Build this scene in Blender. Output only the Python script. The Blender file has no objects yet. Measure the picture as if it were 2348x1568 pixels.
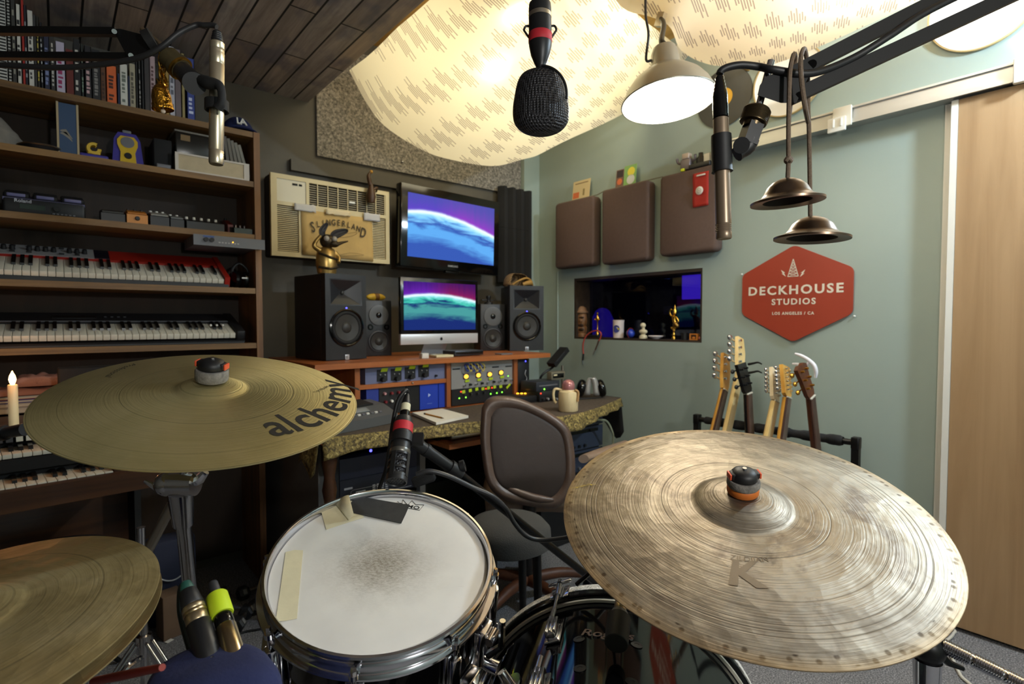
import bpy, math, random
from mathutils import Vector as V, Matrix as MX, Euler, noise as MN
PI = math.pi
sin, cos, R = math.sin, math.cos, math.radians
C = bpy.context.scene.collection
rnd = random.Random(7)

# camera model (2348 x 1568 frame)
FPX, CX, CY, EYE = 1240.0, 1174.0, 784.0, V((0, 0, 1.2))
YAW, PITCH = R(40), math.atan(46 / 1240)
FW = V((sin(YAW) * cos(PITCH), cos(YAW) * cos(PITCH), -sin(PITCH)))
RT = V((cos(YAW), -sin(YAW), 0))
UP = RT.cross(FW)
def ray(px, py): return FW + RT * ((px - CX) / FPX) - UP * ((py - CY) / FPX)
def PD(px, py, d): return EYE + ray(px, py) * d
def PX(px, py, x): r = ray(px, py); return EYE + r * (x / r.x)
def PY(px, py, y): r = ray(px, py); return EYE + r * (y / r.y)
def PZ(px, py, z): r = ray(px, py); return EYE + r * ((z - EYE.z) / r.z)
cam = bpy.data.objects.new('camera', bpy.data.cameras.new('camera'))
C.objects.link(cam)
cam.data.sensor_width = 36; cam.data.lens = FPX / 2348 * 36
cam.data.clip_start = .02; cam.data.clip_end = 60
cam.data.dof.use_dof = True; cam.data.dof.focus_distance = .95; cam.data.dof.aperture_fstop = 6
cam.matrix_world = MX.Translation(EYE) @ MX((RT, UP, -FW)).transposed().to_4x4()
bpy.context.scene.camera = cam

# materials
def lin(c):
    f = lambda v: v / 12.92 if v <= .04045 else ((v + .055) / 1.055) ** 2.4
    return tuple(f(x / 255) for x in c) + (1,)
MATS = {}
class NT:
    def __init__(s, name):
        s.m = bpy.data.materials.new(name); s.m.use_nodes = True
        s.t = s.m.node_tree; s.t.nodes.clear()
        s.out = s.n('ShaderNodeOutputMaterial')
    def n(s, kind, **kw):
        nd = s.t.nodes.new(kind)
        for k, v in kw.items():
            if k.startswith('i_'):
                k = k[2:]; k = int(k) if k.isdigit() else k.replace('_', ' ')
                nd.inputs[k].default_value = v
            else: setattr(nd, k, v)
        return nd
    def l(s, a, b):
        s.t.links.new(a, b)
    def put(s, v, sock):
        if hasattr(v, 'links') or isinstance(v, bpy.types.NodeSocket): s.l(v, sock)
        else: sock.default_value = v
    def math(s, op, a, b=0.0, c=None):
        nd = s.n('ShaderNodeMath', operation=op)
        s.put(a, nd.inputs[0]); s.put(b, nd.inputs[1])
        if c is not None: s.put(c, nd.inputs[2])
        return nd.outputs[0]
    def noise(s, scale, detail=3, vec=None, rough=.55, dist=0):
        nd = s.n('ShaderNodeTexNoise'); nd.inputs['Scale'].default_value = scale
        nd.inputs['Detail'].default_value = detail; nd.inputs['Roughness'].default_value = rough
        nd.inputs['Distortion'].default_value = dist
        if vec is not None: s.l(vec, nd.inputs['Vector'])
        return nd.outputs['Fac']
    def ramp(s, fac, stops):
        nd = s.n('ShaderNodeValToRGB'); e = nd.color_ramp.elements
        while len(e) < len(stops): e.new(.5)
        for k, (p, c) in enumerate(stops):
            e[k].position = p; e[k].color = c if len(c) == 4 else tuple(c) + (1,)
        s.l(fac, nd.inputs[0]); return nd.outputs[0]
    def mix(s, fac, a, b, blend='MIX'):
        nd = s.n('ShaderNodeMix', data_type='RGBA', blend_type=blend)
        s.put(fac, nd.inputs[0]); s.put(a, nd.inputs[6]); s.put(b, nd.inputs[7])
        return nd.outputs[2]
    def coord(s, which='Object', scale=(1, 1, 1), rot=(0, 0, 0), loc=(0, 0, 0)):
        tc = s.n('ShaderNodeTexCoord'); mp = s.n('ShaderNodeMapping')
        mp.inputs['Scale'].default_value = scale; mp.inputs['Rotation'].default_value = rot
        mp.inputs['Location'].default_value = loc
        s.l(tc.outputs[which], mp.inputs[0]); return mp.outputs[0]
    def bump(s, h, strength=.3, dist=.01, normal=None):
        nd = s.n('ShaderNodeBump'); nd.inputs['Strength'].default_value = strength
        nd.inputs['Distance'].default_value = dist; s.l(h, nd.inputs['Height'])
        if normal is not None: s.l(normal, nd.inputs['Normal'])
        return nd.outputs[0]
    def bsdf(s, col, rough=.5, metal=0, normal=None, **kw):
        b = s.n('ShaderNodeBsdfPrincipled')
        s.put(col, b.inputs['Base Color']); s.put(rough, b.inputs['Roughness']); s.put(metal, b.inputs['Metallic'])
        for k, v in kw.items(): s.put(v, b.inputs[k.replace('_', ' ')])
        if normal is not None: s.l(normal, b.inputs['Normal'])
        s.l(b.outputs[0], s.out.inputs[0]); return b
def mat(name, rgb, rough=.5, metal=0, var=0, scale=20, bump=0, bscale=60, bdist=.002, emit=0, **kw):
    """plain procedural material: a colour with an optional mottling and an optional fine bump"""
    if name in MATS: return MATS[name]
    t = NT(name); col = lin(rgb); vec = None
    if var or bump: vec = t.coord('Object')
    if var:
        a = tuple(x * (1 - var) for x in col[:3]) + (1,); b = tuple(min(1, x * (1 + var)) for x in col[:3]) + (1,)
        col = t.ramp(t.noise(scale, 4, vec), [(.3, a), (.7, b)])
    nrm = t.bump(t.noise(bscale, 3, vec), bump, bdist) if bump else None
    if emit: kw['Emission_Color'] = lin(rgb); kw['Emission_Strength'] = emit
    t.bsdf(col, rough, metal, nrm, **kw)
    MATS[name] = t.m; return t.m
def wood(name, c1, c2, scale=1.0, axis=0, rough=.45, dark=None, bump=.15, coat=0):
    """wood with the grain along the given axis of object space"""
    if name in MATS: return MATS[name]
    t = NT(name); sc = [28 * scale] * 3; sc[axis] = 1.6 * scale
    v = t.coord('Object', tuple(sc)); n = t.noise(1.0, 6, v, .62, .6)
    stops = [(.3, lin(c1)), (.62, lin(c2))]
    if dark: stops = [(.22, lin(dark))] + [(.38, lin(c1)), (.66, lin(c2))]
    col = t.ramp(n, stops)
    t.bsdf(col, rough, 0, t.bump(n, bump, .002), Coat_Weight=coat)
    MATS[name] = t.m; return t.m

# mesh builder
def rotm(rot):
    return Euler(rot).to_matrix().to_4x4() if isinstance(rot, (tuple, list)) else (rot.to_4x4() if hasattr(rot, 'to_4x4') else rot)
def frame_z(d, hint=None):
    """matrix turning +Z into direction d"""
    d = V(d).normalized(); h = V(hint) if hint is not None else (V((0, 0, 1)) if abs(d.z) < .95 else V((0, 1, 0)))
    x = h.cross(d).normalized(); y = d.cross(x)
    return MX((x, y, d)).transposed().to_4x4()
def frame_xz(x, z):
    z = V(z).normalized(); x = V(x); x = (x - z * x.dot(z)).normalized(); y = z.cross(x)
    return MX((x, y, z)).transposed().to_4x4()
def at(loc, rot=None):
    m = MX.Translation(V(loc))
    return m @ rotm(rot) if rot is not None else m
class M:
    def __init__(s): s.v = []; s.f = []; s.T = MX.Identity(4)
    def add(s, vs, fs, T=None):
        b = len(s.v); T = s.T @ T if T is not None else s.T
        s.v += [T @ V(p) for p in vs]; s.f += [tuple(b + i for i in f) for f in fs]; return s
    def box(s, c, sz, rot=None, T=None):
        x, y, z = sz[0] / 2, sz[1] / 2, sz[2] / 2
        vs = [(a * x, b * y, d * z) for a in (-1, 1) for b in (-1, 1) for d in (-1, 1)]
        m = at(c, rot); m = T @ m if T is not None else m
        return s.add(vs, [(0, 1, 3, 2), (4, 6, 7, 5), (0, 4, 5, 1), (2, 3, 7, 6), (0, 2, 6, 4), (1, 5, 7, 3)], m)
    def bx(s, x0, x1, y0, y1, z0, z1):
        return s.box(((x0 + x1) / 2, (y0 + y1) / 2, (z0 + z1) / 2), (x1 - x0, y1 - y0, z1 - z0))
    def rbox(s, c, sz, r=.004, rot=None, T=None, seg=3):
        """box with vertical edges rounded and its top and bottom rims chamfered"""
        x, y, z = sz[0] / 2, sz[1] / 2, sz[2] / 2; r = min(r, x * .98, y * .98, z * .9)
        def ring(ins, zz):
            o = []
            for k, (sx, sy) in enumerate(((1, 1), (-1, 1), (-1, -1), (1, -1))):
                for j in range(seg + 1):
                    a = PI / 2 * (k + j / seg)
                    o.append((sx * (x - r) + (r - ins) * cos(a), sy * (y - r) + (r - ins) * sin(a), zz))
            return o
        q = r * .6
        rows = [ring(q, -z), ring(q * .3, -z + q * .3), ring(0, -z + q), ring(0, z - q), ring(q * .3, z - q * .3), ring(q, z)]
        n = len(rows[0]); vs = [p for w in rows for p in w]; fs = []
        for i in range(len(rows) - 1):
            for j in range(n): fs.append((i * n + j, i * n + (j + 1) % n, (i + 1) * n + (j + 1) % n, (i + 1) * n + j))
        fs += [tuple(range(n))[::-1], tuple(range(len(vs) - n, len(vs)))]
        m = at(c, rot); m = T @ m if T is not None else m
        return s.add(vs, fs, m)
    def lathe(s, prof, T=None, seg=32, a0=0, a1=2 * PI, sx=1, sy=1):
        """profile [(r, z)...] around local Z"""
        full = abs(a1 - a0 - 2 * PI) < 1e-6; n = seg if full else seg + 1; vs = []; fs = []
        for r, z in prof:
            for k in range(n):
                a = a0 + (a1 - a0) * k / seg; vs.append((r * cos(a) * sx, r * sin(a) * sy, z))
        m = n if full else n - 1
        for i in range(len(prof) - 1):
            for k in range(m):
                j = (k + 1) % n; fs.append((i * n + k, i * n + j, (i + 1) * n + j, (i + 1) * n + k))
        for i, (e, rv) in enumerate(((0, True), (len(prof) - 1, False))):
            if prof[e][0] > 1e-5 and full and prof[0] != prof[-1] and (len(prof) == 2 or prof[e][0] < .0065):
                f = tuple(range(e * n, e * n + n)); fs.append(f[::-1] if rv else f)
        return s.add(vs, fs, T)
    def cyl(s, p0, p1, r0, r1=None, seg=16):
        p0, p1 = V(p0), V(p1); d = p1 - p0
        return s.lathe([(r0, 0), (r0 if r1 is None else r1, d.length)], at(p0) @ frame_z(d), seg)
    def tube(s, pts, r, seg=8, sm=0, close=False):
        """round tube through points; r may be a list; sm subdivides with Catmull-Rom"""
        pts = [V(p) for p in pts]; rs = list(r) if isinstance(r, (list, tuple)) else [r] * len(pts)
        if sm:
            q = []; qr = []; n = len(pts); rng = range(n if close else n - 1)
            for i in rng:
                g = (lambda k: pts[k % n]) if close else (lambda k: pts[max(0, min(n - 1, k))])
                p0, p1, p2, p3 = g(i - 1), g(i), g(i + 1), g(i + 2)
                for j in range(sm):
                    t = j / sm
                    q.append(.5 * (2 * p1 + (p2 - p0) * t + (2 * p0 - 5 * p1 + 4 * p2 - p3) * t * t + (3 * p1 - p0 - 3 * p2 + p3) * t ** 3))
                    qr.append(rs[i] * (1 - t) + rs[(i + 1) % n] * t)
            if not close: q.append(pts[-1]); qr.append(rs[-1])
            pts, rs = q, qr
        n = len(pts); vs = []; fs = []; x = None
        for i, p in enumerate(pts):
            d = (pts[(i + 1) % n] - pts[i - 1]) if close else (pts[min(i + 1, n - 1)] - pts[max(i - 1, 0)])
            d.normalize()
            if x is None: x = (V((0, 0, 1)) if abs(d.z) < .9 else V((1, 0, 0))).cross(d)
            x = (x - d * x.dot(d)).normalized(); y = d.cross(x)
            for k in range(seg):
                a = 2 * PI * k / seg; vs.append(p + (x * cos(a) + y * sin(a)) * rs[i])
        for i in range(n if close else n - 1):
            for k in range(seg):
                j = (k + 1) % seg; b = (i + 1) % n
                fs.append((i * seg + k, i * seg + j, b * seg + j, b * seg + k))
        if not close: fs += [tuple(range(seg))[::-1], tuple(range((n - 1) * seg, n * seg))]
        return s.add(vs, fs)
    def prism(s, poly, z0, z1, T=None):
        n = len(poly); vs = [(x, y, z0) for x, y in poly] + [(x, y, z1) for x, y in poly]
        fs = [tuple(range(n))[::-1], tuple(range(n, 2 * n))] + [(i, (i + 1) % n, n + (i + 1) % n, n + i) for i in range(n)]
        return s.add(vs, fs, T)
    def sph(s, c, r, seg=16, rings=10, T=None):
        rx, ry, rz = (r, r, r) if not isinstance(r, (tuple, list)) else r
        prof = [(max(sin(PI * i / rings), 1e-6), -cos(PI * i / rings)) for i in range(rings + 1)]
        m = at(c) @ MX.Diagonal((rx, ry, rz, 1)); m = T @ m if T is not None else m
        return s.lathe(prof, m, seg)
    def grid(s, rows, T=None, thick=0):
        """surface from rows of points; thick extrudes it along its normals"""
        n = len(rows[0]); P = [V(p) for w in rows for p in w]; m = len(rows)
        fs = [(i * n + j, i * n + j + 1, (i + 1) * n + j + 1, (i + 1) * n + j) for i in range(m - 1) for j in range(n - 1)]
        if thick:
            N = []
            for i in range(m):
                for j in range(n):
                    a = P[i * n + min(j + 1, n - 1)] - P[i * n + max(j - 1, 0)]
                    b = P[min(i + 1, m - 1) * n + j] - P[max(i - 1, 0) * n + j]
                    N.append(a.cross(b).normalized())
            k = len(P); P = P + [p + q * thick for p, q in zip(P, N)]
            fs = [f[::-1] for f in fs] + [tuple(q + k for q in f) for f in fs]
            edge = [j for j in range(n)] + [i * n + n - 1 for i in range(1, m)] + [(m - 1) * n + j for j in range(n - 2, -1, -1)] + [i * n for i in range(m - 2, 0, -1)]
            for a, b in zip(edge, edge[1:] + edge[:1]): fs.append((a, b, b + k, a + k))
        return s.add(P, fs, T)
    def mesh(s, name, m, smooth=40):
        me = bpy.data.meshes.new(name); me.from_pydata([tuple(p) for p in s.v], [], s.f)
        if m is not None: me.materials.append(m)
        me.validate(); 
        if smooth:
            me.shade_smooth()
            if smooth < 180: me.set_sharp_from_angle(angle=R(smooth))
        return me
    def build(s, name, m, parent=None, smooth=40, loc=None, bevel=0, uv=None):
        o = bpy.data.objects.new(name, s.mesh(name, m, smooth)); C.objects.link(o)
        return hang(o, parent)
def wmat(o):
    m = o.matrix_basis.copy()
    if o.parent: m = wmat(o.parent) @ o.matrix_parent_inverse @ m
    return m
def hang(o, parent):
    """parents o; its mesh is in the parent's local frame when the parent is flagged local, else in world coordinates"""
    if parent is not None:
        o.parent = parent
        root = parent
        while root.parent: root = root.parent
        if not root.get('_l'): o.matrix_parent_inverse = wmat(parent).inverted()
    return o
def tag(o, label=None, cat=None, group=None, kind=None):
    if label: o['label'] = label
    if cat: o['category'] = cat
    if group: o['group'] = group
    if kind: o['kind'] = kind
    return o
LOCALS = []
def thing(name, label, cat, loc=(0, 0, 0), rot=None, group=None, local=False):
    """an Empty at the thing's base; local=True: the parts are modelled in its own frame"""
    o = bpy.data.objects.new(name, None); C.objects.link(o); o.empty_display_size = .05
    o.matrix_basis = at(loc, rot)
    if local: o['_l'] = 1; LOCALS.append(o)
    return tag(o, label, cat, group)
def struct(o): o['kind'] = 'structure'; return o
def kids(o): return [c for c in C.objects if c.parent is o]
def dup(o, label=None, loc=None, rot=None, parent=None, group=None, T=None):
    c = o.copy(); C.objects.link(c)
    if parent is not None: c.parent = parent
    else:
        if T is not None: c.matrix_basis = T
        elif loc is not None: c.matrix_basis = at(loc, rot)
        if label: c['label'] = label
        if group: c['group'] = group
    for ch in kids(o): dup(ch, parent=c)
    return c
def text(s, size, parent, m, T, name='lettering', depth=.0004, align='CENTER', space=1, sx=1, bold=0, local=False, shear=0):
    """raised lettering as a mesh; T places its baseline frame (X along the line, Z out of the surface)"""
    cu = bpy.data.curves.new('t', 'FONT'); cu.body = s; cu.size = size; cu.extrude = depth; cu.align_x = align
    cu.align_y = 'CENTER'; cu.space_character = space; cu.offset = bold * size; cu.shear = shear; cu.resolution_u = 3
    ob = bpy.data.objects.new('t', cu); me = bpy.data.meshes.new_from_object(ob)
    bpy.data.objects.remove(ob); me.name = name
    me.materials.clear(); me.materials.append(m)
    me.transform(T @ MX.Diagonal((sx, 1, 1, 1)))
    o = bpy.data.objects.new(name, me); C.objects.link(o)
    return hang(o, parent)
def catmull(pts, sm):
    q = []; n = len(pts)
    for i in range(n - 1):
        p0, p1, p2, p3 = (V(pts[max(0, min(n - 1, k))]) for k in (i - 1, i, i + 1, i + 2))
        for j in range(sm):
            t = j / sm
            q.append(.5 * (2 * p1 + (p2 - p0) * t + (2 * p0 - 5 * p1 + 4 * p2 - p3) * t * t + (3 * p1 - p0 - 3 * p2 + p3) * t ** 3))
    q.append(V(pts[-1])); return q

# shared materials
chrome = mat('chrome', (215, 215, 220), .12, 1)
steel = mat('brushed_steel', (190, 182, 168), .32, 1)
nickel = mat('satin_nickel', (176, 160, 135), .3, 1)
black_metal = mat('black_metal', (16, 16, 17), .42, .3)
black_gloss = mat('black_gloss', (10, 10, 11), .12)
black_plastic = mat('black_plastic', (22, 22, 24), .5)
black_matte = mat('black_matte', (14, 14, 15), .8)
rubber = mat('rubber', (18, 18, 19), .75)
dark_grey = mat('dark_grey_plastic', (48, 48, 52), .5)
mid_grey = mat('mid_grey_plastic', (110, 110, 114), .5)
white_plastic = mat('white_plastic', (225, 224, 216), .4)
cream = mat('cream_plastic', (222, 208, 170), .5)
gold = mat('gold_metal', (200, 150, 60), .3, 1)
brass = mat('brass', (190, 145, 60), .28, 1, var=.15, scale=90)
red_tape = mat('red_tape', (190, 35, 48), .6)
ink = mat('black_ink', (30, 24, 16), .9)
paper = mat('paper', (222, 218, 200), .8)
led_blue = mat('blue_led', (70, 70, 255), .4, emit=6)
led_green = mat('green_led', (120, 255, 60), .4, emit=4)
led_amber = mat('amber_led', (255, 170, 40), .4, emit=4)
led_red = mat('red_led', (255, 60, 30), .4, emit=3)
neon_tape = mat('neon_yellow_tape', (190, 215, 30), .6)
# ROOM
WB, WR, WL, WF, ZC, ZU = 2.96, 2.70, -1.75, -1.7, 2.375, 2.80
XP = 1.055
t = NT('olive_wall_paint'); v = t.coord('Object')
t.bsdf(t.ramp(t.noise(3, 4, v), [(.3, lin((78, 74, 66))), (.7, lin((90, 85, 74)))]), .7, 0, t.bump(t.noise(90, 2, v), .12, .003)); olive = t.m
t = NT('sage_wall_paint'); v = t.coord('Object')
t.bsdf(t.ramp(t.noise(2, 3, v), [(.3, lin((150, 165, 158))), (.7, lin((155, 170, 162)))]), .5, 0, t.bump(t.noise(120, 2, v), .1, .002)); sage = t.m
t = NT('grey_carpet'); v = t.coord('Object')
n1 = t.noise(190, 3, v, .7); n2 = t.noise(40, 3, v)
t.bsdf(t.mix(t.math('MULTIPLY', n2, .5), t.ramp(n1, [(.35, lin((64, 64, 67))), (.5, lin((118, 118, 121))), (.68, lin((190, 189, 189)))]), lin((82, 81, 83))), .95, 0, t.bump(n1, .8, .004)); carpet = t.m
t = NT('weathered_planks'); v = t.coord('Object', rot=(0, 0, R(90)))
br = t.n('ShaderNodeTexBrick', offset=.37, offset_frequency=2)
for k, q in (('Scale', 1), ('Mortar Size', .004), ('Mortar Smooth', .1), ('Brick Width', 1.05), ('Row Height', .098), ('Bias', 0)): br.inputs[k].default_value = q
br.inputs['Color1'].default_value = (0, 0, 0, 1); br.inputs['Color2'].default_value = (1, 1, 1, 1); br.inputs['Mortar'].default_value = (.5, .5, .5, 1)
t.l(v, br.inputs['Vector'])
base = t.ramp(br.outputs['Color'], [(0, lin((124, 126, 136))), (.25, lin((176, 163, 152))), (.5, lin((192, 174, 157))), (.75, lin((160, 142, 126))), (1, lin((190, 184, 178)))])
g = t.noise(1, 6, t.coord('Object', (34, 2.2, 34)), .65, .5); pch = t.noise(4.5, 3, t.coord('Object', (1.6, 1, 1)))
col = t.mix(t.ramp(g, [(.35, (0, 0, 0)), (.65, (.75, .75, .75))]), base, lin((122, 112, 104)))
col = t.mix(t.ramp(pch, [(.5, (0, 0, 0)), (.64, (.6, .6, .6))]), col, lin((88, 92, 112)))
col = t.mix(br.outputs['Fac'], col, lin((20, 16, 13)))
hh = t.math('SUBTRACT', t.math('MULTIPLY', g, .3), br.outputs['Fac'])
t.bsdf(col, .7, 0, t.bump(hh, .5, .006)); planks = t.m
felt_panel = NT('grey_felt'); v = felt_panel.coord('Object'); n1 = felt_panel.noise(75, 5, v, .8)
felt_panel.bsdf(felt_panel.ramp(n1, [(.36, lin((72, 70, 67))), (.5, lin((126, 122, 115))), (.66, lin((176, 170, 160)))]), .95, 0, felt_panel.bump(n1, .5, .006)); felt_panel = felt_panel.m
upper_wood = wood('yellow_ceiling_board', (168, 128, 62), (196, 156, 84), .6, 1)
alu = mat('aluminium_strip', (206, 207, 205), .38, .7)
veneer = wood('pale_door_veneer', (150, 120, 86), (168, 138, 102), .5, 2, .4, bump=.05)

struct(M().bx(WL - .1, WR + .1, WF - .1, WB + .1, -.08, 0).build('floor', carpet))
struct(M().bx(WL - .1, XP, WF - .1, WB, ZC, ZC + .05).build('ceiling', planks))
struct(M().bx(XP - .02, WR + .1, WF - .1, WB, ZU, ZU + .05).build('ceiling_upper', upper_wood))
struct(M().bx(XP - .02, XP, WF, WB, ZC + .05, ZU).build('trim_ceiling_step', upper_wood))
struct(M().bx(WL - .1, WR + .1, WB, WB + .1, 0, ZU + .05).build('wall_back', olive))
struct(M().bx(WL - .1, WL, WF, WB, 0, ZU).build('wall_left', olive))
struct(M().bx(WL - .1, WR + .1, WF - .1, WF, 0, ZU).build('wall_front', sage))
# right wall, with the opening of the control-room window
a, b = PX(1316, 637, WR), PX(1611, 614, WR)
WY1, WY0, WZ1, WZ0 = a.y, b.y, b.z, PX(1611, 786, WR).z
w = M(); X0, X1 = WR, WR + .1
w.bx(X0, X1, WF, WY0, 0, ZU); w.bx(X0, X1, WY1, WB, 0, ZU); w.bx(X0, X1, WY0, WY1, 0, WZ0); w.bx(X0, X1, WY0, WY1, WZ1, ZU)
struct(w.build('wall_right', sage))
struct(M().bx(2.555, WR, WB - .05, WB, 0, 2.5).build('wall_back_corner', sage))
# control-room window: reveal, frame, glass, and the dark booth behind it
win = struct(thing('window_1', None, None, (WR, (WY0 + WY1) / 2, WZ0)))
dark_frame = wood('dark_window_wood', (44, 36, 28), (64, 52, 40), 1, 1)
f = M(); d = .17
f.bx(WR + .003, WR + d, WY0, WY0 + .012, WZ0, WZ1); f.bx(WR + .003, WR + d, WY1 - .02, WY1, WZ0, WZ1)
f.bx(WR + .003, WR + d, WY0 + .012, WY1 - .02, WZ0, WZ0 + .012); f.bx(WR + .003, WR + d, WY0 + .012, WY1 - .02, WZ1 - .018, WZ1)
f.build('window_frame', dark_frame, win)
t = NT('window_glass'); gb = t.n('ShaderNodeBsdfGlass', i_Roughness=.0, i_IOR=1.45, i_Color=(.75, .78, .85, 1)); t.l(gb.outputs[0], t.out.inputs[0]); glass_m = t.m
M().bx(WR + .14, WR + .146, WY0 + .012, WY1 - .02, WZ0 + .012, WZ1 - .018).build('pane', glass_m, win)
booth = mat('dark_booth_wall', (26, 26, 40), .8)
bb = M(); x0, x1, y0, y1, z0, z1 = WR + .18, WR + 1.5, WY0 - .9, WY1 + .9, .5, 2.2
bb.bx(x1, x1 + .02, y0, y1, z0, z1); bb.bx(x0, x1, y0 - .02, y0, z0, z1); bb.bx(x0, x1, y1, y1 + .02, z0, z1); bb.bx(x0, x1, y0, y1, z1, z1 + .02); bb.bx(x0, x1, y0, y1, z0 - .02, z0)
struct(bb.build('wall_booth', booth))
# blue light panel and a dim blue globe lamp seen through the glass
p = PX(1590, 657, WR + 1.2)
o = M().rbox(p, (.02, .20, .20), .01).build('blue_light_panel', mat('blue_panel_light', (62, 34, 190), .5, emit=.9))
tag(o, 'square blue glowing light panel behind the control room glass, top right', 'light')
p = PX(1382, 745, WR + .6)
o = M().lathe([(.001, -.2), (.09, -.19), (.11, -.1), (.10, .02), (.055, .11), (.03, .13), (.001, .135)], at(p)).build('blue_lamp', mat('blue_lamp_glow', (44, 26, 165), .4, emit=.3))
tag(o, 'dark blue glowing rounded lamp behind the glass on the left', 'lamp')
M0 = M().rbox(PX(1583, 712, WR + 1.0), (.3, .28, .06), .01); o = M0.build('mixing_desk', mid_grey); tag(o, 'grey mixing desk edge behind the control room glass', 'mixing desk')
# sliding door, its edge strip and the track above
dy = PX(2187, 700, 2.66).y
door = struct(thing('door_1', None, None, (2.66, dy - .6, .02)))
M().bx(2.645, 2.685, dy - 1.25, dy, .018, 2.045).build('door_panel', veneer, door)
M().bx(2.642, 2.684, dy + .001, dy + .022, .02, 2.045).build('door_edge_strip', white_plastic, door)
tr = M(); tr.bx(2.625, 2.698, dy - 1.3, 1.50, 2.055, 2.115); tr.bx(2.615, 2.625, dy - 1.3, 1.50, 2.05, 2.068); tr.bx(2.615, 2.698, dy - 1.3, 1.50, 2.112, 2.12)
struct(tr.build('trim_1', alu))
ys = PX(2165, 700, WR).y
struct(M().bx(2.688, 2.699, ys - .012, ys + .012, .0, 2.05).build('trim_2', white_plastic))
struct(M().cyl((XP + .002, 1.36, 2.475), (WR - .002, 1.36, 2.475), .012).build('trim_5', upper_wood))
# thin white conduit on the right wall near the corner
ct = M(); q0, q1 = PX(1279, 622, 2.69), PX(1280, 812, 2.69); ct.cyl((2.69, q0.y, q0.z), (2.69, q0.y, .9), .006)
struct(ct.build('trim_3', sage))
# felt board on the back wall
a = PY(725, 358, WB)
fb = M(); fb.bx(a.x, 2.55, WB - .018, WB - .002, a.z, 2.72); o = fb.build('felt_board', felt_panel)
tag(o, 'big grey speckled felt acoustic board on the back wall under the hanging cloth', 'acoustic panel')
p = PY(922, 371, WB - .02); o = M().sph(p - V((0, .004, 0)), .007).build('pin', chrome); tag(o, 'silver round-headed pin pushed into the grey felt board', 'pin')
# narrow board above the air conditioner
a, b = PY(663, 366, WB), PY(848, 425, WB)
o = M().bx(a.x, 2.2, WB - .03, WB - .002, PY(663, 392, WB).z, a.z).build('trim_4', olive); struct(o)

# hung cloths
t = NT('printed_cloth'); uv = t.n('ShaderNodeUVMap'); sp = t.n('ShaderNodeSeparateXYZ'); t.l(uv.outputs[0], sp.inputs[0])
U, Vv = sp.outputs[0], sp.outputs[1]
cu_, cv_ = .200, .078
row = t.math('FLOOR', t.math('DIVIDE', Vv, cv_))
u2 = t.math('ADD', U, t.math('MULTIPLY', t.math('MODULO', t.math('ADD', t.math('FLOOR', t.math('DIVIDE', row, 1.0)), 400.0), 2.0), cu_ * .12))
fu = t.math('SUBTRACT', t.math('FRACT', t.math('DIVIDE', u2, cu_)), .5)
fv = t.math('SUBTRACT', t.math('FRACT', t.math('DIVIDE', Vv, cv_)), .5)
NL = 7.0
ln = t.math('ADD', t.math('MULTIPLY', fv, NL / .80), NL / 2)            # 0..NL across the motif
idx = t.math('FLOOR', ln); fr = t.math('SUBTRACT', ln, idx)
inl = t.math('LESS_THAN', t.math('ABSOLUTE', t.math('SUBTRACT', fr, .5)), .24)
inr = t.math('LESS_THAN', t.math('ABSOLUTE', t.math('SUBTRACT', idx, 3.0)), 3.4)
dlt = t.math('MULTIPLY', t.math('SUBTRACT', idx, 3.0), .036)
alt = t.math('MULTIPLY', t.math('SUBTRACT', t.math('MODULO', t.math('ADD', idx, 100.0), 2.0), .5), .12)
hl = t.math('SUBTRACT', .29, t.math('MULTIPLY', t.math('ABSOLUTE', t.math('SUBTRACT', idx, 3.0)), .052))
ins = t.math('LESS_THAN', t.math('ABSOLUTE', t.math('ADD', t.math('ADD', fu, dlt), alt)), hl)
ink_f = t.math('MULTIPLY', t.math('MULTIPLY', inl, inr), ins)
col = t.mix(t.math('MULTIPLY', ink_f, .7), lin((248, 243, 224)), lin((132, 118, 118)))
df = t.n('ShaderNodeBsdfDiffuse'); tl = t.n('ShaderNodeBsdfTranslucent'); t.l(col, df.inputs[0]); t.l(col, tl.inputs[0])
mx = t.n('ShaderNodeMixShader', i_0=.55); t.l(df.outputs[0], mx.inputs[1]); t.l(tl.outputs[0], mx.inputs[2]); t.l(mx.outputs[0], t.out.inputs[0])
cloth_m = t.m
def sheet(name, rows, label, ru, rv, wr=.012):
    """cloth surface through rows of world points, with metric UVs running along world X and Y"""
    cols = [catmull(r, ru) for r in rows]
    pts = [catmull([c[j] for c in cols], rv) for j in range(len(cols[0]))]
    m = M(); n = len(pts[0]); P = []
    for j, w in enumerate(pts):
        rr = []
        for i, p in enumerate(w):
            k = MN.noise(V((p.x * 2.2, p.y * 2.6, 3))) * wr * 2 + MN.noise(V((p.x * 7, p.y * 5 + p.x * 3, 9))) * wr * .5
            rr.append(p + V((0, 0, k)))
        P.append(rr)
    m.grid(P); o = m.build(name, cloth_m, smooth=180)
    uvl = o.data.uv_layers.new(name='UVMap')
    for lp in o.data.loops:
        p = o.data.vertices[lp.vertex_index].co; uvl.data[lp.index].uv = (p.x * .94 + p.y * .34, p.y * .94 - p.x * .34 - p.z * .3)
    return tag(o, label, 'cloth')
A, B = V((XP + .004, 2.45, 0)), V((2.66, 1.95, 0))
def PV(px, py):
    r = ray(px, py); d = (B - A); n = V((d.y, -d.x, 0)); k = (A - EYE).dot(n) / r.dot(n); return EYE + r * k
far = [PV(799, 171), PV(850, 250), PV(905, 305), PV(1000, 360), PV(1110, 381), PV(1200, 365), PV(1262, 345), PV(1430, 262), PV(1500, 222), PV(1590, 172), PV(1640, 150)]
far[0].z = ZC - .004; far[0].x = XP + .01
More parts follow.
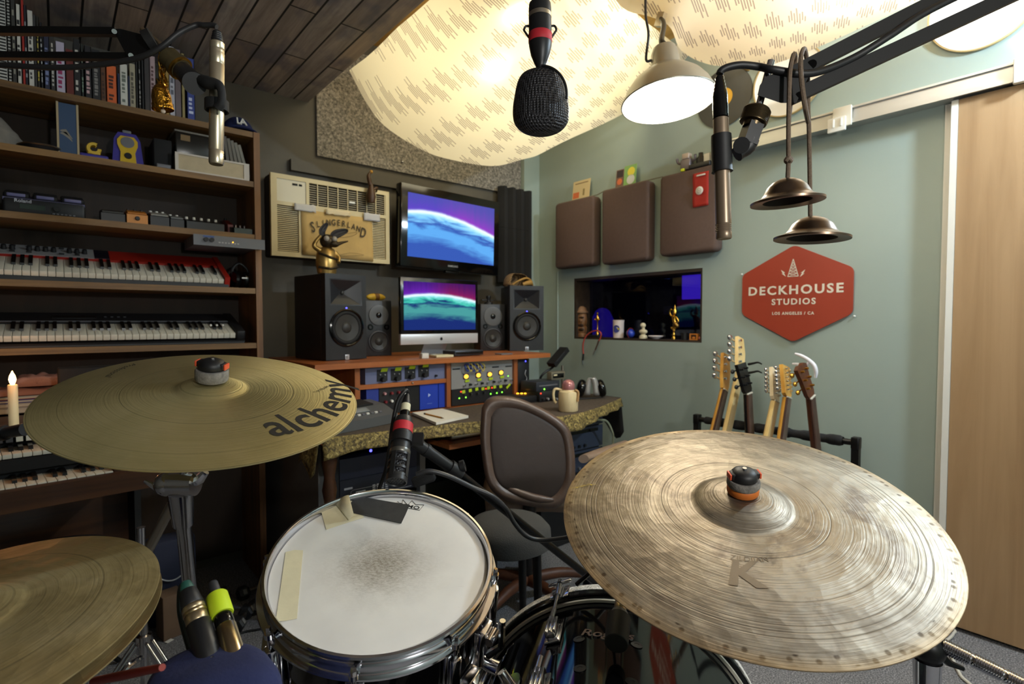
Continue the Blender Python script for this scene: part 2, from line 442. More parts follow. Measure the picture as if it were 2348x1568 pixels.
near_y = [1.2, 1.25, 1.32, 1.38, 1.43, 1.47, 1.50, 1.53, 1.56, 1.60, 1.63]
near_x = [XP + .01, 1.16, 1.27, 1.40, 1.55, 1.68, 1.77, 1.90, 2.05, 2.32, 2.45]
near_z = [ZC - .004, 2.42, 2.46, 2.50, 2.54, 2.57, 2.59, 2.61, 2.61, 2.61, 2.62]
near = [V(q) for q in zip(near_x, near_y, near_z)]
mid = [a.lerp(b, .5) + V((0, 0, -.035 * sin(PI * i / 10))) for i, (a, b) in enumerate(zip(far, near))]
q1 = [a.lerp(b, .16) + V((0, 0, -.012 * sin(PI * i / 10))) for i, (a, b) in enumerate(zip(far, near))]
sheet('hanging_cloth', [far, q1, mid, near], 'cream printed cloth swagged between plank ceiling and right wall, warm bulbs glowing through', 6, 10)
fr = [PY(1395, -25, 1.3), PY(1440, 25, 1.31), PY(1531, 62, 1.31), PY(1562, 120, 1.31), PY(1628, 150, 1.28), PY(1700, 153, 1.22), PX(1765, 152, 2.5)]
rt = [PX(1830, 132, 2.5), PX(1900, 102, 2.5), PX(2000, 52, 2.5), PX(2110, 0, 2.5), PX(2200, -50, 2.5)]
lf = [V((1.35, 1.15, 2.47)), V((1.2, .9, 2.45)), V((1.1, .5, 2.44)), V((1.08, .2, 2.43))]
def lerp_rows():
    rows = [fr]
    for k, f_ in enumerate((.12, .3, .55, .8, 1.0)):
        e = rt[k]; s_ = lf[min(k, 3)] if k < 4 else V((1.08, -.1, 2.43)); n = len(fr) - 1
        row_ = []
        for j in range(n + 1):
            w = j / n; p = s_.lerp(e, w)

            base = fr[0].lerp(fr[-1], w); off = fr[j] - base
            row_.append(p + off * max(0, 1 - f_ * 1.25) + V((0, 0, -.05 * sin(PI * w) * (.4 + f_))))
        rows.append(row_)
    return rows
sheet('hanging_cloth', lerp_rows(), 'white printed cloth billowing overhead at the top right, nearest the sliding door', 6, 6)

# lamps
def bulb(p, label, w, col, r=.03):
    th = thing('light_bulb', label, 'light bulb', p)
    M().sph(p, r).build('glass_globe', mat('lit_bulb', (255, 236, 190), .3, emit=12), th)
    M().cyl(p + V((0, 0, r * .8)), p + V((0, 0, r + .05)), .014).build('socket', black_plastic, th)
    M().cyl(p + V((0, 0, r + .05)), (p.x, p.y, (ZU if p.x > XP else ZC) - .002), .003).build('cable', black_plastic, th)
    light('POINT', p - V((0, 0, r + .012)), w, col, r)
def light(kind, p, w, col, size, tgt=None, sy=None, blend=None, ang=None):
    L = bpy.data.lights.new('light_source', kind); L.energy = w; L.color = col
    if kind == 'AREA':
        L.size = size
        if sy: L.shape = 'RECTANGLE'; L.size_y = sy
    else: L.shadow_soft_size = size
    if kind == 'SPOT': L.spot_size = ang; L.spot_blend = blend
    o = bpy.data.objects.new('light_source', L); C.objects.link(o); o.location = p
    if tgt is not None: o.rotation_euler = (V(tgt) - V(p)).to_track_quat('-Z', 'Y').to_euler()
    return o
WARM, COOL, NEU = (1, .90, .60), (.66, .83, 1), (1, .98, .95)
from mathutils.bvhtree import BVHTree
ob_ = C.objects['hanging_cloth']; bvh = BVHTree.FromPolygons([v.co for v in ob_.data.vertices], [p.vertices for p in ob_.data.polygons])
def over_cloth(px, py): r = ray(px, py).normalized(); h = bvh.ray_cast(EYE, r); return h[0] + r * .03 + V((0, 0, .03))
bulb(over_cloth(1131, 148), 'round bulb glowing through the cream cloth left of the hanging black microphone', .7, WARM, .02)
bulb(over_cloth(1182, 22), 'round bulb glowing through the cream cloth at the top edge of the photo', .7, WARM, .02)
light('AREA', (1.75, 1.95, ZU - .03), 13, WARM, 1.0, (1.75, 1.95, 0), .7)  # added area light without a fixture, evens the glow through the cream cloth
# bulbs by the door, behind the kit and above the second cloth
bulb(V((2.32, -.22, 2.38)), 'bare cool white bulb hanging by the sliding door', 105, COOL, .05)
bulb(V((.35, -.75, 1.62)), 'added bare white bulb, out of view behind the drummer seat', 56, NEU, .05)  # added fill bulb out of view, hung low to brighten planks and kit
bulb(V((2.05, .5, 2.64)), 'bulb glowing above the second printed cloth', 30, (1, .98, .96))
light('POINT', (WR + .9, 1.7, 2.1), 2, (.25, .16, 1), .02)
wd = bpy.data.worlds.new('world'); bpy.context.scene.world = wd; wd.use_nodes = True
wd.node_tree.nodes['Background'].inputs[0].default_value = (.02, .02, .022, 1)
vs = bpy.context.scene.view_settings
bpy.context.scene.display_settings.display_device = 'sRGB'
vs.view_transform = 'Standard'; vs.look = 'None'; vs.gamma = 1; vs.use_curve_mapping = False; vs.exposure = 0
# BOOKCASE AND WHAT STANDS ON IT
YF = 2.62
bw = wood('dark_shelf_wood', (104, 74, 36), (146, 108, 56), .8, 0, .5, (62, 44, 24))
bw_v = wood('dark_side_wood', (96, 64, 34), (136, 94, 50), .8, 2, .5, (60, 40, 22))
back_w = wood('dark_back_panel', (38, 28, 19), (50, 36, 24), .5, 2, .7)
XS0, XS1 = PY(585, 560, YF).x, PY(599, 560, YF).x
SZ = [PY(585, y, YF).z for y in (304, 417, 538, 661, 786)]
bc_ = thing('bookcase', 'tall dark wooden bookcase filling the left of the back wall', 'bookcase', (-.2, YF, 0))
XL = -.95
for z in SZ: M().bx(XL + .026, XS0 - .0005, YF, WB - .03, z - .024, z).build('shelf', bw, bc_)
M().bx(XS0, XS1, YF - .004, WB - .014, 0, SZ[0]).build('side_panel', bw_v, bc_)
M().bx(XL, XL + .025, YF - .004, WB - .014, 0, SZ[0]).build('side_panel', bw_v, bc_)
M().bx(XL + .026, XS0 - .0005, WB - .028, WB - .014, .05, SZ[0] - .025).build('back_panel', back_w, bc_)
# books along the top: (left px, right px, top px on the spine, colour, print colour, describing words)
BK = [(-34, -18, -60, (40, 40, 44), None, 'black'), (-17, -2, -50, (150, 146, 138), (60, 60, 60), 'grey'),
 (0, 19, -40, (206, 204, 196), 'spiral', 'white spiral-bound'), (20, 30, -30, (184, 182, 174), 'spiral', 'grey spiral-bound'), (31, 40, -8, (58, 56, 52), (150, 146, 130), 'thin dark grey'), (41, 53, 10, (212, 208, 196), (40, 40, 40), 'white'), (54, 58, -6, (172, 44, 34), None, 'thin red'),
 (59, 67, 12, (36, 34, 44), (150, 150, 150), 'thin black'), (68, 80, 24, (204, 200, 190), (60, 60, 60), 'cream'), (81, 86, 34, (60, 58, 56), None, 'very thin grey'), (87, 94, 38, (46, 42, 34), (190, 170, 70), 'black and yellow'),
 (95, 101, 52, (30, 30, 36), (180, 180, 180), 'slim black'), (102, 117, 80, (38, 40, 62), (120, 130, 170), 'dark blue'), (118, 128, 82, (50, 48, 46), (190, 186, 176), 'charcoal'), (129, 152, 94, (186, 178, 196), (150, 40, 90), 'pale lilac'), (153, 170, 112, (104, 38, 30), None, 'dark red'),
 (171, 186, 88, (28, 26, 26), (196, 192, 180), 'black, white-lettered'), (187, 194, 100, (40, 42, 38), (120, 140, 120), 'thin dark green'), (195, 212, 104, (34, 30, 32), (196, 160, 160), 'black, pink-lettered'), (213, 231, 112, (36, 34, 34), (130, 126, 120), 'plain black'), (232, 243, 146, (96, 60, 34), (60, 36, 24), 'brown'),
 (244, 269, 148, (214, 100, 44), (70, 34, 20), 'bright orange'), (270, 275, 168, (30, 44, 74), None, 'thin navy'), (276, 293, 145, (206, 204, 192), (110, 116, 104), 'broad white'), (294, 297, 174, (34, 44, 70), None, 'very thin blue'), (298, 311, 145, (168, 158, 132), (90, 84, 70), 'tan'),
 (312, 317, 140, (40, 38, 36), None, 'thin black pamphlet'), (318, 324, 138, (48, 44, 40), (150, 146, 140), 'slim dark brown'), (325, 331, 134, (34, 32, 32), None, 'slim jet black'), (332, 344, 130, (60, 54, 52), None, 'dark taupe'), (345, 357, 128, (176, 150, 150), (90, 60, 60), 'dusty pink'),
 (380, 388, 124, (160, 128, 60), None, 'mustard'), (389, 401, 106, (182, 180, 188), (100, 100, 110), 'silver-grey'), (402, 415, 112, (108, 94, 96), None, 'mauve'), (416, 425, 122, (150, 134, 84), None, 'khaki'), (428, 447, 132, (52, 66, 136), (190, 196, 220), 'royal blue')]
NTH = 'first second third fourth fifth sixth seventh eighth ninth tenth'.split()
oi = [b[5] for b in BK].index('bright orange')
for i, (x0, x1, yt, c, pr, w) in enumerate(BK):
    a, b = PY(x0, 200, YF + .03), PY(x1, 200, YF + .03)
    yb = 178 + x0 * .207; zt = min(PY(x0, yt, YF + .03).z, ZC - .012); zb = SZ[0] + .001; dp = .17 + .05 * rnd.random(); wd_ = max(b.x - a.x - .001, .006)
    n_ = len(BK); k = abs(i - oi); sd = 'right' if i > oi else 'left'
    lab = f'{w} book in the row on top of the bookcase'
    if k: lab = f'{w} book on the bookcase top, ' + (f'{NTH[k - 1]} {sd} of the orange book' if k <= 9 else f'{NTH[i]} from the left end' if i < 10 else f'{NTH[n_ - 1 - i]} from the right end' if n_ - i <= 10 else f'{k} places left of the orange book')
    th = thing('book', lab, 'book', (a.x + wd_ / 2, YF + .03, zb), None, 'books on top of the bookcase')
    h = zt - zb; m = mat('book_cover_%d_%d_%d' % c, c, .6, var=.06, scale=30)
    q = M(); t_ = min(.0022, wd_ * .2); X = a.x
    q.bx(X, X + wd_, YF + .03, YF + .03 + t_, zb, zt); q.bx(X, X + t_, YF + .03, YF + .03 + dp, zb, zt); q.bx(X + wd_ - t_, X + wd_, YF + .03, YF + .03 + dp, zb, zt)
    q.build('cover', m, th, 0)
    q = M(); q.bx(X + t_ * 1.05, X + wd_ - t_ * 1.05, YF + .03 + t_ * 1.05, YF + .03 + dp - .004, zb + .003, zt - .003); q.build('pages', paper, th, 0)
    if pr == 'spiral':
        q = M(); n = int(h / .011)
        for j in range(n): q.bx(X + .001, X + wd_ - .001, YF + .0275, YF + .0302, zb + .004 + j * .011, zb + .009 + j * .011)
        q.build('spiral_binding', mat('black_coil', (20, 20, 20), .5), th, 0)
    elif pr:
        q = M(); zz = zb + h * .12; ww = wd_ * .28
        while zz < zb + h * .8:
            L = h * (.03 + .05 * rnd.random()); q.bx(X + wd_ / 2 - ww, X + wd_ / 2 + ww * (.3 + .7 * rnd.random()), YF + .0294, YF + .0301, zz, zz + L); zz += L + h * (.012 + .03 * rnd.random() + (.12 if rnd.random() < .15 else 0))
        q.build('spine_print', mat('spine_print_%d_%d_%d' % pr, pr, .6), th, 0)
# cap
p = PY(548, 296, YF + .10); p.z = SZ[0] + .001
th = thing('baseball_cap', 'navy baseball cap with two white letters on the bookcase top', 'cap', p)
navy = mat('navy_cotton', (24, 34, 78), .85, bump=.2, bscale=300)
q = M(); q.sph(p + V((0, .02, .004)), (.070, .078, .085), 24, 16); q.v = [v if v.z > p.z else V((v.x, v.y, p.z)) for v in q.v]; q.build('crown', navy, th, 80)
rows = [[p + V((.075 * (j / 6 - 1) * 1.0, -.05 - .06 * k * (1 - ((j - 6) / 6) ** 2) - .008, .010 - .005 * ((j - 6) / 6) ** 2)) for j in range(13)] for k in (0, .5, 1)]
q = M(); q.grid(rows, None, .002); q.build('brim', navy, th, 180)
T = at(p + V((-.003, -.056, .048))) @ frame_xz((1, 0, 0), (0, -.92, .38))
text('LA', .045, th, mat('white_thread', (226, 224, 214), .8), T, depth=.003, bold=.01, space=.62)
# ---- shelf two
z2 = SZ[1] + .001
def sx(px, d=.03, y=300): return PY(px, y, YF + d)
th = thing('box', 'dark blue upright box with tan edges and a grey swoosh mark', 'box', (sx(156).x, YF + .1, z2))
a, b, zt = sx(130).x, sx(181).x, sx(150, y=237).z
M().bx(a + .007, b - .007, YF + .03, YF + .20, z2, zt).build('body', mat('slate_blue_card', (52, 74, 104), .7), th, 0)
q = M(); q.bx(a, a + .0065, YF + .028, YF + .2, z2, zt + .002); q.build('edge_strip', mat('tan_card', (176, 158, 124), .8), th, 0)
q = M(); q.bx(b - .0065, b, YF + .028, YF + .2, z2, zt + .002); q.build('edge_strip', mat('tan_card', (176, 158, 124), .8), th, 0)
q = M()
for k in (0, 1):
    q.grid([[V((a + .010 + (b - a - .03) * i / 8, YF + .0295, z2 + (zt - z2) * (.44 - .05 * k - .13 * (i / 8) ** 1.5) + dz * (1 - abs(i / 4 - 1) * .8))) for i in range(9)] for dz in (.0, .018)])
q.build('printed_swoosh', mat('grey_print', (130, 124, 112), .7), th)
# silver bag and flat disc tray
p = sx(4, .12); p.z = z2 + .001
q = M(); rows = []
for i in range(9):
    k = i / 8; rows.append([p + V((.10 * cos(a_) * (1 - .75 * k ** 1.4) + .02 * MN.noise(V((k * 3, a_, 1))) - .03, .07 * sin(a_) * (1 - .7 * k), .115 * k + .005 * abs(sin(a_ * 3)))) for a_ in [2 * PI * j / 20 for j in range(21)]])
q.grid(rows); o = q.build('cloth_bag', mat('grey_bag_cloth', (128, 122, 112), .9, var=.2, scale=25), smooth=180); tag(o, 'crumpled grey cloth bag at the left end of the second shelf', 'bag')
p = sx(92, .06); th = thing('tray', 'flat dark tray with a silver rim on the second shelf', 'tray', (p.x, p.y, z2))
M().lathe([(.001, 0), (.055, 0), (.065, .014), (.058, .016), (.05, .008), (.001, .006)], at((p.x, p.y, z2)), 32).build('dish', black_plastic, th)
M().lathe([(.0655, .012), (.068, .014), (.0655, .018), (.060, .0175), (.0655, .012)], at((p.x, p.y, z2)), 32).build('rim', steel, th)
# yellow tape dispenser on a purple base
yel = mat('yellow_plastic', (206, 170, 40), .45); pur = mat('violet_plastic', (62, 54, 140), .45)
p = sx(214, .05); p.z = z2; th = thing('tape_measure', 'yellow hooked gadget on a violet foot beside the blue box', 'gadget', p)
M().rbox(p + V((0, .02, .010)), (.09, .06, .019), .008).build('foot', pur, th)
q = M(); q.T = at(p + V((0, .01, .042))) @ MX.Rotation(R(90), 4, 'X'); q.lathe([(.012, -.018), (.022, -.018), (.024, -.014), (.024, .014), (.022, .018), (.012, .018), (.012, -.018)], None, 28, R(60), R(60) + R(300)); q.T = MX.Identity(4)
q.rbox(p + V((0, .01, .026)), (.040, .034, .012), .004); q.build('hook', yel, th)
# stud finder
p = sx(293, .05); p.z = z2; th = thing('stud_finder', 'violet handheld stud finder with a yellow face and grey dial', 'tool', p)
p = p + V((0, .012, .008)); T = at(p) @ frame_xz((1, 0, .0), (0, -.985, .17))
q = M(); q.T = T; q.prism([(-.052, .001), (.052, .001), (.047, .06), (.044, .10), (.030, .128), (-.030, .128), (-.044, .10), (-.047, .06)], -.03, 0); q.build('body', pur, th)
q = M(); q.T = T; q.prism([(-.027, .003), (.027, .003), (.024, .045), (.034, .075), (.034, .095), (.022, .112), (-.022, .112), (-.034, .095), (-.034, .075), (-.024, .045)], .0005, .006); q.build('face_plate', yel, th)
q = M(); q.T = T; q.lathe([(.001, .0065), (.021, .0065), (.023, .008), (.001, .009)], at((0, .086, 0)), 24); q.build('dial_window', mid_grey, th)
q = M(); q.T = T; q.lathe([(.001, .0065), (.013, .0065), (.012, .010), (.001, .010)], at((0, .030, 0)), 20); q.build('button', black_plastic, th)
q = M(); q.T = T; q.rbox((0, .136, -.012), (.03, .012, .02), .004); q.build('tip', mid_grey, th)
# boxes at the right end
a, b = sx(352).x, sx(394).x
o = M().rbox(((a + b) / 2, YF + .12, z2 + .062), (b - a, .16, .124), .004).build('box', black_matte); tag(o, 'small matte black box on the second shelf, right of the stud finder', 'box')
th = thing('storage_box', 'long low cream cardboard box with a white rim on the second shelf', 'box', (sx(483).x, YF + .1, z2))
a, b = sx(398).x, sx(567).x; h = .075
M().bx(a + .004, b - .004, YF + .012, YF + .22, z2, z2 + h - .002).build('body', mat('buff_card', (188, 172, 140), .8, var=.06, scale=40), th, 0)
q = M(); yy = YF + .010
for e in ((a, a + .012, z2, z2 + h), (b - .022, b, z2, z2 + h), (a + .012, b - .022, z2, z2 + .007), (a + .012, b - .022, z2 + h - .007, z2 + h)): q.bx(e[0], e[1], yy - .002, yy + .0015, e[2], e[3])
q.build('white_rim', mat('white_card', (206, 198, 186), .8), th, 0)
a, b = sx(402).x, sx(500).x
th = thing('plastic_case', 'dark glossy lidded case on top of the cream cardboard box', 'case', ((a + b) / 2, YF + .1, z2 + h))
M().rbox(((a + b) / 2, YF + .12, z2 + h + .047), (b - a, .16, .090), .006).build('body', mat('smoked_plastic', (34, 32, 28), .25), th)
M().rbox(((a + b) / 2, YF + .12, z2 + h + .098), (b - a + .006, .166, .008), .003).build('lid', mat('grey_lid', (110, 104, 94), .5), th)
M().bx(a + .02, a + .055, YF + .0385, YF + .0395, z2 + h + .06, z2 + h + .084).build('paper_label', mat('kraft_label', (128, 104, 70), .8), th, 0)
a = sx(512).x
for k in range(5):
    o = M().box((a + .012 + k * .0155, YF + .10, z2 + h + .056 - k * .003), (.012, .13, .11 - k * .006), (0, R(-6 - k * 2), 0)).build('booklet', mat('grey_booklet_%d' % k, (104 + 9 * k, 100 + 9 * k, 92 + 8 * k), .8), smooth=0)
    tag(o, f'grey booklet leaning on the cream box, {NTH[k]} from the dark case', 'booklet', 'grey leaning booklets')
o = M().rbox((sx(372).x, YF + .022, z2 + .008), (.05, .03, .015), .004).build('cable_adapter', mid_grey); tag(o, 'small silver-grey adapter at the shelf edge before the black box', 'adapter')
# ---- shelf three: drum module and pedals
z3 = SZ[2] + .001
def sy3(px, y, d=.03): return PY(px, y, YF + d)
a, b = sy3(4, 470).x, sy3(196, 470).x; zt = sy3(100, 425).z
th = thing('drum_module', 'long black and violet electronic drum pad module on the third shelf', 'drum module', ((a + b) / 2, YF + .1, z3))
vio = mat('violet_grey_plastic', (112, 110, 150), .4)
W_ = b - a; hh_ = .055
q = M(); q.rbox((a + W_ / 2, YF + .13, z3 + hh_ / 2), (W_, .20, hh_), .01); q.build('body', black_plastic, th)
q = M(); q.box((a + W_ / 2, YF + .10, z3 + hh_ + .010), (W_ * .98, .14, .010), (R(14), 0, 0)); q.build('trim_plate', vio, th)
for k in range(3):
    T = at((a + W_ * (.16 + k * .34), YF + .11, z3 + hh_ + .024)) @ MX.Rotation(R(14), 4, 'X')
    q = M(); q.rbox((0, 0, 0), (W_ * .30, .13, .02), .012, None, T); q.build('pad', rubber, th)
    q = M(); q.rbox((0, -.062, .003), (W_ * .22, .012, .012), .004, None, T); q.build('pad_rim', vio, th)
q = M(); q.bx(a + W_ * .2, a + W_ * .5, YF + .0285, YF + .0300, z3 + .016, z3 + .034); q.build('display', mat('dark_green_display', (26, 44, 34), .2), th)
q = M(); q.cyl((a + W_ * .64, YF + .03, z3 + .026), (a + W_ * .64, YF + .02, z3 + .026), .010); q.build('dial', black_plastic, th)
for k in range(6): q = M(); q.rbox((a + W_ * (.60 + .05 * k), YF + .029, z3 + .008), (.008, .004, .004), .001); q.build('button', mid_grey, th)
T = at((a + W_ * .24, YF + .0295, z3 + .044)) @ frame_xz((1, 0, 0), (0, -1, 0)); text('Roland', .017, th, mat('silver_print', (196, 198, 206), .5), T, bold=.01)
def pedal(x0, x1, ytop, c, label, knobs=3, w2=None, tread=None, d=.02):
    a, b = sy3(x0, 500, d).x, sy3(x1, 500, d).x; h = max(sy3((x0 + x1) / 2, ytop, d).z - z3, .02)
    th = thing('effects_pedal', label, 'effects pedal', ((a + b) / 2, YF + d, z3), None, 'effects pedals on the third shelf'); m = mat('pedal_%d_%d_%d' % c, c, .4)
    q = M(); q.T = at(((a + b) / 2, 0, 0)); W = b - a
    q.add([(sx_ * W / 2, YF + d + y_, z3 + z_) for sx_ in (-1, 1) for y_, z_ in ((0, 0), (0, h * .62), (.075, h), (.12, h), (.12, 0))], [(0, 1, 2, 3, 4)[::-1], (5, 6, 7, 8, 9)] + [(i, (i + 1) % 5, 5 + (i + 1) % 5, 5 + i) for i in range(5)])
    q.build('housing', m, th, 0)
    for k in range(knobs):
        x = a + W * (k + .5) / knobs; q = M(); q.cyl((x, YF + d + .095, z3 + h), (x, YF + d + .095, z3 + h + .013), .0065, .0055, 14); q.build('knob', w2 or black_plastic, th)
    if tread:
        q = M(); q.box(((a + b) / 2, YF + d + .035, z3 + h * .82 + .003), (W * .9, .06, .005), (math.atan2(h * .38, .075), 0, 0)); q.build('tread', mat('pedal_tread_%d' % tread[0], tread, .5), th, 0)
    return th, a, b, h
pedal(232, 287, 478, (26, 25, 24), 'flat black effects pedal left of the orange one', 0, None, (60, 58, 54))
th, a, b, h = pedal(291, 339, 480, (206, 132, 44), 'orange effects pedal on the third shelf', 3, None, (188, 116, 36), .012)
q = M(); q.cyl(((a + b) / 2, YF + .0125, z3 + h * .36), ((a + b) / 2, YF + .004, z3 + h * .36), .009, .007, 16); q.build('thumb_screw', black_plastic, th)
pedal(345, 388, 484, (30, 30, 32), 'black effects pedal with a white corner, right of the orange one', 3, white_plastic, (150, 148, 140), .015)
pedal(391, 422, 492, (24, 24, 26), 'small black effects pedal, middle of the row', 2, white_plastic, (120, 120, 118), .015)
pedal(428, 514, 500, (28, 28, 29), 'wide black effects pedal with a row of white knobs', 5, white_plastic, None, .015)
pedal(522, 534, 500, (110, 34, 28), 'little dark red effects pedal left of the green one', 1, None, None, .10)
pedal(537, 578, 517, (42, 58, 56), 'dark green effects pedal with silver knobs at the right end', 4, chrome, None, .012)
# rack unit hung under shelf three
zr1 = SZ[2] - .0255; a, b = PY(446, 560, YF - .03).x, PY(590, 560, YF - .03).x
th = thing('rack_unit', 'slim grey rack unit hung under the third shelf', 'rack unit', ((a + b) / 2, YF, zr1 - .045))
b = XS0 - .002; M().bx(a, b, YF - .03, YF + .20, zr1 - .044, zr1).build('chassis', mat('rack_grey', (98, 102, 110), .45), th, 0)
M().bx(a - .004, b + .034, YF - .034, YF - .0305, zr1 - .044, zr1).build('face_plate', mat('rack_face_grey', (112, 116, 124), .4), th, 0)
for k in (0, 1):
    q = M(); x = a + (b - a) * (.17 + .09 * k); q.cyl((x, YF - .0345, zr1 - .02), (x, YF - .046, zr1 - .02), .009); q.build('knob', black_plastic, th)
q = M(); q.bx(a + (b - a) * .13, a + (b - a) * .30, YF - .0355, YF - .0345, zr1 - .010, zr1 - .003); q.build('blue_label', mat('blue_label', (70, 96, 160), .5), th, 0)
q = M()
for k in range(7): q.bx(a + (b - a) * (.37 + k * .05), a + (b - a) * (.40 + k * .05), YF - .0355, YF - .0345, zr1 - .030, zr1 - .025)
q.build('printed_legend', mat('pale_legend', (178, 180, 184), .5), th, 0)
q = M(); q.sph((a + (b - a) * .6, YF - .035, zr1 - .022), .0025); q.build('indicator', led_amber, th)

# ---- keyboards (tilted towards the room on shelves four and five)
ivory = mat('ivory_key', (216, 212, 196), .35); ebony = mat('ebony_key', (14, 14, 15), .25)
def keys(par, T, x_right, n, skip, pitch=.0235, dep=.145, bl=.09, rise=.011, first=0, fr=.020):
    """n white keys leftwards from x_right; skip: pattern offset of the octave"""
    for k in range(n):
        x = x_right - pitch * (k + .5)
        q = M(); q.T = T; q.rbox((x, dep / 2, -fr / 2), (pitch - .0014, dep, fr), .0015, seg=1); q.build('white_key', ivory, par, 30)
        if (k + skip) % 7 not in (2, 6):
            xb = x_right - pitch * (k + 1); q = M(); q.T = T
            w = .0058
            q.add([(xb + sx_ * w, y_, z_) for sx_ in (-1, 1) for y_, z_ in ((dep - bl, -.004), (dep - bl + .004, rise * .75), (dep - bl + .012, rise), (dep, rise), (dep, -.004))], [(0, 1, 2, 3, 4)[::-1], (5, 6, 7, 8, 9)] + [(i, (i + 1) % 5, 5 + (i + 1) % 5, 5 + i) for i in range(5)])
            q.build('black_key', ebony, par, 0)
# red stage keyboard
z4 = SZ[3] + .001; redm = mat('red_lacquer_keyboard', (156, 34, 22), .4)
xr = PY(527, 650, YF + .01).x; tilt = R(24)
th = thing('stage_keyboard', 'red stage keyboard with a grey knob panel on the fourth shelf', 'keyboard', (xr - .45, YF + .01, z4))
T = at((0, YF + .012, z4 + .024)) @ MX.Rotation(tilt, 4, 'X')
Lk = 1.0; xk = xr - .022
q = M(); q.T = T; q.bx(xr - Lk, xr, .0, .27, -.024, -.0215); q.build('base', black_plastic, th, 0)
q = M(); q.T = T; q.bx(xr - .020, xr, -.004, .27, -.021, .022); q.build('end_cheek', redm, th, 0)
q = M(); q.T = T; q.bx(xr - Lk, xr - .021, .152, .27, -.021, .016); q.build('panel', redm, th, 0)
q = M(); q.T = T; q.bx(xr - Lk, xr - .021, .146, .1515, -.021, .013); q.build('key_slip', redm, th, 0)
keys(th, T @ at((0, 0, .010)), xk, 41, 5)
xg = PY(215, 585, YF + .2).x
q = M(); q.T = T; q.bx(xr - Lk + .002, xg, .156, .266, .0163, .0185); q.build('control_panel', mat('pale_grey_panel', (142, 142, 142), .5), th, 0)
q = M(); q.T = T; q.bx(xg + .001, xg + .05, .160, .262, .0163, .019); q.build('display', mat('dark_display', (24, 22, 34), .2), th, 0)
for k in range(16):
    x = xg - .03 - k * .024
    for j, yy in enumerate((.178, .205, .245)):
        if (k * 3 + j) % 5 == 0: continue
        q = M(); q.T = T
        if j == 1: q.cyl((x, yy, .0187), (x, yy, .036), .009, .0075, 12); q.build('knob', black_plastic, th)
        elif k % 2: q.rbox((x, yy, .0215), (.016, .007, .005), .001); q.build('button', black_plastic, th)
for xq in (xr - .08, xr - Lk + .1): q = M(); q.bx(xq - .02, xq + .02, YF + .20, YF + .24, z4, z4 + .024 + .21 * sin(tilt) - .022); q.build('rest_block', black_matte, th, 0)
q = M(); q.bx(xr - Lk, xr - .003, YF + .013, YF + .05, z4, z4 + .0135); q.build('front_lip', black_plastic, th, 0)
# headphones beside it
p = PY(552, 655, YF + .07); p.z = z4
th = thing('headphones', 'black headphones standing beside the red keyboard', 'headphones', p)
q = M(); q.tube([p + V((-.028, .0, .045)), p + V((-.032, .01, .085)), p + V((0, .02, .115)), p + V((.032, .01, .085)), p + V((.028, 0, .045))], .006, 8, 6); q.build('headband', black_plastic, th)
for s_ in (-1, 1):
    q = M(); q.T = at(p + V((s_ * .024, 0, .040))) @ frame_z((s_, -.3, 0)); q.lathe([(.012, -.012), (.034, -.010), (.038, 0), (.034, .010), (.001, .013)], None, 24); c = q.build('ear_cup', black_gloss, th)
q = M(); q.T = at(p + V((.006, -.043, .045))); q.rbox((0, 0, 0), (.022, .002, .006), .001); q.build('badge', white_plastic, th)
# black digital piano
z5 = SZ[4] + .001; xr = PY(563, 770, YF + .0).x; tilt = R(17)
th = thing('digital_piano', 'slim black digital piano on the fifth shelf', 'keyboard', (xr - .5, YF + .01, z5))
T = at((0, YF + .002, z5 + .034)) @ MX.Rotation(tilt, 4, 'X'); Lk = 1.1; xk = xr - .040
q = M(); q.T = T; q.bx(xr - Lk, xr, .0, .28, -.030, -.0215); q.build('base', black_plastic, th, 0)
q = M(); q.T = T; q.rbox((xr - .019, .138, .0), (.038, .285, .042), .008); q.build('end_cheek', black_plastic, th)
q = M(); q.T = T; q.bx(xr - Lk, xr - .039, .150, .28, -.021, .016); q.build('panel', black_plastic, th, 0)
q = M(); q.T = T; q.bx(xr - Lk, xr - .039, .154, .160, .0165, .0185); q.build('felt_strip', mid_grey, th, 0)
keys(th, T @ at((0, 0, .010)), xk, 44, 6, fr=.022)
for k in range(3): q = M(); q.T = T; q.sph((xk - .075 + .024 * k - .01, .075, .024), .005); q.build('white_key_pin', white_plastic, th)
q = M(); q.T = T; q.bx(xr - .66, xr - .52, .20, .235, .0165, .0185); q.build('display', black_gloss, th, 0)
for k in range(4): q = M(); q.T = T; q.rbox((xr - .49 + k * .022, .215, .019), (.010, .007, .004), .001); q.build('button', dark_grey, th)
for xq in (xr - .1, xr - Lk + .1): q = M(); q.bx(xq - .02, xq + .02, YF + .20, YF + .24, z5, z5 + .030 + .20 * sin(tilt) - .024); q.build('rest_block', black_matte, th, 0)
q = M(); q.bx(xr - Lk, xr - .003, YF + .006, YF + .04, z5, z5 + .0065); q.build('front_lip', black_plastic, th, 0)

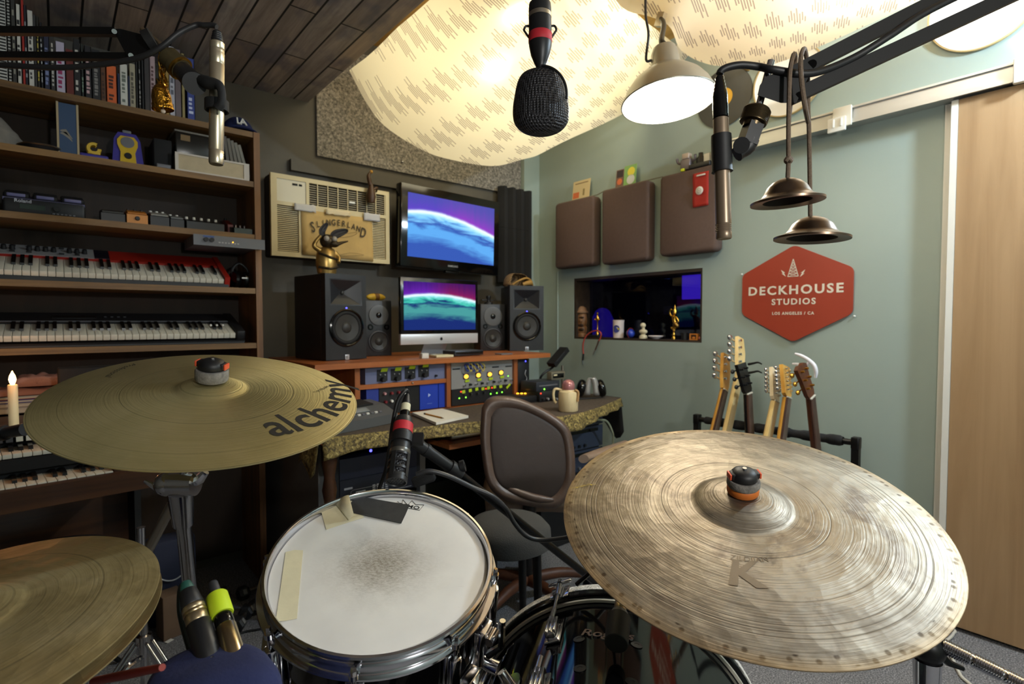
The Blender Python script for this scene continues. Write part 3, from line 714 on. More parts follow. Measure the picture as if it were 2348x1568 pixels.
# ORGAN in front of the bookcase
ow = wood('worn_organ_wood', (60, 35, 19), (82, 50, 27), .7, 0, .4, (34, 20, 12), coat=.1)
A_, B_ = PZ(9, 1116, .72), PZ(249, 1078, .72)
oa = math.atan2((B_ - A_).y, (B_ - A_).x)
org = thing('organ', 'old wooden two-manual organ below the bookcase at the left', 'organ', (A_.x, A_.y, 0), (0, 0, oa), local=True)
oxr = PZ(385, 1095, .70); OI = org.matrix_basis.inverted(); xr_ = (OI @ oxr).x; xl_ = -.55
q = M(); q.bx(xl_, xr_, -.045, -.004, .650, .712); q.build('key_rail', ow, org, 0)
q = M(); q.bx(xl_, xr_, -.0035, .34, .655, .690); q.build('keybed', ow, org, 0)
q = M(); q.bx(xl_, xr_, .36, .385, .03, .650); q.build('back_board', ow, org, 0)
for x in (xl_, xr_ - .02):
    q = M(); q.bx(x, x + .02, .24, .3595, .002, .6545); q.build('side_board', black_matte, org, 0)
xkr = (OI @ PZ(262, 1078, .72)).x
q = M(); q.bx(xkr + .002, xr_, .0, .15, .6905, .735); q.build('key_block', ow, org, 0)
keys(org, at((0, 0, .715)), xkr, 27, 3, fr=.022, dep=.13, bl=.085)
keys(org, at((0, .125, .790)), xkr, 27, 3, fr=.014, dep=.13, bl=.085)
q = M(); q.bx(xl_, xr_, .131, .30, .691, .773); q.build('upper_keybed', black_matte, org, 0)
q = M(); q.bx(xl_, xr_, .117, .124, .735, .772); q.build('felt_front', black_matte, org, 0)
q = M(); q.bx(xl_, xr_, .262, .30, .7735, .850); q.build('tab_panel', black_matte, org, 0)
for k in range(13):
    q = M(); q.box((xkr - .235 + .0245 * (k - 7), .254, .818), (.017, .010, .026), (R(-18), 0, 0)); q.build('stop_tab', ivory if k % 4 < 2 else dark_grey, org, 0)
q = M(); q.bx(xl_, xr_, .3005, .44, .691, .868); q.build('case_top', ow, org, 0)
q = M(); q.bx(xl_, xr_, .24, .2995, .8505, .868); q.build('tab_lid', ow, org, 0)
def opx(px, py, z): return PZ(px, py, z)
zt = .869
# candle
p = PZ(32, 975, zt); th = thing('candle', 'lit cream electric candle standing on the organ', 'candle', p)
h = PY(32, 883, p.y).z - zt
M().lathe([(.001, 0), (.0125, 0), (.0125, h), (.011, h + .002), (.001, h + .001)], at(p), 24).build('stick', mat('candle_wax', (226, 206, 160), .5, emit=.12), th)
M().lathe([(.004, h + .001), (.0075, h + .010), (.0095, h + .018), (.0075, h + .030), (.003, h + .040), (.0008, h + .046)], at(p), 20).build('flame', mat('candle_flame', (255, 196, 120), .4, emit=14), th)
light('POINT', p + V((0, -.01, h + .055)), 0.55, (1, .40, .14), .012)
# books and towels behind it
zz = zt
p0 = PZ(70, 940, zt); p0.y = max(p0.y, 2.42)
for k, (c, hh, w, dx, lab) in enumerate((((188, 178, 160), .022, .30, 0, 'cream book, bottom of the stack behind the candle'), ((196, 190, 178), .014, .28, .01, 'white book, second up in the stack behind the candle'), ((52, 56, 150), .012, .30, 0, 'blue book in the stack behind the candle'), ((150, 84, 60), .014, .31, .0, 'brown-red book on top of the stack behind the candle'))):
    th = thing('book', lab, 'book', (p0.x + dx, p0.y + .02, zz), None, 'books stacked on the organ')
    m = mat('stack_cover_%d' % k, c, .6); q = M()
    q.bx(p0.x + dx - w / 2, p0.x + dx + w / 2, p0.y - .07, p0.y + .09, zz + .0002, zz + .0022); q.bx(p0.x + dx - w / 2, p0.x + dx + w / 2, p0.y - .07, p0.y + .09, zz + hh - .0022, zz + hh); q.bx(p0.x + dx - w / 2, p0.x + dx + w / 2, p0.y + .088, p0.y + .09, zz, zz + hh); q.build('cover', m, th, 0)
    q = M(); q.bx(p0.x + dx - w / 2 + .004, p0.x + dx + w / 2 - .004, p0.y - .066, p0.y + .087, zz + .0024, zz + hh - .0024); q.build('pages', paper, th, 0); zz += hh + .0006
for k, (dx, w, hh, lab) in enumerate(((0, .32, .022, 'folded pinkish towel, lower one on the book stack'), (.05, .19, .034, 'crumpled pinkish towel on top of the folded one'))):
    rows = []
    for i in range(13):
        rr = []
        for j in range(25):
            u, v_ = j / 24 * 2 - 1, i / 12 * 2 - 1; e = max(0, 1 - max(abs(u), abs(v_)) ** 6)
            zq = hh * e ** .5 * (1 + .28 * MN.noise(V((u * 3 + k * 7, v_ * 2.2, 2)))) + .004 * sin(u * 9 + v_ * 5) * e + k * .008
            rr.append(V((p0.x + dx + u * w / 2, p0.y + v_ * .085, zz + .0008 + max(zq, 0))))
        rows.append(rr)
    q = M(); q.grid(rows, None, -.0004); o = q.build('towel', mat('pink_towel', (176, 126, 108), .95, bump=.5, bscale=220), smooth=180); tag(o, lab, 'towel', 'towels on the organ'); zz += hh * 1.02 if k == 0 else 0
for o in [x for x in C.objects if x.name.startswith('towel')]: o.location.z += .0006
# black vocal microphone lying at the left edge
a, b = PD(-30, 1000, 1.62), PD(58, 984, 1.60)
th = thing('microphone', 'black handheld microphone on a clip over the organ keys, left edge', 'microphone', a)
q = M(); q.cyl(a, b, .0145, .019, 20); q.build('body', mat('dark_mic_grey', (44, 48, 56), .4), th)
q = M(); q.cyl(a.lerp(b, .22), a.lerp(b, .50), .021, .022, 20); q.build('clip', black_plastic, th)
q = M(); q.sph(a - (b - a).normalized() * .015, .025); q.build('grille', steel, th)
cpt = a.lerp(b, .36); q = M(); q.tube([cpt, cpt + V((-.05, .0, -.025)), cpt + V((-.15, .08, .01)), (cpt.x - .20, cpt.y + .26, .96), (cpt.x - .22, 2.49, .93), (cpt.x - .22, 2.50, .878)], .007, 8, 6); q.build('gooseneck', black_metal, th)
# dark case on the organ, right behind the cymbal
p = PY(190, 880, 2.5); o = M().rbox((p.x + .06, 2.5, zt + .085), (.26, .10, .168), .008).build('case', black_matte); tag(o, 'black box behind the golden cymbal on the organ', 'case')
# DESK, SPEAKERS, SCREENS
dw = wood('orange_desk_wood', (150, 82, 40), (182, 108, 56), .7, 0, .4)
dwv = wood('orange_desk_upright', (138, 76, 38), (168, 98, 52), .7, 2, .4)
ZD, ZS, YS = .77, 1.02, 2.25
xsl, xsr = PY(722, 836, YS).x, PY(1262, 806, YS).x
def knob(px, py, Y, r, d, m, par, name='knob', z=None):
    p = PY(px, py, Y); q = M(); q.cyl((p.x, Y - .0004, p.z), (p.x, Y - d, p.z), r, r * .86, 16); return q.build(name, m, par)
def dot(px, py, Y, r, m, par, name='indicator'):
    p = PY(px, py, Y); q = M(); q.sph((p.x, Y - .001, p.z), (r, r * .6, r), 10, 6); return q.build(name, m, par)
def plate(x0, y0, x1, y1, Y, t, m, par, name, gap=.0003):
    """upright plate on the plane Y between two pixels; its ends follow the real horizontals"""
    a, b = PY(x0, y0, Y), PY(x1, y1, Y)
    q = M(); q.bx(min(a.x, b.x), max(a.x, b.x), Y - t, Y - gap, min(a.z, b.z), max(a.z, b.z)); return q.build(name, m, par, 0)
desk = thing('desk', 'wide wooden studio desk with rack bays and an upper shelf against the back wall', 'desk', (1.5, 2.3, 0))
front = [(.74, 1.985), (1.05, 1.945), (1.40, 1.885), (1.62, 1.79), (1.80, 1.745), (2.0, 1.78), (2.2, 1.85), (2.44, 1.95)]
q = M(); q.prism([(x, y) for x, y in front] + [(2.44, 2.88), (.74, 2.88)], ZD - .028, ZD - .0035); q.build('desktop', dw, desk, 0)
q = M(); q.bx(xsl, xsr, YS, 2.90, ZS - .024, ZS); q.build('upper_shelf', dw, desk, 0)
YR = YS + .05
up = []
for x in (820, 1029, 1183):
    p = PY(x, 900, YR - .015); up.append(p.x); q = M(); q.bx(p.x - .012, p.x + .012, YR - .015, 2.85, ZD + .0005, ZS - .0245); q.build('upright', dwv, desk, 0)
a = PY(930, 880, YR - .012); q = M(); q.bx(up[0] + .0125, up[1] - .0125, YR - .012, 2.8, a.z - .010, a.z + .010); zdiv = a.z; q.build('rack_shelf', dw, desk, 0)
q = M(); q.sph(PY(946, 878, YR - .014), .005); q.build('screw_head', steel, desk)
q = M(); q.bx(xsl, up[0] - .013, 2.80, 2.82, ZD + .0005, ZS - .0245); q.build('back_panel', black_matte, desk, 0)
for x, y in ((.79, 2.12), (1.25, 2.12), (2.36, 2.12)):
    q = M(); q.bx(x - .014, x + .014, y, 2.86, .012, ZD - .0285); q.build('side_panel', mat('grey_laminate_side', (92, 88, 82), .6), desk, 0)
q = M(); q.bx(.74, 2.44, 2.861, 2.88, .2, ZD - .0285); q.build('modesty_panel', black_matte, desk, 0)
lp_ = PZ(634, 1085, .70); q = M(); q.T = at((.79, 2.04, 0)); q.lathe([(.014, 0), (.020, .02), (.014, .05), (.022, .10), (.026, .30), (.018, .44), (.027, .47), (.020, .50), (.028, .55), (.020, .60), (.030, .66), (.030, ZD - .029)], None, 20); q.build('turned_leg', ow, desk)
# keyboard tray
a, b = PZ(1010, 1022, .665), PZ(1135, 1000, .665)
q = M(); q.bx(1.30, 1.84, a.y + .0, a.y + .32, .640, .662); tr_y = a.y; q.build('keyboard_tray', dw, desk, 0)
for x in (1.30, 1.825): q = M(); q.bx(x, x + .015, a.y + .1, a.y + .3, .6625, ZD - .0285); q.build('tray_bracket', black_metal, desk, 0)
o = M().rbox((1.57, a.y + .13, .675), (.44, .14, .02), .005).build('computer_keyboard', steel); tag(o, 'silver computer keyboard on the pull-out tray under the desk', 'keyboard')
# tapestry cloth with gold fringe
t = NT('gold_tapestry'); v = t.coord('Object'); n1 = t.noise(85, 4, v, .7, .8); n2 = t.noise(24, 3, v, .6, 1.0)
t.bsdf(t.mix(t.ramp(n2, [(.42, (0, 0, 0)), (.56, (1, 1, 1))]), t.ramp(n1, [(.38, lin((40, 34, 22))), (.52, lin((126, 108, 58))), (.66, lin((206, 186, 116)))]), t.ramp(n1, [(.4, lin((60, 50, 30))), (.6, lin((150, 130, 70)))])), .75, 0, t.bump(n1, .6, .004)); tapestry = t.m
t = NT('brown_tapestry'); v = t.coord('Object'); n1 = t.noise(60, 3, v, .6); 
t.bsdf(t.ramp(n1, [(.35, lin((66, 56, 48))), (.65, lin((88, 76, 64)))]), .9, 0, t.bump(n1, .3, .003)); brown_cloth = t.m
tc = thing('table_cloth', 'brown cloth with gold embroidered hem laid over the desk top', 'cloth', (1.5, 1.95, ZD - .003))
fp = catmull([V((x, y, 0)) for x, y in front], 10)
q = M(); n = len(fp); q.prism([(p.x - .001, p.y - .003) for p in fp] + [(2.442, 2.26), (.738, 2.26)], ZD - .003, ZD - .0008); q.build('top', brown_cloth, tc, 0)
rows = []
for k in range(7):
    rr = []
    for i, p in enumerate(fp):
        w = i / (n - 1); d = .048 + .030 * max(0, sin(w * 9 + 2.6)) + .02 * max(0, 1 - w * 5)
        if .30 < w < .50: d *= .45
        rr.append(V((p.x, p.y - .007 - .010 * (k / 6) * (1 + .8 * sin(i * .9)) - .004 * k / 6, ZD - .0008 - d * k / 6)))
    rows.append(rr)
q = M(); q.grid(rows, None, .0015); q.build('embroidered_hem', tapestry, tc, smooth=180)
rows = [[V((.733 - .004 * k - .004 * sin(i * 1.3) * k / 5, 1.985 + .02 * i, ZD - .0008 - (.13 + .03 * sin(i * .7)) * k / 5)) for i in range(10)] for k in range(6)]
q = M(); q.grid(rows, None, .0015); q.build('hanging_corner', tapestry, tc, smooth=180)
rows = [[V((2.449 + .006 * k + .006 * sin(i * 1.1) * k / 5, 1.952 + .03 * i, ZD - .0008 - (.20 + .05 * sin(i * .9)) * k / 5)) for i in range(12)] for k in range(6)]
q = M(); q.grid(rows, None, .0015); q.build('hanging_corner', mat('black_lace', (22, 20, 18), .9), tc, smooth=180)
ZT = ZD
# monitor speakers
t = NT('speaker_front_black'); v = t.coord('Object'); spk_black = mat('speaker_black', (26, 26, 28), .45, bump=.1, bscale=300)
t.bsdf(lin((20, 20, 22)), .4); cone_m = mat('speaker_cone', (44, 42, 38), .5)
horn_m = mat('speaker_horn', (38, 39, 43), .38)
silver_tag = mat('silver_badge', (190, 190, 192), .35, .5)
def big_speaker(name, loc, rot, W, H, D, label):
    th = thing(name, label, 'speaker', loc, rot, 'monitor speakers', local=True)
    q = M(); q.rbox((0, D / 2 + .017, H / 2), (W, D - .034, H), .008); q.build('cabinet', spk_black, th)
    cx, cz, w, h = 0, H * .79, W * .40, H * .155; q = M(); q.bx(-W / 2, W / 2, -.0065, .0335, 0, cz - h); q.bx(-W / 2, W / 2, -.0065, .0335, cz + h, H); q.bx(-W / 2, -w, -.0065, .0335, cz - h, cz + h); q.bx(w, W / 2, -.0065, .0335, cz - h, cz + h); q.build('baffle', spk_black, th, 0)

    q = M(); ring = [(-w, -h), (w, -h), (w, h), (-w, h)]
    vs = [(x, -.006, cz + z) for x, z in ring] + [(x * .93, -.0052, cz + z * .92) for x, z in ring] + [(x * .45, .020, cz + z * .40) for x, z in ring] + [(x * .14, .031, cz + z * .12) for x, z in ring]; fs = [(12, 13, 14, 15)]
    for j in range(4):
        for l in range(3): fs.append((l * 4 + j, l * 4 + (j + 1) % 4, (l + 1) * 4 + (j + 1) % 4, (l + 1) * 4 + j))
    q.add(vs, fs); hn = q.build('horn', horn_m, th, 20)
    q = M(); q.T = at((0, .030, cz)) @ frame_z((0, -1, 0)); q.lathe([(.001, .010), (.007, .008), (.011, 0)], None, 16); q.build('tweeter', cone_m, hn)
    wr = W * .40; wz = H * .375
    q = M(); q.T = at((0, -.0068, wz)) @ frame_z((0, -1, 0)); q.lathe([(wr * .90, 0), (wr * 1.04, 0), (wr * 1.04, .006), (wr * .97, .009), (wr * .92, .006), (wr * .90, .003)], None, 40); rg = q.build('woofer_ring', black_gloss, th)
    q = M(); q.T = at((0, -.0070, wz)) @ frame_z((0, -1, 0)); q.lathe([(wr * .91, .003), (wr * .86, .0075), (wr * .80, .0085), (wr * .74, .006), (wr * .72, .003)], None, 40); q.build('surround', rubber, th)
    q = M(); q.T = at((0, -.0070, wz)) @ frame_z((0, -1, 0)); q.lathe([(wr * .72, .0045), (wr * .30, .0008), (wr * .28, .003), (wr * .15, .0068), (.001, .0078)], None, 40); q.build('cone', cone_m, th)
    q = M(); q.sph((0, -.0075, H * .605), (.004, .002, .004)); q.build('power_light', led_blue, th)
    q = M(); q.rbox((0, -.0085, H * .028), (.022, .003, .024), .001); bd = q.build('badge', silver_tag, th)
    q = M()
    for z in (-.004, 0.004): q.bx(-.004, .004, -.0106, -.0101, H * .028 + z - .0012, H * .028 + z + .0012)
    q.bx(-.0058, -.0036, -.0106, -.0101, H * .028 - .007, H * .028 + .007); q.build('badge_mark', black_matte, bd)
    return th
FLp = PD(746, 828, .18 * FPX / 90); phi = R(9)
big_speaker('monitor_speaker', (FLp.x + .108 * cos(phi), FLp.y + .108 * sin(phi), ZS + .003), (0, 0, phi), .216, .40, .285, 'large black monitor speaker at the left end of the desk shelf, under the air conditioner')
FLp = PD(1168, 804, 3.33); phi = R(-26)
big_speaker('monitor_speaker', (FLp.x + .110 * cos(phi), FLp.y + .110 * sin(phi), ZS + .003), (0, 0, phi), .216, .40, .25, 'large black monitor speaker at the right end of the desk shelf, below the hat')
def small_speaker(loc, rot, W, H, D, label, dome):
    th = thing('bookshelf_speaker', label, 'speaker', loc, rot, 'small speakers', local=True)
    q = M(); q.rbox((0, D / 2, H / 2), (W, D, H), .006); q.build('cabinet', spk_black, th)
    F = frame_z((0, -1, 0))
    q = M(); q.T = at((0, -.0005, H * .735)) @ F; q.lathe([(.001, 0), (W * .33, 0), (W * .36, .002), (W * .36, .005), (W * .33, .006), (W * .12, .003), (.001, .003)], None, 32); tp = q.build('tweeter_plate', mat('grey_tweeter_plate', (86, 86, 86), .45), th)
    q = M(); q.sph((0, -.005, H * .735), (W * .10, .006, W * .10), 16, 8); q.build('dome', black_gloss, tp)
    wr = W * .36; wz = H * .26; T = at((0, -.0005, wz)) @ F
    q = M(); q.T = T; q.lathe([(wr * .9, 0), (wr * 1.08, 0), (wr * 1.08, .004), (wr * .98, .006), (wr * .9, .003)], None, 32); q.build('woofer_ring', dark_grey, th)
    q = M(); q.T = T; q.lathe([(wr * .90, .002), (wr * .85, .006), (wr * .78, .005), (wr * .4, .001), (wr * .36, .004), (.001, .009)], None, 32); q.build('cone', cone_m, th)
    for s_ in (-1, 1):
        q = M(); q.T = at((s_ * W * .30, -.0005, H * .52)) @ F; q.lathe([(.008, .0005), (.008, .004), (.013, .004), (.016, 0)], None, 16); q.build('bass_port', black_gloss, th)
    return th
p = PD(842, 818, .18 * FPX / 80)
small_speaker((p.x + .075, p.y + .02, ZS + .001), (0, 0, R(-4)), .148, .292, .17, 'small black two-way speaker beside the left large monitor, yellow toy on top', 0)
p = PD(1106, 802, 3.32); ssr = p
th = small_speaker((p.x + .082, p.y + .0, ZS + .001), (0, 0, R(-18)), .166, .29, .13, 'small black two-way speaker beside the right large monitor, dark toy on top', 0)
# screens
def aurora(name, sky, streak1, streak2, glow, mid, swirl, deep, st, ax_):
    t = NT(name); uv = t.n('ShaderNodeUVMap'); sp = t.n('ShaderNodeSeparateXYZ'); t.l(uv.outputs[0], sp.inputs[0]); u, v = sp.outputs[0], sp.outputs[1]
    arc = t.math('SUBTRACT', ax_[0], t.math('MULTIPLY', ax_[1], t.math('POWER', t.math('ABSOLUTE', t.math('SUBTRACT', u, ax_[2])), 1.7)))
    nz = t.noise(1, 3, t.coord('UV', (9, 3, 1))); arc = t.math('ADD', arc, t.math('MULTIPLY', t.math('SUBTRACT', nz, .5), .03))
    d = t.math('SUBTRACT', v, arc)
    ray_ = t.noise(1, 4, t.coord('UV', (26, .8, 1)), .7)
    k = t.math('ADD', .07, t.math('MULTIPLY', ray_, .22))
    up_ = t.math('POWER', 2.0, t.math('MULTIPLY', t.math('DIVIDE', d, k), -1.5))
    above = t.mix(t.math('MINIMUM', up_, 1.0), lin(sky), t.mix(t.ramp(u, [(.30, (0, 0, 0)), (.62, (1, 1, 1))]), lin(streak1), lin(streak2)))
    dn = t.math('MULTIPLY', d, -1.0)
    sw = t.noise(1, 5, t.coord('UV', (2.2, 6.5, 1), (0, 0, .22)), .6, 1.2)
    dd = t.math('ADD', dn, t.math('MULTIPLY', t.math('SUBTRACT', sw, .5), .34))
    below = t.ramp(dd, [(0, lin(glow)), (.10, lin(mid)), (.17, lin(deep)), (.25, lin(swirl)), (.36, lin(mid) if st > 1.5 else lin(swirl)), (.50, lin(deep)), (.75, lin(deep))])
    col = t.mix(t.math('GREATER_THAN', d, 0.0), below, above)
    core = t.math('POWER', 2.718, t.math('MULTIPLY', t.math('MULTIPLY', d, d), -1600.0))
    col = t.mix(core, col, lin((226, 240, 255)))
    em = t.n('ShaderNodeEmission'); t.l(col, em.inputs[0]); em.inputs[1].default_value = st; t.l(em.outputs[0], t.out.inputs[0]); return t.m
def screen(pts, m, par, name='screen'):
    me = bpy.data.meshes.new(name); me.from_pydata([tuple(p) for p in pts], [], [(0, 1, 2, 3)]); me.materials.append(m)
    uvl = me.uv_layers.new(name='UVMap')
    for lp, q in zip(me.loops, ((0, 0), (1, 0), (1, 1), (0, 1))): uvl.data[lp.index].uv = q
    o = bpy.data.objects.new(name, me); C.objects.link(o); return hang(o, par)
# television on the wall
YT = 2.76; a, b = PY(920, 600, YT), PY(1148, 600, YT); z0, z1 = PY(919, 613, YT).z, PY(925, 419, YT).z
W_, H_ = b.x - a.x, z1 - z0
tv = thing('television', 'black flat television on the back wall showing a blue aurora', 'television', (a.x + W_ / 2, YT + .1, z0 + H_ / 2), MX.Rotation(R(-1.2), 4, MX.Rotation(0, 3, 'X') @ V((0, -1, 0))), local=True)
q = M(); q.rbox((0, -.06, 0), (W_, .06, H_), .012); q.build('housing', black_gloss, tv)
q = M(); q.rbox((0, .0, 0), (W_ * .8, .06, H_ * .75), .01); q.build('back_cover', black_plastic, tv)
q = M(); q.rbox((0, .062, 0), (.2, .06, .2), .004); q.build('wall_mount', black_metal, tv)
bx_, bt_2, bb_ = .048, .050, .062
tv_m = aurora('television_picture', (66, 78, 158), (96, 60, 190), (150, 50, 190), (190, 236, 255), (120, 190, 240), (90, 160, 226), (52, 84, 168), 1.25, (.74, .42, .26))
x_, ylo, yhi = W_ / 2 - bx_, -H_ / 2 + bb_, H_ / 2 - bt_2
screen([(-x_, -.0906, ylo), (x_, -.0906, ylo), (x_, -.0906, yhi), (-x_, -.0906, yhi)], tv_m, tv)
text('SAMSUNG', .016, tv, silver_tag, at((0, -.0903, -H_ / 2 + .030)) @ frame_xz((1, 0, 0), (0, -1, 0)), depth=.0003, bold=.008)
q = M(); q.rbox((0, -.075, -H_ / 2 - .006), (.10, .03, .010), .004); q.build('sensor_bar', black_gloss, tv)
# desktop computer
YI = 2.51; a, b = PY(918, 700, YI), PY(1096, 700, YI); zt_, zc, zb = PY(918, 634, YI).z, PY(917, 766, YI).z, PY(917, 791, YI).z
ic = thing('desktop_computer', 'all-in-one computer with silver chin on the desk shelf showing a green aurora', 'computer', ((a.x + b.x) / 2, YI + .1, ZS))
q = M(); q.rbox(((a.x + b.x) / 2, YI + .012, (zt_ + zc) / 2), (b.x - a.x, .022, zt_ - zc), .004); q.build('display_bezel', black_gloss, ic)
q = M(); q.rbox(((a.x + b.x) / 2, YI + .012, (zc + zb) / 2 - .0005), (b.x - a.x, .024, zc - zb - .001), .004); ch = q.build('aluminium_chin', mat('pale_aluminium', (212, 212, 214), .38, .35), ic)
xm = (a.x + b.x) / 2; fl_ = [(xm - .075, ZS + .0005), (xm + .075, ZS + .0005)]
q = M(); q.add([(xm - .075, YI + .09, ZS + .006), (xm + .075, YI + .09, ZS + .006), (xm + .075, YI + .096, ZS + .006), (xm - .075, YI + .096, ZS + .006), (xm - .075, YI + .026, zb + .05), (xm + .075, YI + .026, zb + .05), (xm + .075, YI + .034, zb + .05), (xm - .075, YI + .034, zb + .05)], [(0, 1, 5, 4), (2, 3, 7, 6), (0, 4, 7, 3), (1, 2, 6, 5), (0, 3, 2, 1), (4, 5, 6, 7)]); q.rbox((xm, YI + .04, ZS + .0035), (.16, .15, .006), .002); q.build('stand_foot', silver_tag, ic)
q = M(); q.T = at((xm, YI - .0006, (zc + zb) / 2 - .001)) @ frame_xz((1, 0, 0), (0, -1, 0)); q.prism([(.0085 * cos(t_) * (1.0 if not .7 > abs(t_) else .86) * (1 - .12 * max(0, sin(t_))), .0095 * sin(t_) * (.94 + .06 * cos(2 * t_))) for t_ in [-PI + i * PI / 12 for i in range(24)]], 0, .0005); q.prism([(.0005, .0102), (.004, .0152), (.0028, .0118)], 0, .0005); q.build('fruit_mark', black_matte, ch)
im_m = aurora('computer_picture', (34, 22, 92), (120, 40, 190), (150, 30, 90), (170, 240, 250), (64, 190, 170), (70, 150, 150), (26, 44, 110), 1.15, (.745, .30, .40))
s0, s1 = PY(926, 756, YI).x, PY(1090, 756, YI).x; zz0, zz1 = PY(926, 757, YI).z, PY(926, 644, YI).z
screen([(s0, YI - .0012, zz0), (s1, YI - .0012, zz0), (s1, YI - .0012, zz1), (s0, YI - .0012, zz1)], im_m, ic)
# air conditioner
YA = WB - .10; a, b = PY(619, 500, YA), PY(889, 500, YA); z1, z0 = PY(617, 396, YA).z, PY(621, 586, YA).z
ac = thing('air_conditioner', 'old cream window air conditioner set in the back wall', 'air conditioner', ((a.x + b.x) / 2, YA, z0))
ac_m = mat('aged_cream_plastic', (206, 190, 146), .5, var=.05, scale=12)
W_, H_ = b.x - a.x, z1 - z0
def A2(u, v_): return V((a.x + W_ * u, YA, z1 - H_ * v_))
def acbox(u0, u1, v0, v1, d0, d1, m, name, par=ac):
    q = M(); p_, r_ = A2(u0, v0), A2(u1, v1); q.bx(p_.x, r_.x, YA - d1, YA - d0, r_.z, p_.z); return q.build(name, m, par, 0)
q = M(); q.rbox((a.x + W_ / 2, YA + .05, z0 + H_ / 2), (W_, .098, H_), .016); q.build('body', mat('dark_ac_interior', (36, 32, 26), .8), ac)
# front mouldings: frame bars around the dark openings
for nm, u0, u1, v0, v1 in (('frame_bar', 0, 1, 0, .055), ('frame_bar', 0, 1, .33, .375), ('frame_bar', 0, 1, .94, 1), ('frame_bar', 0, .045, .055, .33), ('frame_bar', 0, .045, .375, .94), ('frame_bar', .27, .295, .055, .33), ('frame_bar', .965, 1, .055, .33), ('frame_bar', .965, 1, .375, .94), ('middle_panel', .21, .84, .375, .94)):
    acbox(u0, u1, v0, v1, .0005, .020, ac_m, nm)
cp = acbox(.046, .269, .056, .329, .0006, .016, mat('pale_control_panel', (214, 206, 180), .5), 'control_panel')
acbox(.165, .205, .09, .115, .0165, .018, black_matte, 'slot', cp); acbox(.215, .24, .09, .115, .0165, .018, black_matte, 'slot', cp)
for i in range(9):
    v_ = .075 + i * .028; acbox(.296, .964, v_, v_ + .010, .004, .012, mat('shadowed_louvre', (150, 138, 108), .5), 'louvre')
for i in range(8): acbox(.36 + i * .085, .367 + i * .085, .056, .329, .0125, .018, ac_m, 'grille_bar')
for i in range(24):
    v_ = .385 + i * .0232
    for u0, u1 in ((.046, .209), (.841, .964)): acbox(u0, u1, v_, v_ + .011, .004, .012, ac_m, 'louvre')
acbox(.63, .68, .21, .235, .0185, .021, white_plastic, 'vent_tab')
# paper bag sheet taped to it
kraft = mat('kraft_paper', (196, 164, 104), .85, var=.05, scale=14, bump=.3, bscale=22, bdist=.006)
ps = thing('paper_sign', 'brown paper sheet with arched dark lettering taped to the air conditioner', 'paper', A2(.5, .6) - V((0, .024, 0)))
T0, T1, B1, B0 = A2(.225, .40), A2(.835, .40), A2(.838, .985), A2(.232, .965)
rows = []
for i in range(9):
    rows.append([(T0.lerp(T1, j / 12)).lerp(B0.lerp(B1, j / 12), i / 8) - V((0, .0235 + .006 * (i / 8) ** 2 + .0015 * sin(j * 1.3 + i), 0)) for j in range(13)])
q = M(); q.grid(rows, None, .0008); q.build('sheet', kraft, ps, smooth=180)
ink2 = mat('faded_black_ink', (66, 58, 46), .8)
letters = 'SLINGERLAND'; FT = frame_xz((1, 0, 0), (0, -1, 0))
for i, c_ in enumerate(letters):
    k = i / 10; s_ = .044 if i not in (0, 10) else .075
    u_ = .315 + .43 * k; v_ = .520 + .075 * (2 * k - 1) ** 2 + (.02 if i in (0, 10) else 0)
    p = A2(u_, v_) - V((0, .0300, 0)); text(c_, s_, ps, ink2, at(p) @ MX.Rotation((k - .5) * .42, 4, 'Y') @ FT, depth=.0003, sx=.74 if i not in (0, 10) else .62, bold=.014)
q = M(); q.T = at(A2(.5, .70) - V((0, .0320, 0))) @ FT
q.tube([(-.02, .0, 0), (.05, .02, 0), (.12, .035, 0), (.10, .016, 0), (.04, .0, 0)], .0008, 4, 6, True)
q.tube([(.02, -.10, 0), (.08, -.08, 0), (.16, -.085, 0), (.09, -.095, 0)], .0006, 4, 6, True); q.build('printed_drawing', ink2, ps)
for u0, u1, v0, v1, c_ in ((.17, .34, .335, .425, (196, 192, 186)), (.42, .63, .355, .42, (224, 206, 168)), (.75, .90, .335, .44, (190, 188, 190))):
    p0_, p1_ = A2(u0, v0), A2(u1, v1); q = M()
    rows = [[V((p0_.x + (p1_.x - p0_.x) * j / 8, YA - .0330 - .002 * MN.noise(V((j, i, u0 * 9))), p0_.z + (p1_.z - p0_.z) * i / 4 + .006 * MN.noise(V((j * .8, i * 2, u0 * 5))))) for j in range(9)] for i in range(5)]
    q.grid(rows, None, .0006); q.build('tape', mat('white_tape_%d' % c_[1], c_, .6), ps, smooth=180)
# carved figure hooked over its top
p = A2(.805, .03) - V((0, .052, 0)); th = thing('carved_figure', 'dark brown carved figure hanging on the air conditioner top', 'figurine', p)
q = M(); q.T = at(p); k_ = mat('dark_carved_wood', (72, 46, 24), .5)
q.lathe([(.001, -.075), (.018, -.072), (.026, -.04), (.020, -.005), (.012, .02), (.012, .03), (.001, .032)], None, 20); q.build('body', k_, th)
q = M(); q.tube([p + V((-.004, 0, .025)), p + V((-.012, 0, .055)), p + V((-.014, 0, .075)), p + V((-.004, .0, .095))], [.011, .012, .009, .005], 10, 6); q.build('neck', k_, th)
q = M(); q.sph(p + V((.002, 0, .098)), .009); q.build('tip', mat('ochre_tip', (190, 142, 50), .5), th)
q = M(); q.tube([p + V((.01, 0, .0)), p + V((.04, .01, .018)), p + V((.045, .03, .0))], [.008, .007, .004], 8, 6); q.build('arm', k_, th)
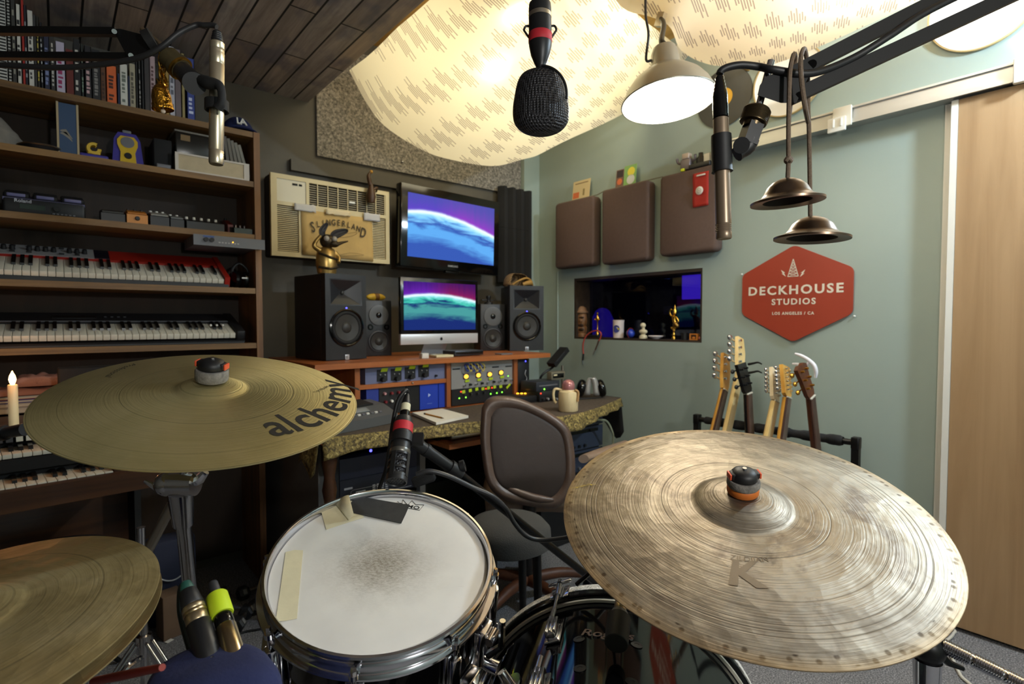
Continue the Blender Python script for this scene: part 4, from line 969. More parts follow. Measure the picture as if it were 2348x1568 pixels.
# golden big-eared figurine on the left monitor
p = PY(749, 622, PY(746, 828, 2.5).y * 0 + 2.56); p.z = ZS + .4035; gp = p
fg = thing('figurine', 'golden big-eared figurine with raised arm standing on the left large monitor', 'figurine', p)
gm = mat('antique_gold', (190, 156, 92), .32, .8, var=.25, scale=40); gd = mat('dark_bronze_patina', (70, 60, 46), .4, .7)
q = M(); q.T = at(p); q.lathe([(.001, 0), (.040, 0), (.046, .02), (.050, .05), (.049, .085), (.044, .11), (.036, .125), (.022, .132), (.001, .134)], None, 28, sy=.85); q.build('torso', gm, fg)
q = M(); q.tube([p + V((-.045, -.022, .10)), p + V((.0, -.046, .082)), p + V((.045, -.024, .075))], .006, 8, 8); q.tube([p + V((-.046, -.02, .035)), p + V((0, -.046, .028)), p + V((.046, -.02, .040))], .006, 8, 8); q.build('strap', gd, fg)
hc_ = p + V((.004, -.006, .160)); q = M(); q.sph(hc_, (.036, .034, .034), 24, 16); q.sph(hc_ + V((.022, -.022, -.012)), (.026, .02, .017), 16, 10); q.tube([hc_ + V((.03, -.03, -.016)), hc_ + V((.055, -.034, -.005)), hc_ + V((.088, -.03, .006))], [.011, .007, .003], 10, 6); q.build('head', gd, fg)
for s_ in (-.016, .022):
    q = M(); q.sph(hc_ + V((s_, -.029, .010)), .013); e = q.build('eye', mat('pale_glass_eye', (200, 196, 190), .1), fg)
for e0, e1, e2, w in ((V((-.02, 0, .022)), V((-.026, -.005, .048)), V((-.002, -.01, .085)), .014), (V((.02, 0, .02)), V((.048, -.005, .042)), V((.098, -.01, .062)), .019)):
    c_ = catmull([hc_ + e0, hc_ + e1, hc_ + e2], 6); rows = []
    for i, pt in enumerate(c_):
        k = i / (len(c_) - 1); ww = w * (sin(PI * (.12 + .88 * k)) ** .7) + .0006; d = (c_[min(i + 1, len(c_) - 1)] - c_[max(i - 1, 0)]).normalized(); nn = V((-d.z, 0, d.x))
        rows.append([pt + nn * ww * s2 + V((0, .006 * (1 - s2 * s2), 0)) for s2 in (-1, -.5, 0, .5, 1)])
    q = M(); q.grid(rows, None, .003); q.build('ear', mat('ear_blue_black', (52, 50, 56), .4), fg, smooth=180)
q = M(); q.tube([p + V((-.036, -.008, .115)), p + V((-.062, -.014, .130)), p + V((-.058, -.016, .150)), p + V((-.034, -.02, .182))], [.013, .011, .009, .008], 10, 6); q.build('arm', gm, fg)
q = M(); q.tube([p + V((.036, -.012, .11)), p + V((.052, -.02, .085)), p + V((.044, -.036, .060))], [.012, .010, .009], 10, 6); q.build('arm', gm, fg)
# toys and a hat on the speakers
p = PY(862, 689, 2.72); p.z = ZS + .2945; th = thing('toy', 'yellow ribbed toy lying on the left small speaker', 'toy', p)
q = M(); q.T = at(p + V((0, 0, .019))) @ frame_z((1, .1, 0)); q.lathe([(.001, -.058)] + [(.019 * (1 - (abs(i - 10) / 11) ** 3) + (.0016 if i % 2 else 0), -.056 + i * .0056) for i in range(21)] + [(.001, .058)], None, 20); q.build('body', mat('toy_yellow', (206, 166, 44), .5), th)
q = M(); q.T = at(p + V((0, -.002, .019))) @ frame_z((1, .1, 0)); q.lathe([(.0198, -.012), (.0205, -.012), (.0205, .012), (.0198, .012), (.0198, -.012)], None, 20); q.build('band', mat('toy_brown', (120, 80, 30), .6), th)
p = V((ssr.x + .090, ssr.y + .055, ZS + .2925)); th = thing('toy', 'little dark toy with outspread arms on the right small speaker', 'toy', p)
q = M(); q.T = at(p); q.lathe([(.001, 0), (.028, 0), (.026, .010), (.012, .014), (.010, .03), (.016, .040), (.014, .052), (.001, .056)], None, 20); q.build('body', black_plastic, th)
for s_ in (-1, 1): q = M(); q.rbox(p + V((s_ * .034, 0, .024)), (.04, .016, .006), .002); q.build('arm', dark_grey, th)
p = PY(1192, 655, 2.60); p.z = ZS + .4035; th = thing('hat', 'brown woven hat lying on the right large monitor', 'hat', p)
t = NT('brown_weave'); v = t.coord('Object', (1, 1, 1)); wv = t.n('ShaderNodeTexWave', wave_type='RINGS', i_Scale=30, i_Distortion=3); t.l(v, wv.inputs[0]); t.bsdf(t.ramp(wv.outputs[1], [(.2, lin((74, 54, 32))), (.8, lin((138, 110, 70)))]), .85, 0, t.bump(wv.outputs[1], .4, .004)); weave = t.m
rows = []
for i in range(11):
    k = i / 10; rr = .088 * cos(k * PI / 2) ** .6 + .001
    rows.append([p + V((rr * cos(a_) * 1.02, rr * sin(a_) * .82 + .03, .004 + .078 * sin(k * PI / 2) * (1 if not (sin(a_) < -.5) else .88))) for a_ in [R(-30) + R(240) * j / 28 for j in range(29)]])
q = M(); q.grid(rows, None, .003); q.build('crown', weave, th, smooth=180)
q = M(); q.tube([p + V((-.080, -.02, .006)), p + V((-.045, -.050, .034)), p + V((.01, -.056, .050)), p + V((.06, -.046, .030)), p + V((.082, -.012, .006))], .006, 8, 6); q.tube([p + V((-.02, -.05, .010)), p + V((.03, -.062, .022)), p + V((.075, -.035, .006))], [.010, .016, .007], 8, 6); q.build('turned_brim', mat('gold_brown_band', (168, 128, 62), .6), th)
q = M(); q.tube([p + V((-.088, .0, .006)), p + V((-.10, -.03, .005)), p + V((-.085, -.045, .005))], [.008, .006, .003], 8, 6); q.build('tassel', weave, th)
# small things on the desk shelf
def slab(name, x0, y0, x1, dy, h, m, label, cat, Yv, z=ZS + .0005):
    a, b = PY(x0, y0, Yv), PY(x1, y0, Yv); o = M().rbox(((a.x + b.x) / 2, Yv + dy / 2, z + h / 2), (b.x - a.x, dy, h), min(.004, h * .4)).build(name, m); return tag(o, label, cat)
slab('adapter_cube', 968, 812, 984, .03, .026, white_plastic, 'small white cube at the front of the desk shelf below the computer', 'adapter', 2.30)
slab('note_pad', 1001, 814, 1041, .07, .012, mat('pale_yellow_paper', (222, 214, 176), .8), 'pale yellow pad on the desk shelf left of the disk drive', 'note pad', 2.31)
th = thing('disk_drive', 'flat dark external disk drive with silver rim on the desk shelf', 'drive', (PY(1075, 806, 2.33).x, 2.33, ZS))
a, b = PY(1043, 806, 2.33), PY(1109, 806, 2.33)
M().rbox(((a.x + b.x) / 2, 2.39, ZS + .0165), (b.x - a.x, .12, .026), .006).build('case', mat('gunmetal', (74, 76, 82), .35, .6), th)
M().rbox(((a.x + b.x) / 2, 2.329, ZS + .017), (b.x - a.x - .012, .004, .013), .001).build('front_strip', black_gloss, th)
slab('coin_dish', 1150, 807, 1176, .06, .006, mid_grey, 'thin grey disc at the desk shelf edge before the right large monitor', 'dish', 2.29)
# rack gear between desk and shelf
def rack(px0, px1, z0, z1, label, m, depth=.28, cat='rack unit', Y=YR):
    a, b = PY(px0, 900, Y), PY(px1, 900, Y); k = 0 if px0 < 1030 else 1; a.x, b.x = max(a.x, up[k] + .0135), min(b.x, up[k + 1] - .0135); th = thing('rack_unit', label, cat, ((a.x + b.x) / 2, Y, z0))
    q = M(); q.bx(a.x, b.x, Y, Y + depth, z0, z1); q.build('chassis', m, th, 0); return th
ztop = PY(930, 846, YR).z
bluegrey = mat('blue_grey_panel', (112, 118, 150), .42)
ru = rack(838, 1023, zdiv + .0105, min(ZS - .030, PY(838, 842, YR).z + .03), 'blue-grey four channel preamp in the upper left rack bay', bluegrey)
for k, (x, y) in enumerate(((877, 857), (909, 855), (941, 851), (972, 847))):
    o = plate(x - 13, y - 9, x + 11, y + 16, YR, .003, black_plastic, ru, 'channel_strip')
    knob(x, y + 13, YR - .003, .012, .022, black_plastic, o); knob(x - 6, y + 2, YR - .003, .003, .008, silver_tag, o, 'small_knob'); knob(x + 5, y + 2, YR - .003, .003, .008, silver_tag, o, 'small_knob')
    pl = PY(x + 4, y - 9, YR - .0035); q = M(); q.T = at(pl) @ frame_xz((1, 0, 0), (0, -1, 0)); q.prism([(-.018, -.008), (.014, -.008), (.020, .008), (-.013, .008)], 0, .0008); q.build('neon_label', neon_tape, o)
knob(999, 861, YR, .006, .012, black_plastic, ru)
lb_z0, lb_z1 = ZT + .0012, zdiv - .0105
r2_ = rack(840, 868, lb_z0, lb_z1, 'small plain blue module at the left of the lower rack row', mat('cobalt_panel', (44, 62, 150), .4))
r3 = rack(869.5, 930, lb_z0, lb_z1, 'black module with red and white knobs in the lower rack row', black_plastic)
for x, y, m in ((881, 902, 1), (897, 901, 0), (913, 899, 0), (926, 900, 2), (897, 919, 2), (911, 916, 2), (883, 921, 0)):
    knob(x, y, YR, .007, .014, (mat('dark_red_knob', (130, 34, 40), .4), mat('pinkish_knob', (206, 150, 150), .4), white_plastic)[m], r3)
r4 = rack(931, 961.5, lb_z0, lb_z1, 'plain black blank module in the lower rack row', black_matte)
blue_panel = mat('bright_blue_panel', (34, 64, 178), .38)
r5 = rack(963, 1004.5, lb_z0, lb_z1, 'bright blue module with a white triangle mark in the lower rack row', blue_panel)
p = PY(984, 906, YR - .0004); q = M(); q.T = at(p) @ frame_xz((1, 0, 0), (0, -1, 0)); q.prism([(-.006, -.009), (.009, .001), (-.005, .010)], 0, .0008); q.build('triangle_mark', mat('pale_blue_print', (176, 196, 236), .5), r5)
p = PY(985, 925, YR - .0004); q = M(); q.bx(p.x - .014, p.x + .014, YR - .0010, YR - .0002, p.z - .002, p.z + .002); q.build('printed_name', mat('mid_blue_print', (90, 116, 200), .5), r5)
r6 = rack(1006, 1023.5, lb_z0, lb_z1, 'narrow bright blue module at the right end of the lower rack row', blue_panel)
# right bay
zm = PY(1110, 886, YR).z
alu_panel = mat('silver_rack_panel', (160, 160, 158), .35, .3)
r7 = rack(1035, 1179, zm, ZS - .028, 'silver rack unit with four glowing amber meters', alu_panel)
vu = mat('amber_meter_glow', (255, 178, 60), .4, emit=2.0)
for k, (x, y) in enumerate(((1068, 862), (1096, 859), (1122, 857), (1148, 853))):
    p = PY(x, y + 1, YR); q = M(); q.rbox((p.x, YR - .002, p.z), (.034, .004, .028), .003); mt = q.build('meter_frame', dark_grey, r7)
    q = M(); q.T = at((p.x, YR - .0044, p.z)) @ frame_xz((1, 0, 0), (0, -1, 0)); q.prism([(.014 * cos(t_), .0115 * sin(t_)) for t_ in [i * PI / 8 for i in range(16)]], 0, .0008); q.build('meter_face', vu, mt)
    pl = PY(x + 2, y + 11, YR); q = M(); q.box((pl.x, YR - .0058, pl.z), (.026, .001, .013), (0, R(-4 - k), 0)); q.build('neon_label', neon_tape, r7, 0)
for i in range(9): knob(1064 + i * 13.4, 883 - i * 1.6, YR, .0065, .014, black_plastic if i % 2 else chrome, r7)
for i in range(5): q = M(); p = PY(1046 + i * 30, 846 - i * 1.6, YR); q.rbox((p.x, YR - .001, p.z), (.046, .002, .006), .0008); q.build('slot', black_matte, r7)
dot(1165, 862, YR, .003, led_green, r7)
cm = [mat('blue_cable', (40, 60, 140), .5), mat('yellow_cable', (206, 186, 90), .5)]
th = thing('patch_cables', 'coiled blue and yellow patch cables hanging over the silver rack unit', 'cable', PY(1083, 842, YR - .02))
for k in range(6):
    c0 = PY(1066 + k * 7, 836, YR - .012); q = M(); q.tube([c0, c0 + V((-.006, -.014, -.014)), c0 + V((.004, -.018, -.034)), c0 + V((.018, -.014, -.020)), c0 + V((.016, -.010, .002))], .0034, 8, 6, True); q.build('coil', cm[k % 2], th)
r8 = rack(1036, 1179, ZT + .0012, zm - .0015, 'black rack unit with neon labels and green lights under the amber meters', black_plastic)
for k, (x, y) in enumerate(((1063, 898), (1078, 895), (1093, 892), (1107, 891), (1120, 889), (1134, 887), (1148, 886))):
    p = PY(x, y, YR); q = M(); q.box((p.x, YR - .0012, p.z), (.019, .001, .016), (0, R(-8), 0)); q.build('neon_label', neon_tape, r8, 0)
p = PY(1165, 885, YR); q = M(); q.box((p.x, YR - .0024, p.z), (.034, .001, .012), (0, R(-40), 0)); q.build('neon_label', neon_tape, r8, 0)
for x, y, m in ((1053, 913, led_green), (1068, 911, led_green), (1125, 903, led_green), (1139, 901, led_green), (1151, 899, led_green), (1057, 898, led_red), (1114, 891, led_red), (1128, 889, led_red)): dot(x, y, YR - .0005, .0038, m, r8)
for i in range(7): knob(1064 + i * 15, 905 - i * 1.9, YR, .006, .014, dark_grey, r8)
a, b = PY(1188, 880, YR - .01), PY(1214, 880, YR - .01)
th = thing('hard_drive_tower', 'slim black upright box with a blue light beside the silver rack unit', 'drive', ((a.x + b.x) / 2, YR, ZT + .0012))
M().rbox(((a.x + b.x) / 2, YR + .08, ZT + .0012 + .11), (b.x - a.x, .18, .22), .004).build('case', black_plastic, th); dot(1205, 828, YR - .011, .0042, led_blue, th)
q = M(); q.tube([PY(1206, 848, YR - .012), PY(1204, 858, YR - .012), PY(1208, 867, YR - .012), PY(1205, 876, YR - .012)], .002, 6, 6); q.build('printed_squiggle', silver_tag, th)
# on the desk top
# pad sampler
A0, A1 = PZ(783, 994, ZT), PZ(912, 968, ZT)
ang = math.atan2((A1 - A0).y, (A1 - A0).x)
sm_ = thing('pad_sampler', 'grey and black pad sampler on the desk, behind the golden cymbal', 'sampler', (A0.x, A0.y, ZT + .001), (0, 0, ang), local=True)
L_ = (A1 - A0).length
q = M(); q.add([(sx_, y_, z_) for sx_ in (-.06, L_) for y_, z_ in ((0, 0), (0, .038), (.085, .072), (.18, .085), (.18, 0))], [(0, 1, 2, 3, 4)[::-1], (5, 6, 7, 8, 9)] + [(i, (i + 1) % 5, 5 + (i + 1) % 5, 5 + i) for i in range(5)]); q.build('case', mat('warm_dark_grey', (84, 86, 86), .45), sm_, 0)
sl = math.atan2(.034, .085)
for k in range(2):
    q = M(); q.rbox((-.045 + .065 + k * (L_ * .46 + .006) + .01, .132, .0820), (L_ * .44, .088, .008), .003, (math.atan2(.013, .095), 0, 0)); q.build('pad', rubber, sm_)
for k in range(7):
    q = M(); q.rbox((L_ * .30 + k * .022, .030, .052), (.014, .009, .006), .001, (sl, 0, 0)); q.build('button', white_plastic if k % 2 else mid_grey, sm_)
for k in range(3): q = M(); q.cyl((.0 + .03 * k, .045, .056), (.0 + .03 * k, .040, .072), .010, .008); q.build('knob', black_plastic, sm_)
q = M(); q.rbox((L_ * .46, .060, .0645), (.09, .030, .004), .001, (sl, 0, 0)); q.build('display', mat('grey_lcd', (140, 144, 142), .25), sm_)
# note pad with pencil
c4 = [PZ(x, y, ZT + .012) for x, y in ((1000, 969), (1074, 953), (1014, 937), (945, 946))]
np_ = thing('sketch_pad', 'white sketch pad lying on the desk in front of the blue modules', 'note pad', (c4[0] + c4[2]) / 2)
def quad_slab(c, z0, z1, m, par, name):
    q = M(); q.add([(p.x, p.y, z0) for p in c] + [(p.x, p.y, z1) for p in c], [(3, 2, 1, 0), (4, 5, 6, 7)] + [(i, (i + 1) % 4, 4 + (i + 1) % 4, 4 + i) for i in range(4)]); return q.build(name, m, par, 0)
quad_slab(c4, ZT + .0008, ZT + .0022, mat('grey_card', (120, 112, 100), .8), np_, 'backing_card'); quad_slab(c4, ZT + .0024, ZT + .013, mat('white_paper', (236, 232, 218), .8), np_, 'pages')
p0, p1 = PZ(973, 948, ZT + .0165), PZ(1018, 959, ZT + .0165)
th = thing('pencil', 'yellow pencil lying on the white sketch pad', 'pencil', p0); d_ = (p1 - p0)
q = M(); q.cyl(p0 + d_ * .08, p0 + d_ * .86, .0034, None, 6); q.build('shaft', mat('pencil_yellow', (196, 140, 44), .4), th)
q = M(); q.cyl(p0 + d_ * .86, p1, .0034, .0006, 10); q.build('tip', mat('pencil_wood', (120, 88, 50), .6), th); q = M(); q.cyl(p0, p0 + d_ * .08, .0034); q.build('eraser', mat('eraser_dark', (60, 40, 30), .6), th)
# controller strip with amber buttons, small mixer, radio, handset on an arm
YC = 2.13
def deskbox(px0, px1, py, Yv, dy, z0, z1, m, par, name, r=.004):
    a, b = PY(px0, py, Yv), PY(px1, py, Yv); q = M(); q.rbox(((a.x + b.x) / 2, Yv + dy / 2, (z0 + z1) / 2), (b.x - a.x, dy, z1 - z0), r); return q.build(name, m, par)
th = thing('control_surface', 'black control surface with three amber buttons behind the chair back', 'controller', (PY(1215, 905, YC).x, YC, ZT))
deskbox(1176, 1236, 905, YC, .12, ZT + .001, ZT + .035, black_plastic, th, 'case')
for x in (1187, 1196, 1204.5): q = M(); p = PZ(x, 902, ZT + .037); q.rbox(p, (.012, .010, .006), .002); q.build('amber_button', led_amber, th)
th = thing('compact_mixer', 'small black mixer with knobs and a green light, right part of the desk', 'mixer', (PY(1265, 905, YC + .03).x, YC, ZT))
deskbox(1237, 1300, 905, YC - .02, .16, ZT + .001, ZT + .055, black_plastic, th, 'case')
for i in range(5): q = M(); p = PY(1244 + i * 10, 914, YC - .02); q.cyl((p.x, YC - .0205, p.z), (p.x, YC - .034, p.z), .006); q.build('knob', silver_tag if i % 2 else dark_grey, th)
dot(1240, 902, YC - .021, .004, led_red, th)
th2 = thing('audio_interface', 'flat dark audio interface with a green light, stacked on the compact mixer', 'audio interface', (PY(1260, 890, YC).x, YC, ZT + .056))
deskbox(1230, 1283, 890, YC + .0, .13, ZT + .0560, ZT + .105, mat('blue_black_plastic', (44, 48, 56), .4), th2, 'case')
q = M(); a_, b_ = PY(1236, 884, YC), PY(1278, 884, YC); q.bx(a_.x, b_.x, YC - .0015, YC - .0003, a_.z - .006, a_.z); q.build('display_strip', mid_grey, th2, 0); dot(1248, 892, YC - .001, .0045, led_green, th2)
th3 = thing('desk_clock', 'little grey and brass display block on the audio interface', 'clock', (PY(1280, 868, YC + .04).x, YC, ZT + .1055))
deskbox(1265, 1296, 868, YC + .03, .04, ZT + .1056, ZT + .150, mat('olive_grey_plastic', (116, 110, 92), .5), th3, 'case'); deskbox(1268, 1293, 868, YC + .0285, .001, ZT + .115, ZT + .140, black_gloss, th3, 'display', .0004); deskbox(1270, 1278, 868, YC + .0270, .001, ZT + .128, ZT + .136, cream, th3, 'label', .0004)
th = thing('desk_telephone', 'black handset device on a bent arm standing at the right of the desk', 'telephone', (PY(1285, 880, 2.36).x, 2.36, ZT + .001))
A_, B_ = PY(1264, 837, 2.34), PY(1295, 800, 2.34); q = M(); q.box((A_ + B_) / 2, (.065, .03, (B_ - A_).length), frame_z(B_ - A_)); q.build('handset', black_plastic, th, 0)
q = M(); c_ = (A_ + B_) / 2; q.box(c_ + V((-.012, -.019, .004)), (.030, .008, .09), frame_z(B_ - A_)); q.build('handset_grip', dark_grey, th, 0)
q = M(); q.tube([PY(1274, 836, 2.35), PY(1262, 846, 2.36), PY(1248, 855, 2.37), PY(1239, 868, 2.38), V((PY(1239, 868, 2.38).x, 2.38, ZT + .02))], .007, 8, 6); q.build('curved_arm', black_metal, th)
c_ = PY(1290, 838, 2.37); q = M(); q.cyl(c_, (c_.x + .0, 2.37, ZT + .012), .008); q.build('post', steel, th)
q = M(); q.rbox((c_.x - .05, 2.375, ZT + .007), (.22, .10, .012), .004); q.build('base', black_plastic, th)
# headphones
p = PZ(1355, 910, ZT + .002); th = thing('headphones', 'black headphones with a silver band at the right end of the desk', 'headphones', p)
for s_ in (-1, 1):
    q = M(); q.T = at(p + RT * s_ * .062 + V((0, 0, .052))) @ frame_z(RT * s_ + V((0, 0, .25))); q.lathe([(.018, -.024), (.042, -.024), (.050, -.012), (.050, .004), (.042, .014), (.020, .020), (.001, .020)], None, 28); q.build('ear_cup', black_gloss, th)
q = M(); fd = V((FW.x, FW.y, 0)).normalized(); rows = []
for i in range(17):
    a_ = PI * i / 16; c_ = p + RT * .070 * cos(a_) * .35 - fd * .03 + V((0, 0, .015 + .098 * sin(a_))); rows.append([c_ - RT * .016, c_ - fd * .004, c_ + RT * .016])
q.grid(rows, None, .006); q.build('headband', mat('silver_headband', (176, 174, 170), .35, .4), th, smooth=180)
q = M(); q.tube([p + RT * -.06 + V((0, 0, .02)), p + RT * -.12 - fd * .02 + V((0, 0, .008)), p + RT * -.10 - fd * .10 + V((0, 0, .005)), p + RT * -.02 - fd * .09 + V((0, 0, .005)), p + RT * .05 - fd * .05 + V((0, 0, .006))], .004, 8, 6); q.build('cable', black_plastic, th)
# cream lidded jug
jx = PZ(1303, 962, ZD + .002); jx = V((1.80, 1.80, ZT + .001)); jx = EYE + (jx - EYE); jr = ray(1303, 955); k_ = (ZT + .02 - EYE.z) / jr.z; jp = EYE + jr * k_
if jp.y < 1.80: jp = V((PY(1303, 955, 1.815).x, 1.815, ZT + .001))
jp.z = ZT + .001
jg = thing('jug', 'cream lidded jug with curved handle and pink glass lid, above the chair back', 'jug', jp)
M().lathe([(.001, 0), (.044, 0), (.047, .004), (.047, .088), (.044, .095), (.030, .100), (.028, .104), (.001, .104)], at(jp), 32).build('body', mat('cream_ceramic', (226, 206, 160), .35), jg)
M().lathe([(.001, .1045), (.029, .1045), (.031, .112), (.031, .128), (.024, .144), (.010, .152), (.001, .153)], at(jp), 28).build('lid', mat('pink_glass', (190, 130, 130), .08, coat=0) if False else mat('pink_glass', (190, 130, 130), .08, .4), jg)
q = M(); q.tube([jp - RT * .030 + V((0, 0, .100)), jp - RT * .062 + V((0, 0, .106)), jp - RT * .072 + V((0, 0, .086)), jp - RT * .068 + V((0, 0, .05)), jp - RT * .058 + V((0, 0, .04))], .0065, 10, 6); q.build('handle', mat('cream_ceramic', (226, 206, 160), .35), jg)
q = M(); q.tube([jp + RT * .028 - fd * .03 + V((0, 0, .106)), jp + RT * .044 - fd * .028 + V((0, 0, .092)), jp + RT * .040 - fd * .032 + V((0, 0, .05))], .006, 10, 6); q.build('clasp', mat('tan_clasp', (170, 132, 84), .5), jg)
# racks under the desk
YU = 2.10; a, b = PY(716, 1110, YU), PY(884, 1080, YU); zb_ = PY(724, 1128, YU).z; zt_ = PY(724, 1096, YU).z
zfl = .012
uc = thing('rack_cabinet', 'open rack cabinet under the left half of the desk', 'rack', (1.02, YU, 0))
x0, x1 = .835, 1.225
for x in (x0, x1 - .018): q = M(); q.bx(x, x + .018, YU, YU + .4, .002, .70); q.build('side', black_matte, uc, 0)
for z in (.04, .30, .70): q = M(); q.bx(x0 + .0185, x1 - .0185, YU, YU + .4, z - .009, z + .009); q.build('shelf', black_matte, uc, 0)
def under(z0, z1, label, m, X0=x0 + .019, X1=x1 - .019, Y=YU - .004):
    th = thing('rack_unit', label, 'rack unit', ((X0 + X1) / 2, Y, z0)); q = M(); q.bx(X0, X1, Y, Y + .3, z0, z1); q.build('chassis', m, th, 0); return th
u1 = under(.561, .645, 'dark navy rack unit with one blue light under the left of the desk', mat('navy_panel', (24, 27, 42), .4)); dot(850, 1033, YU - .0045, .006, led_blue, u1)
u2 = under(.470, .559, 'black rack processor with a pale knob and green lights under the desk', mat('navy_black_panel', (26, 28, 38), .4))
Yq = YU - .0045; X0, X1 = x0 + .019, x1 - .019; wq = X1 - X0
q = M(); q.cyl((X0 + wq * .72, Yq, .520), (X0 + wq * .72, Yq - .016, .520), .017, .014, 24); q.build('knob', mat('pale_grey_knob', (170, 170, 162), .4), u2)
for xx, zz_, m in ((.66, .530, led_green), (.66, .522, led_amber), (.36, .487, led_green)): q = M(); q.sph((X0 + wq * xx, Yq, zz_), .0038); q.build('indicator', m, u2)
q = M()
q.tube([(X0 + wq * .92, Yq, .478), (X0 + wq * .16, Yq, .478), (X0 + wq * .13, Yq, .483), (X0 + wq * .13, Yq, .507), (X0 + wq * .16, Yq, .512), (X0 + wq * .55, Yq, .512)], .0010, 4); q.build('printed_outline', silver_tag, u2)
q = M(); q.bx(X0 + wq * .05, X0 + wq * .15, Yq - .0006, Yq, .518, .526); q.bx(X0 + wq * .19, X0 + wq * .31, Yq - .0006, Yq, .490, .503)
for k in range(4):
    for j in range(4): q.bx(X0 + wq * (.40 + .055 * k), X0 + wq * (.435 + .055 * k), Yq - .0006, Yq, .486 + j * .009, .491 + j * .009)
q.build('printed_legend', silver_tag, u2, 0)
u3 = under(.330, .380, 'plain black rack unit, lowest in the cabinet under the desk', black_plastic)
YV = 2.02; a, b = PY(1309, 1010, YV), PY(1385, 1010, YV)
rc = thing('rack_cabinet', 'black rack of blue-black gear under the right half of the desk', 'rack', ((a.x + b.x) / 2, YV, 0))
q = M(); q.bx(a.x - .22, min(b.x, 2.34), YV, YV + .42, .002, .70); q.build('cabinet', black_matte, rc, 0)
bb_m = mat('blue_black_gear', (52, 60, 78), .4)
for k, (z0, z1) in enumerate(((.625, .690), (.50, .618), (.38, .492))):
    q = M(); q.bx(a.x - .20, b.x - .02, YV - .006, YV - .0005, z0, z1); fp_ = q.build('front_panel', bb_m, rc, 0)
    for j in range(7):
        q = M(); q.cyl((a.x - .17 + j * .045, YV - .0065, z0 + .02), (a.x - .17 + j * .045, YV - .018, z0 + .02), .008); q.build('knob', mid_grey if k == 2 else black_plastic, fp_)
    q = M(); q.bx(a.x - .15, b.x - .06, YV - .0072, YV - .0062, z1 - .030, z1 - .012); q.build('display', black_gloss, fp_, 0)
q = M(); q.sph((a.x + .03, YV - .008, .665), .004); q.build('indicator', led_green, rc)
q = M(); e0 = PY(1368, 962, 1.93); q.tube([V((e0.x - .02, 2.0, e0.z)), e0, PY(1390, 965, 1.92), PY(1402, 985, 1.92), PY(1406, 1010, 1.93), V((PY(1406, 1010, 1.93).x, 1.95, .35))], .006, 8, 6); o = q.build('cable', mat('grey_green_cable', (150, 156, 130), .5)); tag(o, 'pale grey-green cable looping down beside the right rack', 'cable')
# office chair (seen from behind)
leather = mat('brown_leather', (84, 66, 56), .38, var=.10, scale=12, bump=.16, bscale=60, bdist=.006)
leather2 = mat('dark_brown_leather', (46, 33, 27), .55, var=.10, scale=10, bump=.15, bscale=40, bdist=.005)
tan = mat('taupe_leather', (128, 108, 92), .4, var=.06, scale=10, bump=.12, bscale=60)
DC = 1.98
oc = thing('office_chair', 'brown leather office chair turned to the desk', 'chair', (PD(1215, 1160, DC).x, PD(1215, 1160, DC).y, 0))
out = [(1104, 935), (1118, 914), (1145, 907), (1190, 913), (1240, 934), (1285, 962), (1308, 990), (1317, 1035), (1319, 1085), (1312, 1122), (1295, 1150), (1270, 1166), (1215, 1161), (1165, 1150), (1135, 1133), (1116, 1105), (1107, 1060), (1101, 1000)]
cen = (1213, 1042); cD = {}
def cpt_(px, py, d): return PD(px, py, d)
def ring(f, doff, bow=.0):
    rr = []
    for (x, y) in out:
        xx, yy = cen[0] + (x - cen[0]) * f, cen[1] + (y - cen[1]) * f
        u_ = (xx - cen[0]) / 108
        rr.append(PD(xx, yy, DC + doff + .05 * u_ * abs(u_) * 0 + .035 * (xx - cen[0]) / 108 - .03 * (yy - cen[1]) / 125))
    return [p for p in catmull(rr + [rr[0]], 4)[:-1]]
def loft(rings, cap=True):
    q = M(); n = len(rings[0]); vs = [p for r_ in rings for p in r_]; fs = []
    for i in range(len(rings) - 1):
        for j in range(n): fs.append((i * n + j, i * n + (j + 1) % n, (i + 1) * n + (j + 1) % n, (i + 1) * n + j))
    if cap: fs.append(tuple(range((len(rings) - 1) * n, len(rings) * n)))
    q.add(vs, fs); return q
q = loft([ring(.78, .004), ring(.82, -.003), ring(.90, -.009), ring(.96, -.006), ring(1.0, .012), ring(1.0, .045), ring(.95, .072), ring(.82, .088), ring(.5, .092)]); q.build('backrest', leather, oc, smooth=180)
q = loft([ring(.83, .004), ring(.79, -.0005), ring(.74, -.002), ring(.5, -.004), ring(.2, -.006)]); sh = q.build('back_shell', leather2, oc, smooth=180)
lb = [PD(1118 + 8 * i * 1.9, 1094 + 52 * sin(i / 10 * PI * .52) , DC - .010 - .012 * sin(i / 10 * PI)) for i in range(11)]
q = M(); q.tube(lb, [.006, .012, .015, .016, .017, .017, .017, .016, .015, .012, .006], 10, 3); q.build('lumbar_roll', leather, oc, smooth=180)
cb = oc.location.copy(); hx = V((FW.x, FW.y, 0)).normalized()
sc_ = cb + hx * .30; sc_.z = .52
q = M(); rows = []
for i in range(9):
    v_ = i / 8 * 2 - 1
    rows.append([sc_ + RT * (.02 + .205 * u_) * (1 - .12 * v_ * v_) + hx * .24 * v_ + V((0, 0, .045 * (1 - u_ ** 4) * (1 - v_ ** 4))) for u_ in [j / 5 - 1 for j in range(11)]])
q.grid(rows, None, -.05); q.build('seat', tan, oc, smooth=180)
q = M(); q.tube([cb + V((0, 0, .62)) + hx * .05, cb + V((0, 0, .48)) + hx * .06, sc_ - V((0, 0, .03)) - hx * .10], [.024, .026, .02], 10, 5); q.build('back_bracket', black_metal, oc)
q = M(); q.cyl(sc_ - V((0, 0, .055)), V((sc_.x, sc_.y, .10)), .024); q.build('gas_column', black_metal, oc)
